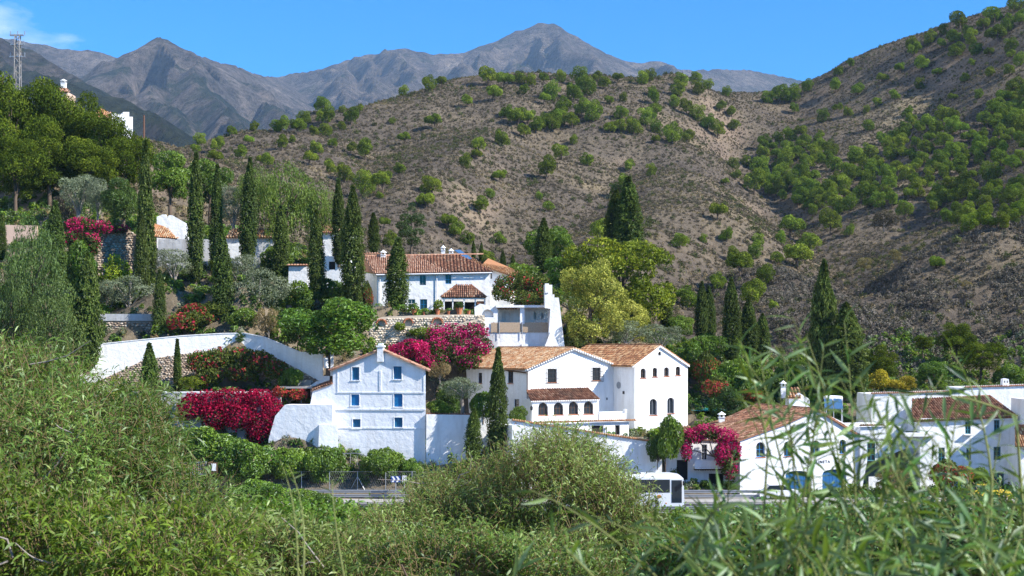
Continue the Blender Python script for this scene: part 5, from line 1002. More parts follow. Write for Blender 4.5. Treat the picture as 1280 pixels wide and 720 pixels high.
PROTO = {}
def proto(kind, crown, trunk, leaf, bark='bark'):
    cm_ = np_mesh(kind + '_crown', *crown, False, [M[leaf]]) if True else None
    tm = np_mesh(kind + '_trunk', trunk[0], trunk[1], None, True, [M[bark]]) if trunk is not None else None
    PROTO.setdefault(kind, []).append((cm_, tm))
# all prototypes are modelled 1 unit high and about 1 unit wide where stated, then scaled
def make_cypress(seed, bumpy=.10, n=5200, lean=0):
    r_ = np.random.default_rng(seed); h = np.concatenate([r_.beta(1.05, 1.5, int(n * .8)), r_.uniform(.6, 1, int(n * .2))]) ** 1.0; a = r_.uniform(0, 2 * math.pi, n)
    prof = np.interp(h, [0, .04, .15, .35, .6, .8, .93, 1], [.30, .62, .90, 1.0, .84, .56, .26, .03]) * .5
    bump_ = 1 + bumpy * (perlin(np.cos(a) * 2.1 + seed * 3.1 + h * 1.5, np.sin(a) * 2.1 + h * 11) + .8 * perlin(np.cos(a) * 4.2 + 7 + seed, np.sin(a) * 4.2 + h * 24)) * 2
    rad = prof * bump_ * r_.uniform(.78, 1.05, n); p = np.stack([np.cos(a) * rad + lean * h, np.sin(a) * rad, h], 1); nr = np.stack([np.cos(a), np.sin(a), np.full(n, .25)], 1)
    return p, nr, bump_
def cypress_geo(seed, aspect, bumpy=.1, n=5200, size=.016):
    """aspect = width / height"""
    p, nr, bv = make_cypress(seed, bumpy, n); p[:, :2] *= aspect; V, F, t = leaf_quads(p, nr, size, .42, .5, (0, 0, 1)); t = np.clip(t * .6 + (bv - .75) * .8, 0, 1)  # tint follows the bumps, so groove shade is painted into the leaf colour
    p2, nr2, _ = make_cypress(seed + 50, 0, 900); p2[:, :2] *= aspect * .72; V2, F2, t2 = leaf_quads(p2, nr2, size * 2.2, .7, .3, (0, 0, 1)); return tree_mesh([(V, F, t), (V2, F2, t2 * .1)]), limb([(0, 0, -.04), (0, 0, .3)], [aspect * .13, aspect * .08], 6)  # inner core leaves take the darkest tints, painting the crown's inner shade
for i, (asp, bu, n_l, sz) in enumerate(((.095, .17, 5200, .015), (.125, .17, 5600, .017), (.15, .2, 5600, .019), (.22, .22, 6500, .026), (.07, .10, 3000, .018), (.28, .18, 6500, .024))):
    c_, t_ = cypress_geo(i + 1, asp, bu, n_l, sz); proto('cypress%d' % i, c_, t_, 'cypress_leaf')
def blob_tree(seed, nb, spread, br, zc, n, size, asp=.6, jit=.55, up=None, trunk_top=.55, r0=.03, flat=.75, shell=(.72, 1.04), hang=0):
    """generic crown: nb blobs in an ellipsoid (unit height tree), trunk and limbs"""
    global rng; keep = rng; rng = np.random.default_rng(seed); B = []
    for i in range(nb):
        d = rdir(1)[0]; q = rng.uniform(.15, 1) ** .5; c = np.array([d[0] * spread[0] * q, d[1] * spread[0] * q, zc + d[2] * spread[1] * q]); r_ = br * rng.uniform(.65, 1.25); B.append((*c, r_ * 1.1, r_ * 1.1, r_ * flat))
    p, nr, bv = crown_pts(B, n, shell); parts = [leaf_quads(p, nr, size, asp, jit, up, bv)]
    if hang:
        k = rng.choice(len(p), hang); q = p[k]; q = q[q[:, 2] < zc + spread[1] * .8]; m_ = 5; off = np.linspace(0, 1, m_); ln = rng.uniform(.06, .18, len(q))
        pp = (q[:, None, :] + np.stack([rng.normal(0, .006, (len(q), m_)), rng.normal(0, .006, (len(q), m_)), -off[None] * ln[:, None]], -1)).reshape(-1, 3); nn = rdir(len(pp)); nn[:, 2] *= .2; parts.append(leaf_quads(pp, unit(nn), size * 1.15, .32, .3, (0, 0, 1)))
    tr = limbs_to((0, 0, -.05), (0, 0, trunk_top), [B[i][:3] for i in range(min(7, nb))], r0); c_ = tree_mesh(parts); rng = keep; return c_, tr
for i in range(5): proto('hill_pine', *blob_tree(100 + i, 9 + 2 * i, (.34, .34), .18, .50, 3400, .055, .5, .45, None, .55, .03, .95, (.75, 1.1)), 'hill_pine_leaf')
for i in range(4): proto('pine', *blob_tree(120 + i, 42, (.38, .30), .115, .60, 15000, .028, .4, .5, None, .7, .022, .78, (.6, 1.08)), 'pine_leaf')
for i in range(3): proto('olive', *blob_tree(140 + i, 18, (.36, .24), .18, .60, 5200, .040, .30, .7, None, .5, .04, .8), 'olive_leaf', 'pale_bark')
for i in range(3): proto('pepper', *blob_tree(160 + i, 24, (.32, .28), .14, .56, 5200, .032, .32, .6, (0, 0, -1), .6, .03, 1.15, hang=420), 'pepper_leaf')
for i in range(3): proto('dark_pepper', *blob_tree(170 + i, 26, (.34, .34), .14, .52, 6500, .03, .35, .6, (0, 0, -1), .6, .03, 1.1, hang=300), 'dark_pepper_leaf')
for i in range(3): proto('broadleaf', *blob_tree(180 + i, 22, (.36, .28), .15, .60, 6200, .042, .55, .6, None, .55, .03, .8), 'green_leaf')
for i in range(3): proto('dark_tree', *blob_tree(190 + i, 22, (.36, .30), .15, .58, 6200, .040, .55, .6, None, .55, .03, .8), 'dark_leaf')
for i in range(3): proto('citrus', *blob_tree(200 + i, 20, (.40, .28), .19, .56, 5600, .060, .5, .6, None, .45, .03, .85), 'citrus_leaf')
for i in range(3): proto('lime_tree', *blob_tree(220 + i, 60, (.42, .44), .12, .46, 12000, .032, .5, .5, None, .55, .03, .7), 'lime_leaf')
for i in range(2): proto('cream_tree', *blob_tree(230 + i, 64, (.40, .45), .10, .46, 13000, .026, .6, .5, None, .5, .03, .95), 'cream_flower_leaf')
for i in range(3): proto('shrub', *blob_tree(240 + i, 14, (.45, .25), .24, .48, 3000, .085, .5, .65, None, .3, .02, .85), 'green_leaf')
for i in range(2): proto('dark_shrub', *blob_tree(250 + i, 14, (.45, .25), .24, .48, 3000, .08, .5, .65, None, .3, .02, .85), 'dark_leaf')
for i in range(2): proto('yellow_shrub', *blob_tree(260 + i, 12, (.42, .25), .22, .5, 2600, .07, .5, .65, None, .3, .02, .85), 'yellow_leaf')
for i in range(2): proto('lime_shrub', *blob_tree(265 + i, 16, (.44, .3), .18, .5, 2000, .06, .55, .7, None, .3, .02, .85), 'lime_leaf')
for i in range(2): proto('flower_shrub', *blob_tree(270 + i, 14, (.46, .26), .22, .48, 3600, .07, .55, .65, None, .3, .02, .85), 'mixed_flower')
for i in range(2): proto('grey_shrub', *blob_tree(280 + i, 14, (.45, .28), .2, .45, 2600, .07, .3, .9, None, .3, .02, .85), 'scrub_grey', 'pale_bark')
for i in range(2): proto('dry_shrub', *blob_tree(284 + i, 12, (.45, .28), .2, .45, 2200, .06, .45, .8, None, .3, .02, .85), 'dry_leaf', 'pale_bark')
for i in range(2): proto('dark_conifer', *blob_tree(290 + i, 30, (.20, .36), .10, .55, 6000, .03, .4, .6, None, .8, .02, .6), 'dark_leaf')

def plant(kind, name, px, yt, yb, wpx, Y, label, cat='tree', group=None, var=None, rot=None, ground=False):
    """a tree or shrub whose picture runs from row yt to row yb and is wpx wide, standing at distance Y"""
    top, bot = P(px, yt, Y), P(px, yb, Y); h = top[2] - bot[2]; wd = wpx / FPX * Y; v_ = PROTO[kind]; i = var if var is not None else int(rng.integers(len(v_))); cm_, tm = v_[i % len(v_)]
    bb = BB.setdefault(cm_.name, None)
    if bb is None:
        co = np.empty(len(cm_.vertices) * 3, np.float32); cm_.vertices.foreach_get('co', co); co = co.reshape(-1, 3); BB[cm_.name] = bb = (max(np.percentile(np.abs(co[:, :2]), 98.5) * 2, .01), np.percentile(co[:, 2], 99.6))
    g_ = empty(name, bot, label, cat, group); sc_ = (wd / bb[0], wd / bb[0], h / bb[1]); a = rot if rot is not None else float(rng.uniform(0, 6.28))
    for nm_, me in (('crown', cm_), ('trunk', tm)):
        if me is None: continue
        o = link(nm_, me, g_); o.scale = sc_; o.rotation_euler = ((float(rng.normal(0, .018)), float(rng.normal(0, .018)), a) if kind.startswith('cypress') else (0, 0, a))
    return g_
BB = {}
# ---- cypresses (column, top row, base row, width, distance, prototype)
for px, yt, yb, w_, Y, k, lab in (
    (183, 177, 398, 23, 166, 0, 'very tall slim cypress, the leftmost of the tall row, right of the stone ruin'),
    (177, 265, 396, 19, 163, 1, 'shorter cypress standing against the foot of the leftmost tall cypress'),
    (244, 190, 352, 21, 169, 0, 'tall slim cypress in front of the low garden house, left of the pointed pair'),
    (269, 206, 335, 17, 172, 0, 'thin cypress rising behind the broad flared cypress of the pair'),
    (281, 285, 418, 27, 159, 1, 'broad flared cypress with low base just behind the curved white wall'),
    (309, 198, 332, 22, 171, 1, 'tall cypress in front of the tiled garden house, left of the weeping tree'),
    (351, 258, 357, 22, 173, 1, 'cypress under the weeping pepper tree, left of the round garden hut'),
    (396, 264, 374, 22, 166, 1, 'cypress between the round garden hut and the bright white house wall'),
    (441, 234, 386, 30, 165, 1, 'largest dark cypress at the left end of the hipped house'),
    (424, 224, 330, 18, 178, 0, 'cypress half hidden behind the largest dark cypress'),
    (467, 266, 316, 15, 190, 0, 'small pointed cypress above the left end of the hipped roof'),
    (495, 298, 393, 30, 168, 2, 'plump cone shaped cypress in front of the hipped house'),
    (69, 252, 368, 26, 160, 1, 'cypress at far left below the pines, beside the magenta creeper'),
    (108, 316, 462, 36, 149, 3, 'knobbly dark cypress at the left end of the curved white wall'),
    (199, 338, 424, 17, 157, 2, 'small cone cypress beside the olive tree, above the curved white wall'),
    (188, 430, 530, 27, 145.8, 2, 'dark young cypress in front of the rubble wall'),
    (222, 424, 490, 10, 149.5, 4, 'pencil thin cypress on the terrace before the rubble wall'),
    (678, 273, 340, 22, 192, 1, 'cypress left of the lime green tree on the slope'),
    (769, 238, 318, 30, 202, 2, 'left half of the massive dark cypress pair on the hillside'),
    (787, 222, 328, 36, 200, 2, 'right half of the massive dark cypress pair, the tallest above the lime tree'),
    (621, 436, 578, 25, 142.8, 2, 'tall narrow cypress before the shaded side of the large villa'),
    (591, 510, 576, 21, 142.3, 2, 'short cypress against the white garden wall'),
    (876, 352, 424, 17, 192, 1, 'left one of the twin cypresses right of the villa'),
    (887, 358, 425, 17, 193, 1, 'right one of the twin cypresses right of the villa'),
    (915, 348, 452, 24, 180, 1, 'single tall cypress between the twin cypresses and the broad pair'),
    (936, 374, 444, 24, 184, 2, 'left cypress of the broad pair above the arch window house'),
    (953, 392, 448, 20, 186, 2, 'right cypress of the broad pair above the arch window house'),
    (1028, 328, 500, 36, 171, 3, 'large dark cypress behind the leafy shoots, taller of the two on the right'),
    (1058, 380, 496, 48, 169, 3, 'bushy dark cypress behind the leafy shoots, shorter and wider one'),
    (832, 352, 412, 17, 188, 1, 'slim cypress at the right edge of the lime green tree'),
    (592, 301, 324, 6, 208, 0, 'tiny cypress above the orange roof with solar panel, first of four'),
    (601, 303, 326, 6, 209, 0, 'tiny cypress above the orange roof with solar panel, second of four'),
    (629, 313, 338, 8, 206, 1, 'tiny cypress right of the orange roof with solar panel, third of four'),
    (641, 318, 340, 7, 206, 1, 'tiny cypress right of the orange roof with solar panel, fourth of four'),
    (1, 268, 325, 14, 163, 1, 'cypress cut by the left edge of the picture below the pines')):
    plant('cypress%d' % k, 'cypress_tree', px, yt, yb, w_, Y, lab, 'cypress', 'cypress trees in the gardens')
# ---- upper left pines
for i, (px, yt, yb, w_, Y, lab) in enumerate((
    (12, 98, 268, 100, 205, 'umbrella pine at far left edge, below the lattice pylon'), (58, 100, 270, 92, 212, 'tall umbrella pine right of the lattice pylon'),
    (98, 118, 262, 84, 214, 'umbrella pine in front of the ochre house corner'), (132, 146, 255, 80, 210, 'umbrella pine below the tiled edge of the flat roofed house'),
    (160, 172, 262, 62, 206, 'rightmost umbrella pine beside the telephone pole'), (62, 160, 275, 88, 198, 'lower umbrella pine in the middle of the pine group'),
    (20, 172, 282, 80, 192, 'lowest umbrella pine with bare trunks at the far left'), (110, 178, 262, 70, 200, 'lower umbrella pine above the dark laurel'))):
    plant('pine', 'umbrella_pine', px, yt, yb, w_, Y, lab, 'pine', 'umbrella pines at upper left', i)
# ---- other trees and shrubs: kind, name, column, top, base, width, distance, label, category
for a in (
    ('pepper', 'pepper_tree', 352, 205, 335, 92, 180, 'large weeping pepper tree above the garden hut', 'tree'), ('pepper', 'pepper_tree', 318, 208, 290, 60, 184, 'pepper tree behind the left of the weeping pepper tree', 'tree'), ('pepper', 'pepper_tree', 400, 228, 320, 62, 182, 'weeping pepper tree in front of the bright white house wall', 'tree'),
    ('broadleaf', 'leafy_tree', 213, 190, 272, 62, 188, 'bright green leafy tree between the first two tall cypresses', 'tree'), ('broadleaf', 'leafy_tree', 262, 200, 275, 50, 192, 'light green leafy tree behind the pointed cypress pair', 'tree'), ('olive', 'olive_tree', 292, 232, 300, 44, 186, 'grey olive tree between the pointed pair and the next tall cypress', 'tree'),
    ('dark_tree', 'laurel_tree', 155, 222, 292, 56, 180, 'dark green laurel above the stone ruin', 'tree'), ('olive', 'olive_tree', 98, 218, 285, 46, 186, 'grey green olive tree under the pines', 'tree'), ('grey_shrub', 'bare_bush', 82, 238, 286, 40, 190, 'leafless grey bush in the shade of the pines', 'bush'), ('olive', 'olive_tree', 122, 222, 286, 36, 184, 'slim olive tree left of the dark laurel', 'tree'),
    ('dark_pepper', 'pepper_tree', 38, 275, 445, 82, 147, 'green pepper tree at the far left in front of the peach wall', 'tree'), ('dark_pepper', 'pepper_tree', 62, 352, 470, 82, 142, 'dense lower pepper tree left of the knobbly cypress', 'tree'), ('dark_pepper', 'pepper_tree', 14, 330, 470, 60, 145, 'pepper tree at the left edge behind the willow', 'tree'), ('dark_shrub', 'dark_bush', 22, 380, 470, 70, 150, 'dark bush in the shade under the left pepper trees', 'bush'), ('shrub', 'green_bush', 100, 300, 372, 44, 164, 'olive green bush between the far left cypress and the ruin', 'bush'),
    ('olive', 'olive_tree', 162, 344, 398, 62, 161, 'round silver olive tree on the shaded lawn', 'tree'), ('olive', 'olive_tree', 135, 350, 398, 38, 162, 'smaller olive tree left of the round silver one', 'tree'), ('olive', 'olive_tree', 218, 312, 362, 58, 168, 'olive tree in front of the grey garden wall between two cypresses', 'tree'), ('olive', 'olive_tree', 322, 336, 410, 78, 161, 'wide silver olive tree right of the broad flared cypress', 'tree'), ('olive', 'olive_tree', 300, 318, 372, 44, 168, 'olive tree behind the broad flared cypress', 'tree'),
    ('lime_shrub', 'fig_tree', 140, 318, 366, 44, 164, 'yellowing small leaved tree below the stone ruin', 'tree'), ('lime_shrub', 'yellow_bush', 268, 318, 345, 14, 170, 'small yellow bush beside the pointed cypress pair', 'bush'),
    ('broadleaf', 'leafy_tree', 412, 374, 470, 112, 150.5, 'bright green round tree behind the roof of the blue window house', 'tree'), ('shrub', 'green_bush', 345, 308, 345, 40, 176, 'green bush right of the tall cypress before the garden house', 'bush'), ('shrub', 'green_bush', 302, 385, 415, 40, 158, 'green bush behind the crest of the curved wall', 'bush'), ('dry_shrub', 'dry_bush', 336, 385, 424, 38, 157, 'tan dry bush behind the falling end of the curved wall', 'bush'), ('dark_shrub', 'dark_bush', 372, 392, 440, 40, 156, 'dark bush left of the bright green round tree', 'bush'), ('shrub', 'green_bush', 410, 348, 380, 40, 168, 'green bush below the bright white house wall', 'bush'), ('shrub', 'green_bush', 372, 352, 392, 44, 166, 'green bush in front of the garden hut', 'bush'), ('flower_shrub', 'flowering_bush', 458, 352, 398, 20, 167, 'orange flowering bush between the largest cypress and the hipped house', 'bush'), ('shrub', 'green_bush', 225, 365, 396, 46, 162, 'low green bush on the terrace right of the cone cypress', 'bush'), ('shrub', 'green_bush', 262, 360, 398, 34, 163, 'green bush at the foot of the pointed cypress pair', 'bush'),
    ('flower_shrub', 'flowering_bush', 240, 378, 422, 72, 157.2, 'red and orange flowering hedge bush above the curved wall', 'bush'), ('flower_shrub', 'flowering_bush', 122, 362, 395, 34, 164, 'pale flowering bush left of the olive lawn', 'bush'),
    ('lime_tree', 'carob_tree', 772, 300, 428, 132, 184, 'big yellow green spreading tree below the massive cypress pair', 'tree'), ('cream_tree', 'cream_flowering_tree', 738, 326, 434, 84, 166, 'cream flowering tree beside the tapering chimney wall', 'tree'), ('cream_tree', 'cream_flowering_tree', 785, 376, 428, 62, 176, 'lower cream flowering tree under the big spreading tree', 'tree'), ('olive', 'olive_tree', 782, 400, 440, 60, 168, 'grey olive tree above the left roof of the villa tower', 'tree'), ('olive', 'olive_tree', 826, 405, 448, 52, 170, 'grey olive tree above the tower gable', 'tree'), ('broadleaf', 'leafy_tree', 850, 395, 430, 34, 186, 'small green tree between the slim cypress and the twin cypresses', 'tree'), ('broadleaf', 'leafy_tree', 690, 285, 345, 66, 210, 'light green tree on the slope behind the slim cypress', 'tree'), ('shrub', 'green_bush', 655, 330, 372, 62, 186, 'green hedge bush right of the orange roof with solar panel', 'bush'), ('shrub', 'green_bush', 700, 322, 365, 50, 186, 'green bush above the tapering chimney wall', 'bush'),
    ('broadleaf', 'leafy_tree', 886, 418, 462, 50, 180, 'bright green tree in front of the twin cypresses', 'tree'), ('shrub', 'green_bush', 868, 428, 492, 40, 173, 'tall green bush beside the tower gable', 'bush'), ('flower_shrub', 'flowering_bush', 884, 440, 498, 46, 170, 'red tipped flowering bush above the pool', 'bush'), ('shrub', 'green_bush', 915, 450, 500, 52, 168, 'leafy green bush below the single tall cypress', 'bush'), ('flower_shrub', 'flowering_bush', 895, 470, 508, 44, 163, 'flowering bush at the pool edge', 'bush'), ('dark_shrub', 'dark_bush', 904, 484, 525, 46, 160, 'dark round bush beside the pool wall', 'bush'), ('shrub', 'green_bush', 948, 462, 505, 50, 170, 'green bush above the brown curved gable roof', 'bush'), ('flower_shrub', 'flowering_bush', 940, 484, 508, 40, 164, 'pink flowering bush on the bank behind the brown curved roof', 'bush'), ('shrub', 'green_bush', 985, 455, 500, 50, 172, 'green bush behind the tiny tiled hut', 'bush'),
    ('dark_conifer', 'dark_fir_tree', 514, 254, 320, 34, 208, 'dark broad fir tree above the hipped roof', 'tree'), ('yellow_shrub', 'yellow_bush', 1096, 462, 494, 32, 174, 'bright yellow bush left above the long white building', 'bush'), ('yellow_shrub', 'yellow_bush', 1126, 470, 494, 36, 174, 'bright yellow bush right above the long white building', 'bush'), ('pine', 'pine_tree', 1100, 432, 492, 40, 180, 'small dark pine at the foot of the rocky knoll', 'pine'), ('pine', 'pine_tree', 1154, 420, 446, 22, 196, 'little pine growing on the rock face of the knoll', 'pine'), ('pine', 'pine_tree', 1196, 404, 460, 44, 190, 'leaning pine on the knoll, left of the lower one', 'pine'), ('pine', 'pine_tree', 1226, 428, 482, 52, 184, 'lower pine at the knoll foot above the long white building', 'pine'), ('broadleaf', 'leafy_tree', 1165, 452, 492, 40, 178, 'olive green tree between the yellow bush and the lower pine', 'tree'), ('dark_shrub', 'dark_bush', 1070, 452, 498, 36, 172, 'dark bush at the foot of the bushy dark cypress', 'bush'), ('shrub', 'green_bush', 1262, 455, 486, 40, 182, 'low green bush above the twin opening chimney', 'bush'),
    ('grey_shrub', 'bare_bush', 1262, 376, 412, 46, 222, 'large grey leafless bush on the right of the knoll', 'bush'), ('grey_shrub', 'bare_bush', 1105, 262, 288, 40, 300, 'grey leafless bush on the crest of the knoll', 'bush'), ('dry_shrub', 'dry_bush', 1204, 350, 370, 22, 240, 'olive tan bush on the middle of the knoll', 'bush'), ('dry_shrub', 'dry_bush', 1082, 322, 338, 22, 262, 'tan bush left of the pale rock streak', 'bush'), ('hill_pine', 'pine_tree', 1170, 320, 341, 20, 262, 'lone small pine in the middle of the bare knoll', 'pine'), ('dry_shrub', 'dry_bush', 1117, 312, 328, 18, 270, 'tan bush just under the knoll crest', 'bush'),
    ('citrus', 'citrus_tree', 155, 528, 612, 84, 141, 'citrus tree at the left end of the grove beside the willow', 'tree'), ('citrus', 'citrus_tree', 205, 532, 608, 80, 142, 'citrus tree below the young cypress', 'tree'), ('citrus', 'citrus_tree', 258, 534, 606, 86, 141.5, 'citrus tree below the deep red bougainvillea', 'tree'), ('citrus', 'citrus_tree', 306, 550, 622, 76, 139, 'citrus tree overhanging the notice board', 'tree'), ('citrus', 'citrus_tree', 362, 560, 622, 52, 141, 'citrus tree in front of the sloping buttress, left one', 'tree'), ('citrus', 'citrus_tree', 408, 558, 618, 56, 141, 'citrus tree in front of the sloping buttress, right one', 'tree'), ('citrus', 'citrus_tree', 478, 561, 610, 54, 141.2, 'round citrus tree below the blue window house', 'tree'), ('citrus', 'citrus_tree', 512, 573, 610, 28, 141.6, 'small citrus tree behind the chevron signs', 'tree'), ('citrus', 'citrus_tree', 326, 600, 650, 70, 133, 'low citrus tree nearest the road at the left', 'tree'), ('citrus', 'citrus_tree', 385, 612, 660, 76, 126, 'leafy green tree left of the pale guardrail', 'tree'), ('citrus', 'citrus_tree', 110, 545, 625, 70, 138, 'citrus tree mostly behind the willow', 'tree'),
    ('olive', 'olive_bush', 578, 472, 515, 58, 146.3, 'silvery olive bush on the bank between the two big white houses', 'bush'), ('shrub', 'green_bush', 552, 500, 522, 34, 145.9, 'yellowish green bush at the corner of the blue window house', 'bush'), ('dark_shrub', 'dark_bush', 562, 478, 520, 40, 149, 'dark bush behind the silvery olive bush', 'bush'), ('shrub', 'green_bush', 604, 490, 528, 36, 144.8, 'green bush between the two cypresses by the villa', 'bush'), ('shrub', 'green_bush', 648, 508, 532, 22, 145.0, 'small bush at the villa corner behind the tall narrow cypress', 'bush'), ('dry_shrub', 'dry_bush', 550, 452, 478, 30, 153, 'dry tan shrub beside the blue window house gable', 'bush'),
    ('shrub', 'green_bush', 832, 520, 590, 40, 140.8, 'tall bush at the end of the long boundary wall', 'bush'), ('dark_shrub', 'dark_bush', 822, 548, 585, 26, 141, 'dark bush spilling over the end of the boundary wall', 'bush'), ('lime_shrub', 'vine_bush', 150, 470, 535, 50, 146.6, 'straggly yellow green vine on the lower plaster wall', 'vine'), ('lime_shrub', 'vine_bush', 240, 470, 492, 34, 149, 'rounded yellow green shrub beside the pencil thin cypress', 'bush'), ('shrub', 'green_bush', 362, 460, 490, 28, 149.5, 'fresh green bush on the carport roof edge', 'bush'),
    ('dry_shrub', 'dry_bush', 1120, 585, 618, 50, 141.5, 'brownish climbing shrub in front of the house with roof terrace', 'bush'), ('flower_shrub', 'flowering_bush', 1185, 575, 618, 54, 141, 'flowering shrub outside the house with green window frames', 'bush'), ('shrub', 'green_bush', 1225, 585, 618, 34, 141, 'green shrub right of the flowering shrub at the road house', 'bush')):
    plant(*a[:8], a[8])

# ---- bougainvilleas and creepers: custom blobs in pixels (column, row, distance, half width px, half height px)
def creeper(name, blobs, n, size, leaf, label, petal=.7, cat='climbing plant', upper=True):
    c = np.mean([P(*b[:3]) for b in blobs], axis=0); B = []
    for px, py, Y, rx, ry in blobs:
        p = P(px, py, Y) - c; rx *= .84; ry *= .84; B.append((*p, rx / FPX * Y, min(rx, ry) / FPX * Y * .8 + .25, ry / FPX * Y))
    p, nr, bv = crown_pts(B, n, (.6, 1.12), -.95, .6); nz_ = .5 + .7 * fbm(p[:, 0] * .8 + 5, p[:, 2] * .8 + p[:, 1], 3); zz_ = (p[:, 2] - p[:, 2].min()) / max(np.ptp(p[:, 2]), .1)
    isp = (nz_ + (zz_ - .5) * (.5 if upper else 0) + rng.normal(0, .18, len(p))) > (1 - petal)
    V, F, t = leaf_quads(p, nr, size, .7, .8); t = np.where(isp, .725 + t * .27, t * .7)
    g_ = empty(name, c - np.array([0, 0, max(b[4] for b in blobs) / FPX * blobs[0][2]]), label, cat); off = np.array(c) - np.array(g_.location)
    o = link('foliage', np_mesh('foliage', V + off, F, t, False, [M[leaf]]), g_)
    st_ = [limb([off + np.array(B[0][:3]) * 0 + np.array([0, .3, -1.0]), off + np.array(b[:3])], [.07, .03], 5) for b in B[:6]]; V, F, t = tree_mesh(st_); link('stem', np_mesh('stem', V, F, None, True, [M['bark']]), g_)
    return g_
creeper('bougainvillea', [(240, 508, 146.6, 20, 20), (262, 503, 146.6, 24, 18), (290, 500, 146.6, 28, 18), (322, 498, 146.7, 24, 14), (340, 512, 146.6, 16, 18), (300, 520, 146.5, 26, 22), (328, 532, 146.4, 24, 20), (270, 520, 146.4, 22, 20), (322, 545, 146.4, 18, 12), (228, 515, 146.6, 9, 12)], 9000, .26, 'bougainvillea_red', 'deep red bougainvillea spilling over the lower terrace wall', .80)
creeper('bougainvillea', [(500, 440, 156, 20, 13), (522, 436, 156, 18, 13), (532, 452, 155.5, 15, 12), (512, 430, 156.6, 12, 8)], 3600, .25, 'bougainvillea_magenta', 'low magenta bougainvillea mound between the two big white houses', .72)
creeper('bougainvillea', [(545, 428, 157.5, 16, 26), (565, 418, 158.5, 24, 16), (592, 415, 159, 22, 14), (575, 440, 157.5, 26, 18), (600, 432, 158, 18, 14), (550, 452, 156.5, 14, 14), (585, 452, 156.5, 20, 12)], 8200, .25, 'bougainvillea_magenta', 'large magenta bougainvillea below the reed screen terrace', .42)
creeper('bougainvillea', [(866, 545, 142.2, 16, 12), (884, 540, 142.2, 20, 12), (905, 545, 142.2, 20, 12), (858, 560, 142.2, 9, 20), (905, 568, 141.8, 14, 20), (912, 588, 141.6, 12, 14), (920, 565, 142, 8, 18)], 5200, .24, 'bougainvillea_magenta', 'purple bougainvillea hanging over the balcony house wing', .55)
creeper('bougainvillea', [(100, 282, 166, 22, 12), (125, 284, 166.5, 20, 10), (92, 300, 165.5, 16, 14), (112, 305, 165.5, 16, 18), (150, 286, 167.3, 14, 7)], 4200, .26, 'bougainvillea_magenta', 'shaded magenta creeper on the wall left of the stone ruin', .34)
creeper('creeper', [(250, 452, 151, 20, 16), (275, 448, 151.4, 22, 16), (300, 446, 151.6, 24, 14), (325, 452, 151, 22, 16), (345, 462, 150.4, 18, 14), (300, 465, 150.8, 24, 14), (262, 470, 150.6, 20, 14)], 7000, .28, 'mixed_flower', 'green creeper with a few red flowers on the rubble stone wall', .16, upper=False)
creeper('bougainvillea', [(372, 493, 147.3, 14, 8), (350, 490, 147.3, 12, 8)], 900, .24, 'mixed_flower', 'coral flowering creeper on the carport roof edge', .6)
creeper('creeper', [(630, 358, 171, 16, 16), (652, 352, 171.5, 22, 16), (675, 360, 171, 16, 20), (650, 372, 169.5, 26, 10), (625, 366, 170, 12, 12), (688, 372, 169, 14, 12), (668, 376, 168.5, 18, 7)], 6000, .26, 'mixed_flower', 'green creeper with red flowers over the flat roofed pavilion', .14, upper=False)
creeper('potted_palm', [(518, 384, 164.9, 7, 6), (510, 386, 164.9, 5, 5)], 260, .24, 'green_leaf', 'bushy green plant growing from the pot by the blue glazed door', .0, 'plant'); creeper('potted_palm', [(548, 381, 164.9, 7, 7)], 220, .26, 'lime_leaf', 'yellow green plant in the pot left of the porch', .0, 'plant'); creeper('potted_palm', [(574, 381.5, 164.9, 6.5, 5)], 220, .22, 'dark_leaf', 'round dark plant in the tall pot under the porch', .0, 'plant')
creeper('creeper', [(500, 408, 163.9, 8, 6), (528, 415, 163.6, 20, 7), (540, 420, 163.2, 14, 8)], 1300, .22, 'lime_leaf', 'sparse yellowish climber on the stone terrace wall', .0)

# ------------------------------------------------------------------ pines on the hills (each an object sharing prototype meshes)
PINE = []
for c_, t_ in PROTO['hill_pine']:
    co = np.empty(len(c_.vertices) * 3, np.float32); c_.vertices.foreach_get('co', co); fi = np.empty(len(c_.polygons) * 4, np.int32); c_.loops.foreach_get('vertex_index', fi); tt = np.empty(len(c_.polygons), np.float32); c_.attributes['tint'].data.foreach_get('value', tt)
    co2 = np.empty(len(t_.vertices) * 3, np.float32); t_.vertices.foreach_get('co', co2); fi2 = np.empty(len(t_.polygons) * 4, np.int32); t_.loops.foreach_get('vertex_index', fi2)
    V, F, t = tree_mesh([(co.reshape(-1, 3), fi.reshape(-1, 4), tt), (co2.reshape(-1, 3), fi2.reshape(-1, 4), np.full(len(t_.polygons), .5))])
    PINE.append(np_mesh('pine_tree', V, F, t, False, [M['hill_pine_leaf'], M['bark']], np.r_[np.zeros(len(tt)), np.ones(len(t_.polygons))]))
def hill_pine(px, py, wd, label, group):
    wd *= 1.18; h_ = wd * rng.uniform(.95, 1.2); p = None
    for dy in range(0, 40, 2):
        p = hit(px, py + h_ * .42 + dy, 200, 900)
        if p is not None: break
    if p is None: return
    sw_ = wd / FPX * p[1] / .92; o = link('pine_tree', PINE[int(rng.integers(len(PINE)))], None, p - [0, 0, .15]); o.scale = (sw_, sw_, h_ / FPX * p[1] / .98); o.rotation_euler = (0, 0, float(rng.uniform(0, 6.28))); tag(o, label, 'pine', group)
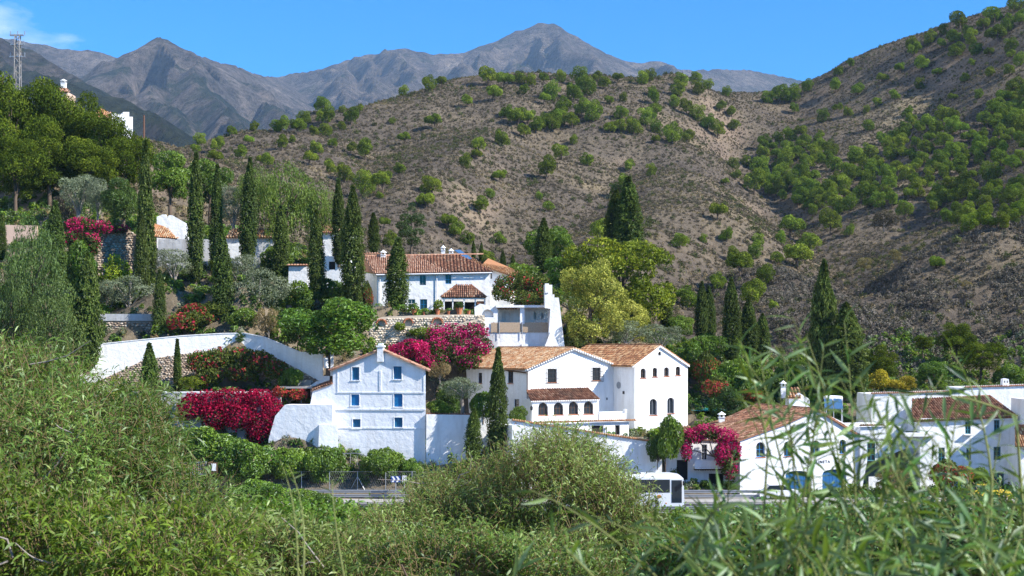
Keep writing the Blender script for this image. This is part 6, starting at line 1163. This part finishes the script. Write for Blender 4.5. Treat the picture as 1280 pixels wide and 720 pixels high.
MID = """505,108,12 536,104,18 552,102,14 617,117,20 610,97,22 630,100,22 353,143,16 345,158,14 372,158,20 380,148,16 407,147,22 403,132,18 439,147,18 450,135,9 428,137,9 427,158,10 406,163,16 392,163,12 543,152,20 584,127,13 352,180,15 365,175,9 395,184,16 415,179,12 387,198,18 438,185,13 457,188,22 506,172,15 490,151,8 335,202,16 325,200,12 413,208,16 431,216,21 478,227,26 455,230,26 500,211,14 540,234,26 598,180,16 627,173,18 583,202,16 595,193,14 625,220,18 633,140,16
772,97,14 755,104,14 802,98,16 812,95,14 725,97,20 733,108,22 717,115,20 690,115,20 680,123,14 780,122,11 763,125,12 660,148,20 703,135,22 727,137,20 740,140,22 690,152,24 677,153,18 777,142,17 762,160,14 774,158,16 792,158,20 807,147,22 820,135,15 817,123,16 815,115,12 822,160,16 840,167,24 858,170,16 820,174,11 842,127,14 848,112,18 852,100,16 873,110,16 885,100,12 870,98,14 908,115,11 858,135,16 873,143,18 885,153,18 897,163,18 900,133,13 915,140,13 917,157,14 702,190,20 734,200,17 683,212,22 787,209,14 813,213,13 917,205,14 933,202,12 920,220,12 945,203,14 782,230,20 768,237,14 718,175,11 907,227,10 647,147,24 665,100,14 680,98,12 700,96,14 650,98,14 655,112,12 745,96,12 670,158,18 655,165,16 700,148,18 715,150,18
533,253,22 600,258,20 560,277,20 568,288,20 585,298,18 625,298,16 612,242,12 480,278,14 475,245,9 487,300,18 610,323,20 897,264,22 908,295,17 850,302,19 880,299,10 945,315,18 925,330,32 937,367,30 860,373,30 897,352,20 687,258,14 673,245,10 747,288,24 663,300,12 943,230,26 1002,247,16 1015,263,13 1048,262,14 1038,280,26 1062,288,13 988,283,30 1010,305,26 997,320,34 973,323,16 977,298,14 967,381,12 250,170,14 272,182,16 290,165,12 310,175,12 268,196,18 300,192,16 318,158,12 246,186,12 948,300,14 958,345,22 915,318,16"""
for q in MID.split():
    x, y, w_ = map(float, q.split(','))
    pl = 'on the left shoulder of the dry middle hill' if x < 470 and y < 235 else 'on the bare slope just above the hipped house' if y > 235 and x < 640 else 'on the lower slope around the massive cypress pair' if y > 228 and x < 830 else 'on the low slope above the twin cypresses' if y > 228 else 'along the crest of the dry middle hill' if y < 113 else 'on the right hand spur of the middle hill' if x > 800 else 'on the upper face of the dry middle hill'
    hill_pine(x, y, w_, 'small round green pine standing ' + pl, 'pines ' + pl)
RGT = """1140,55,14 1143,63,16 1163,47,16 1200,25,20 1193,48,18 1215,47,16 1243,18,22 1260,30,20 1247,43,24 1268,5,18 1193,65,20 1177,55,10 1220,62,16 1237,65,12 1262,68,11 1263,57,16 1125,85,13 1153,82,18 1102,98,14 1070,112,16 1045,108,15 1047,90,12 1063,80,11 975,118,22 993,118,20 1098,128,11 1050,135,8 1043,135,8 1028,145,14 993,137,11 1083,137,8 1223,118,10 1215,80,9 1230,30,16 1210,38,14 1118,118,13 1150,105,12 1172,92,13 1206,98,11 1238,92,14 1262,88,13 1190,122,12 1135,140,13 1275,75,14 1060,140,12 1085,158,14 1275,22,18 1180,38,12 1010,108,14 960,122,14"""
for q in RGT.split(): hill_pine(*map(float, q.split(',')), 'pine scattered on the upper bare slope of the right hill, many alike', 'pines on the upper right slope')
DEN = [(945, 172), (1010, 158), (1060, 192), (1120, 165), (1160, 138), (1220, 150), (1250, 108), (1290, 92), (1290, 282), (1190, 280), (1090, 255), (1000, 258), (950, 232)]
def inside(x, y, q):
    r_ = False
    for (x1, y1), (x2, y2) in zip(q, q[1:] + q[:1]):
        if (y1 > y) != (y2 > y) and x < (x2 - x1) * (y - y1) / (y2 - y1) + x1: r_ = not r_
    return r_
got = []; tries = 0
while len(got) < 172 and tries < 6000:
    tries += 1; x, y = rng.uniform(945, 1290), rng.uniform(92, 284)
    if inside(x, y, DEN) and all((x - a) ** 2 + ((y - b_) * 1.5) ** 2 > 12 ** 2 for a, b_ in got) and (fbm(np.array(x / 60.), np.array(y / 40.), 2) > -.28): got.append((x, y)); hill_pine(x, y, rng.uniform(12.5, 22), 'pine in the dense wood on the lower right slope, many alike', 'pines of the wood on the right slope')

# ------------------------------------------------------------------ scattered ground cover (stuff): geometry nodes instance a tuft on surface points
def tuft_mesh(name, n, size, asp, mat, seed, up=None, flat=.8):
    global rng; k_ = rng; rng = np.random.default_rng(seed); d = rdir(n); d[:, 2] = np.abs(d[:, 2]); p = d * np.array([.5, .5, flat]) * rng.uniform(.55, 1.05, (n, 1)); g_ = leaf_quads(p, d, size, asp, .6, up); rng = k_; return np_mesh(name, *g_, False, [M[mat]])
def scatter(name, pts, scales, mesh):
    src = bpy.data.objects.new(name + '_tuft', mesh)
    me = bpy.data.meshes.new(name); me.vertices.add(len(pts)); me.vertices.foreach_set('co', np.asarray(pts, np.float32).ravel())
    a = me.attributes.new('size', 'FLOAT', 'POINT'); a.data.foreach_set('value', np.asarray(scales, np.float32)); a = me.attributes.new('turn', 'FLOAT_VECTOR', 'POINT'); rt = np.zeros((len(pts), 3), np.float32); rt[:, 2] = rng.uniform(0, 6.28, len(pts)); a.data.foreach_set('vector', rt.ravel())
    o = tag(link(name, me), kind='stuff'); ng = bpy.data.node_groups.new(name, 'GeometryNodeTree'); ng.interface.new_socket('Geometry', in_out='INPUT', socket_type='NodeSocketGeometry'); ng.interface.new_socket('Geometry', in_out='OUTPUT', socket_type='NodeSocketGeometry')
    n, l = ng.nodes, ng.links; gi, go = n.new('NodeGroupInput'), n.new('NodeGroupOutput'); io = n.new('GeometryNodeInstanceOnPoints'); oi = n.new('GeometryNodeObjectInfo'); oi.inputs[0].default_value = src
    s_ = n.new('GeometryNodeInputNamedAttribute'); s_.data_type = 'FLOAT'; s_.inputs[0].default_value = 'size'; r_ = n.new('GeometryNodeInputNamedAttribute'); r_.data_type = 'FLOAT_VECTOR'; r_.inputs[0].default_value = 'turn'
    l.new(gi.outputs[0], io.inputs['Points']); l.new(oi.outputs['Geometry'], io.inputs['Instance']); l.new(s_.outputs[0], io.inputs['Scale']); l.new(r_.outputs[0], io.inputs['Rotation']); l.new(io.outputs[0], go.inputs[0])
    m_ = o.modifiers.new('scatter', 'NODES'); m_.node_group = ng; return o
def field(n, x0, x1, y0, y1, dens=None):
    x = rng.uniform(x0, x1, n); y = rng.uniform(y0, y1, n); k = np.abs(x) < y * .40 + 12; x, y = x[k], y[k]
    if dens is not None: k = rng.uniform(0, 1, len(x)) < dens(x, y); x, y = x[k], y[k]
    return np.stack([x, y, H(x, y)], 1)
hd = lambda x, y: np.clip(.7 + .6 * fbm(x / 35, y / 45, 4), .1, 1)
p = field(185000, -290, 290, 206, 720, hd); scatter('grey_scrub', p, rng.uniform(.4, 1.0, len(p)), tuft_mesh('grey_tuft', 26, .42, .5, 'scrub_grey', 1))
p = field(90000, -290, 290, 206, 720, lambda x, y: np.clip(.5 - .9 * fbm(x / 35, y / 45, 4), .05, 1)); scatter('straw_scrub', p, rng.uniform(.35, .95, len(p)), tuft_mesh('straw_tuft', 24, .5, .22, 'scrub_straw', 2, (0, 0, 1)))
p = field(2600, -290, 290, 215, 700, lambda x, y: np.clip(.4 + 1.4 * fbm(x / 40 + 3, y / 50, 3), .02, 1)); scatter('olive_scrub', p, rng.uniform(1.2, 2.6, len(p)), tuft_mesh('olive_scrub_tuft', 90, .22, .5, 'scrub_green', 31, None, .7))
p = field(36000, -290, 290, 206, 720, lambda x, y: np.clip(.4 + 1.1 * fbm(x / 50 + 9, y / 60, 3), .03, 1)); scatter('green_scrub', p, rng.uniform(.5, 1.5, len(p)), tuft_mesh('green_tuft', 30, .36, .5, 'scrub_green', 3))
p = field(32000, 40, 150, 184, 300, lambda x, y: np.clip(.5 + 1.2 * fbm(x / 12, y / 14, 4), .02, 1)); scatter('knoll_scrub', p, rng.uniform(.4, 1.3, len(p)), tuft_mesh('knoll_tuft', 34, .34, .5, 'scrub_mauve', 4))
vd = lambda x, y: np.clip(.6 + .8 * fbm(x / 6, y / 6, 3), .1, 1) * (((y < 127.4) | (y > 140.8)))
p = field(15000, -75, 75, 106, 206, vd); scatter('garden_undergrowth', p, rng.uniform(.5, 1.5, len(p)), tuft_mesh('leafy_tuft', 60, .34, .5, 'green_leaf', 5))
p = field(10000, -75, 75, 106, 206, vd); scatter('dark_undergrowth', p, rng.uniform(.5, 1.4, len(p)), tuft_mesh('dark_tuft', 60, .3, .5, 'dark_leaf', 6))
p = field(9000, -75, 75, 104, 206, vd); scatter('olive_undergrowth', p, rng.uniform(.4, 1.3, len(p)), tuft_mesh('olive_tuft', 60, .3, .35, 'olive_leaf', 8))
p = field(8000, -75, 75, 100, 206, vd); scatter('dry_undergrowth', p, rng.uniform(.4, 1.1, len(p)), tuft_mesh('dry_tuft', 40, .5, .16, 'dry_leaf', 7, (0, 0, 1)))
p = field(9000, -75, 75, 106, 127.4, lambda x, y: np.clip(.6 + .8 * fbm(x / 6, y / 6, 3), .1, 1)); scatter('verge_grass', p, rng.uniform(.5, 1.1, len(p)), tuft_mesh('grass_tuft', 40, .55, .12, 'green_leaf', 9, (0, 0, 1)))

# ------------------------------------------------------------------ foreground willows
def blades(p0, d, L, W_, nrm, droop=.25):
    """long narrow leaves: base p0, direction d, length L, width W_, face normal nrm; six vertices, four triangles each"""
    n = len(p0); d = unit(d); b = unit(np.cross(d, nrm)); L = L[:, None]; W_ = W_[:, None]; dn = np.array([0, 0, -1.]); up = unit(np.cross(b, d)) 
    c1 = p0 + d * L * .33 - up * L * 0 + dn * L * droop * .08; c2 = p0 + d * L * .68 + dn * L * droop * .38; tip = p0 + d * L + dn * L * droop
    f = up * W_ * .22
    V = np.stack([p0, c1 - b * W_ * .5 + f, c1 + b * W_ * .5 + f, c2 - b * W_ * .42 + f, c2 + b * W_ * .42 + f, tip], 1).reshape(-1, 3)
    T = np.array([[0, 2, 1], [1, 2, 4], [1, 4, 3], [3, 4, 5]]); return V, (np.arange(n)[:, None, None] * 6 + T).reshape(-1, 3)
def tubes3(P0, P1, P2, r0, r1):
    """many thin three sided twigs through three points"""
    n = len(P0); A_ = np.stack([P0, P1, P2], 1); d = unit(P2 - P0); a = unit(np.cross(d, np.array([.3, .5, 1.]))); b = np.cross(d, a); V = np.zeros((n, 3, 3, 3)); rr = np.array([1, .7, .35])
    for i in range(3):
        for j in range(3): th = 2 * math.pi * j / 3; V[:, i, j] = A_[:, i] + (a * math.cos(th) + b * math.sin(th)) * (np.asarray(r0) * rr[i])[..., None]
    q = [[i * 3 + j, i * 3 + (j + 1) % 3, (i + 1) * 3 + (j + 1) % 3, (i + 1) * 3 + j] for i in range(2) for j in range(3)]; return V.reshape(-1, 3), (np.arange(n)[:, None, None] * 9 + np.array(q)).reshape(-1, 4)
def willow(name, blobs, ntw, nl, leaf_l, leaf_w, mat, label, lean=(0, 0, .6), spread=.9, tw=.8, droop=.35, bare=0, twr=.006, stems=9, group=None, fill_in=(.55, 1.05)):
    """shrub of many leafy twigs; blobs (px, py, Y, rx px, ry px, depth m)"""
    B = []
    for px, py, Y, rx, ry, dz in blobs: B.append((*P(px, py, Y), rx / FPX * Y, dz, ry / FPX * Y))
    c = np.mean([b[:3] for b in B], axis=0); gz = float(H(c[0], c[1])[0]); base = np.array([c[0], c[1], gz]); g_ = empty(name, base, label, 'shrub', group)
    p, nr, bv = crown_pts(B, int(ntw * 1.35), fill_in, -.6, .5); kq = .55 * 8 / np.sqrt(np.mean([b[1] for b in B])); cl = fbm(p[:, 0] * kq * .55 + p[:, 1] * .7, p[:, 2] * kq * .8 - p[:, 1] * .5, 3); k_ = cl > -.16; p, nr, bv = p[k_], nr[k_], np.clip(.5 + cl[k_] * .9, 0, 1); n = len(p); d = unit(nr * spread + np.array(lean) + .55 * rng.normal(size=(n, 3))); L = tw * rng.uniform(.55, 1.3, n); start = p - d * (L * .6)[:, None]
    end = start + d * L[:, None] + np.array([0, 0, -1.]) * (L * .15 * droop)[:, None]; mid = (start + end) / 2 + np.array([0, 0, 1.]) * (L * .06)[:, None]
    V, F = tubes3(start, mid, end, np.full(n, twr), 0); link('twigs', np_mesh('twigs', V - base, F, None, True, [M['twig']]), g_)['kind'] = 'stuff'
    t = np.tile(np.linspace(.12, 1, nl), n) + rng.normal(0, .03, n * nl); rep = lambda a: np.repeat(a, nl, 0); t = np.clip(t, 0, 1)[:, None]; s_, m_, e_ = rep(start), rep(mid), rep(end); q = (1 - t) ** 2 * s_ + 2 * t * (1 - t) * m_ + t ** 2 * e_
    td = unit(rep(d)); sd_ = unit(np.cross(td, rng.normal(size=(n * nl, 3)))); ld = unit(td * rng.uniform(.5, 1.1, (n * nl, 1)) + sd_ * .75); ll = leaf_l * rng.uniform(.55, 1.25, n * nl); nn = unit(np.array([0, 0, 1.]) + .7 * rng.normal(size=(n * nl, 3)) + .3 * rep(nr))
    V, F = blades(q, ld, ll, ll * (leaf_w / leaf_l) * rng.uniform(.7, 1.2, n * nl), nn, droop); tt = np.clip(.55 * rng.uniform(0, 1, n * nl) + .45 * rep(bv), 0, 1)
    link('foliage', np_mesh('foliage', V - base, F, np.repeat(tt, 4), True, [M[mat]]), g_)['kind'] = 'stuff'
    for i in range(stems):
        b_ = B[i % len(B)]; e_ = np.array(b_[:3]) + rdir(1)[0] * np.array(b_[3:6]) * .6; s_ = base + rng.normal(0, .3, 3) * [1, 1, 0] - [0, 0, .1]; m_ = (s_ + e_) / 2 + rng.normal(0, .15, 3) + [0, 0, .1 * np.linalg.norm(e_ - s_)]; V, F, t_ = limb([s_, (s_ + m_) / 2 + [0, 0, .06], m_, e_], [.05, .04, .03, .012], 6); link('stem', np_mesh('stem', V - base, F, None, True, [M['bark']]), g_)
    for i in range(bare):
        b_ = B[int(rng.integers(len(B)))]; s_ = np.array(b_[:3]) + rdir(1)[0] * np.array(b_[3:6]) * .5; s_[1] = b_[1] - b_[4] * rng.uniform(.5, 1.0); e_ = s_ + np.array([rng.uniform(-1, 1), -.1, rng.uniform(-.1, .7)]) * rng.uniform(.6, 1.6); pts = [s_ + (e_ - s_) * k + rng.normal(0, .05, 3) for k in (0, .35, .7, 1)]; V, F, t_ = limb(pts, [.015, .012, .009, .004], 5); link('bare_branch', np_mesh('bare_branch', V - base, F, None, True, [M['pale_bark']]), g_)
    return g_
willow('willow_shrub', [(10, 516, 23, 115, 82, 2.0), (115, 565, 22, 115, 82, 1.8), (200, 640, 21, 95, 50, 1.5), (40, 600, 21, 140, 110, 1.8), (150, 535, 23, 70, 52, 1.2), (40, 470, 24, 60, 34, 1)], 3500, 13, .175, .024, 'willow_leaf', 'large grey green willow filling the left foreground', bare=9, tw=1.05, spread=.7, lean=(.1, 0, .7))
willow('willow_shrub', [(60, 690, 17, 150, 70, 1.2), (200, 690, 16.5, 130, 60, 1.2), (-40, 660, 17, 100, 80, 1.2)], 1500, 11, .16, .028, 'green_leaf', 'darker green willow growth along the bottom left corner', bare=6, tw=.6)
willow('pale_willow', [(330, 705, 20, 130, 48, 1.5), (280, 682, 21, 80, 34, 1.2), (420, 708, 20, 110, 42, 1.4), (210, 720, 18, 120, 40, 1)], 1900, 11, .17, .026, 'pale_willow_leaf', 'yellowish willow scrub with dry twigs at the bottom left of centre', bare=10, tw=.65)
willow('leafy_scrub', [(330, 662, 40, 90, 30, 2), (420, 672, 38, 100, 34, 2), (500, 674, 38, 90, 34, 2), (250, 655, 40, 70, 28, 2)], 2400, 12, .19, .06, 'green_leaf', 'bright green leafy scrub below the citrus grove and guardrail', tw=.8)
willow('pale_willow', [(500, 690, 26, 80, 55, 1.5), (560, 650, 27, 70, 50, 1.5), (610, 600, 28, 60, 35, 1.2), (560, 610, 28, 45, 24, 1)], 2300, 13, .13, .020, 'silver_willow_leaf', 'grey green fine leaved willow left of the rounded bush before the villa', tw=.7, bare=5)
willow('pale_willow', [(690, 625, 26, 95, 78, 1.6), (745, 655, 25, 70, 75, 1.4), (640, 670, 26, 80, 60, 1.5), (700, 580, 27, 60, 40, 1.2), (770, 690, 25, 60, 50, 1.2), (720, 705, 24, 90, 40, 1.2), (640, 710, 24, 70, 30, 1.2)], 4200, 13, .14, .021, 'silver_willow_leaf', 'big rounded fine leaved willow bush hiding the rear of the coach', tw=1.0, spread=.6, lean=(.1, 0, .9))
willow('willow_shrub', [(560, 705, 17, 120, 35, 1), (680, 715, 17, 100, 30, 1)], 1300, 12, .12, .022, 'willow_leaf', 'dark green willow growth at the bottom centre', tw=.5)
willow('leafy_scrub', [(860, 668, 55, 80, 26, 3), (960, 672, 55, 100, 26, 3), (1080, 676, 52, 110, 28, 3), (1210, 676, 52, 110, 28, 3), (1290, 680, 52, 60, 28, 3)], 3000, 12, .20, .08, 'green_leaf', 'green leafy scrub on the bank below the road at right', tw=.9)
willow('willow_shrub', [(880, 712, 15, 90, 40, 1), (990, 695, 14, 110, 50, 1), (1110, 690, 13.5, 120, 56, 1), (1240, 680, 13, 110, 62, 1)], 3000, 12, .12, .024, 'shoot_leaf', 'dense willow growth along the bottom right of the picture', tw=.5)
# near shoots, out of focus: every leaf is a part of its own
LEAF = []
for i in range(6):
    kk = 6; u_ = np.linspace(0, 1, kk); wv = np.array([.10, .75, 1, .85, .45, .04]) * .42; bend = rng.uniform(.12, .42); V = []
    for a, ww in zip(u_, wv): z = -bend * a * a; V += [(a, -ww * .15, z + .02 * ww), (a, 0, z - .015), (a, ww * .15, z + .02 * ww)]
    F = [[3 * j + e, 3 * j + e + 1, 3 * j + e + 4, 3 * j + e + 3] for j in range(kk - 1) for e in (0, 1)]; LEAF.append(np_mesh('leaf', V, F, np.full(len(F), rng.uniform(.15, .95)), True, [M['shoot_leaf']]))
from mathutils import Matrix
def shoot_plant(label, shoots, llen, seed, nleaf=14):
    """shoots: (base px, base py, tip px, tip py, Y)"""
    r_ = np.random.default_rng(seed); Yb = np.mean([s_[4] for s_ in shoots]); bx = np.mean([s_[0] for s_ in shoots]); base = P(bx, 430, Yb); base[2] = float(H(base[0], base[1])[0]); g_ = empty('willow_shoots', base, label, 'shrub')
    for bpx, bpy, tpx, tpy, Y in shoots:
        a, t = P(bpx, bpy, Y + r_.normal(0, .15)), P(tpx, tpy, Y + r_.normal(0, .3)); foot = base + np.array([(a[0] - base[0]) * .6, r_.normal(0, .1), 0]); L = np.linalg.norm(t - a); m_ = (a + t) / 2 + np.array([0, 0, .10 * L]) + r_.normal(0, .03, 3)
        cv = lambda s_: (1 - s_) ** 2 * a + 2 * s_ * (1 - s_) * m_ + s_ ** 2 * t
        pts = [foot, (foot + a) / 2 + r_.normal(0, .04, 3)] + [cv(s_) for s_ in np.linspace(0, 1, 7)]; V, F, _ = limb(pts, [.010, .008] + list(np.linspace(.0050, .0015, 7)), 5); link('stem', np_mesh('stem', V - base, F, None, True, [M['green_stem']]), g_)
        for i in range(nleaf):
            s_ = (i + .6) / nleaf; p = cv(s_); d = unit(cv(min(1, s_ + .03)) - cv(max(0, s_ - .03))); sd_ = unit(np.cross(d, r_.normal(size=3))); x = unit(d * r_.uniform(.35, 1.0) + sd_ * .9 + np.array([0, 0, -.15])); up = unit(np.array([0, 0, 1.]) + .8 * r_.normal(size=3)); y = unit(np.cross(up, x)); z = np.cross(x, y); ll = llen * r_.uniform(.6, 1.25) * (1 - .35 * s_ if s_ > .7 else 1)
            o = link('leaf', LEAF[int(r_.integers(6))], g_); o.matrix_local = Matrix([[x[k] * ll, y[k] * ll, z[k] * ll, p[k] - base[k]] for k in range(3)] + [[0, 0, 0, 1]])
def fan(x0, x1, ybase, ytop, Y, k, seed, lean=0):
    r_ = np.random.default_rng(seed); o = []
    for i in range(k): bx = r_.uniform(x0, x1); o.append((bx, ybase + r_.uniform(-10, 30), bx + r_.normal(lean, 70), ytop + r_.uniform(-20, 90), Y + r_.uniform(-.4, .4)))
    return o
shoot_plant('near out of focus willow shoots in front of the taller dark cypress at right', fan(955, 1050, 700, 430, 5.6, 7, 1) + [(1060, 640, 990, 395, 5.6), (1010, 620, 1030, 430, 5.6)], .135, 11, 21)
shoot_plant('near out of focus willow shoots before the shorter wider dark cypress and solar panels', fan(1030, 1110, 700, 440, 5.5, 6, 21) + [(1070, 650, 1055, 400, 5.6)], .135, 21, 21)
shoot_plant('near out of focus willow shoots over the awning and roof terrace house', fan(1100, 1190, 700, 480, 5.2, 7, 2, -20) + [(1240, 600, 1190, 440, 5.3)], .13, 12, 21)
shoot_plant('near out of focus willow shoots over the green framed windows at far right', fan(1190, 1290, 700, 480, 5.2, 7, 22, -30) + [(1270, 520, 1090, 500, 5.2)], .13, 22, 21)
shoot_plant('near willow shoots around the brown tiled roof right of the coach', fan(850, 960, 730, 585, 5.4, 9, 3, 20) + [(960, 560, 925, 425, 5.4), (980, 590, 950, 440, 5.4)], .14, 13, 19)
shoot_plant('dense near willow shoots in the bottom right corner', fan(1090, 1290, 780, 620, 4.6, 13, 4), .14, 14, 21)
shoot_plant('dense near willow shoots along the bottom edge below the arch window house', fan(900, 1100, 780, 630, 4.6, 13, 24), .14, 24, 21)
shoot_plant('near orange stemmed willow shoots crossing the bottom centre', [(840, 740, 662, 612, 5.0), (760, 740, 690, 672, 5.0), (900, 740, 800, 640, 5.0), (860, 760, 935, 640, 5.0), (640, 760, 652, 690, 5.2)], .14, 15, 10)
shoot_plant('two pale seedy shoots standing before the citrus trees', [(372, 700, 350, 575, 6.5), (380, 700, 361, 582, 6.5), (430, 720, 415, 600, 6.5)], .07, 16, 14)

# ------------------------------------------------------------------ air: one closed box of thin haze round the whole scene
hb = MB(); hb.box((0, 4780, 760), (10400, 9760, 1640)); ho = tag(hb.build('haze', M['white_paint']), kind='stuff'); ho.data.materials.clear()
hm = bpy.data.materials.new('haze'); hm.use_nodes = True; n, l = hm.node_tree.nodes, hm.node_tree.links; n.remove(n['Principled BSDF']); pv_ = n.new('ShaderNodeVolumePrincipled'); pv_.inputs['Color'].default_value = (.46, .70, 1, 1); pv_.inputs['Density'].default_value = 4.4e-5; pv_.inputs['Anisotropy'].default_value = .0
l.new(pv_.outputs[0], n['Material Output'].inputs['Volume']); ho.data.materials.append(hm)
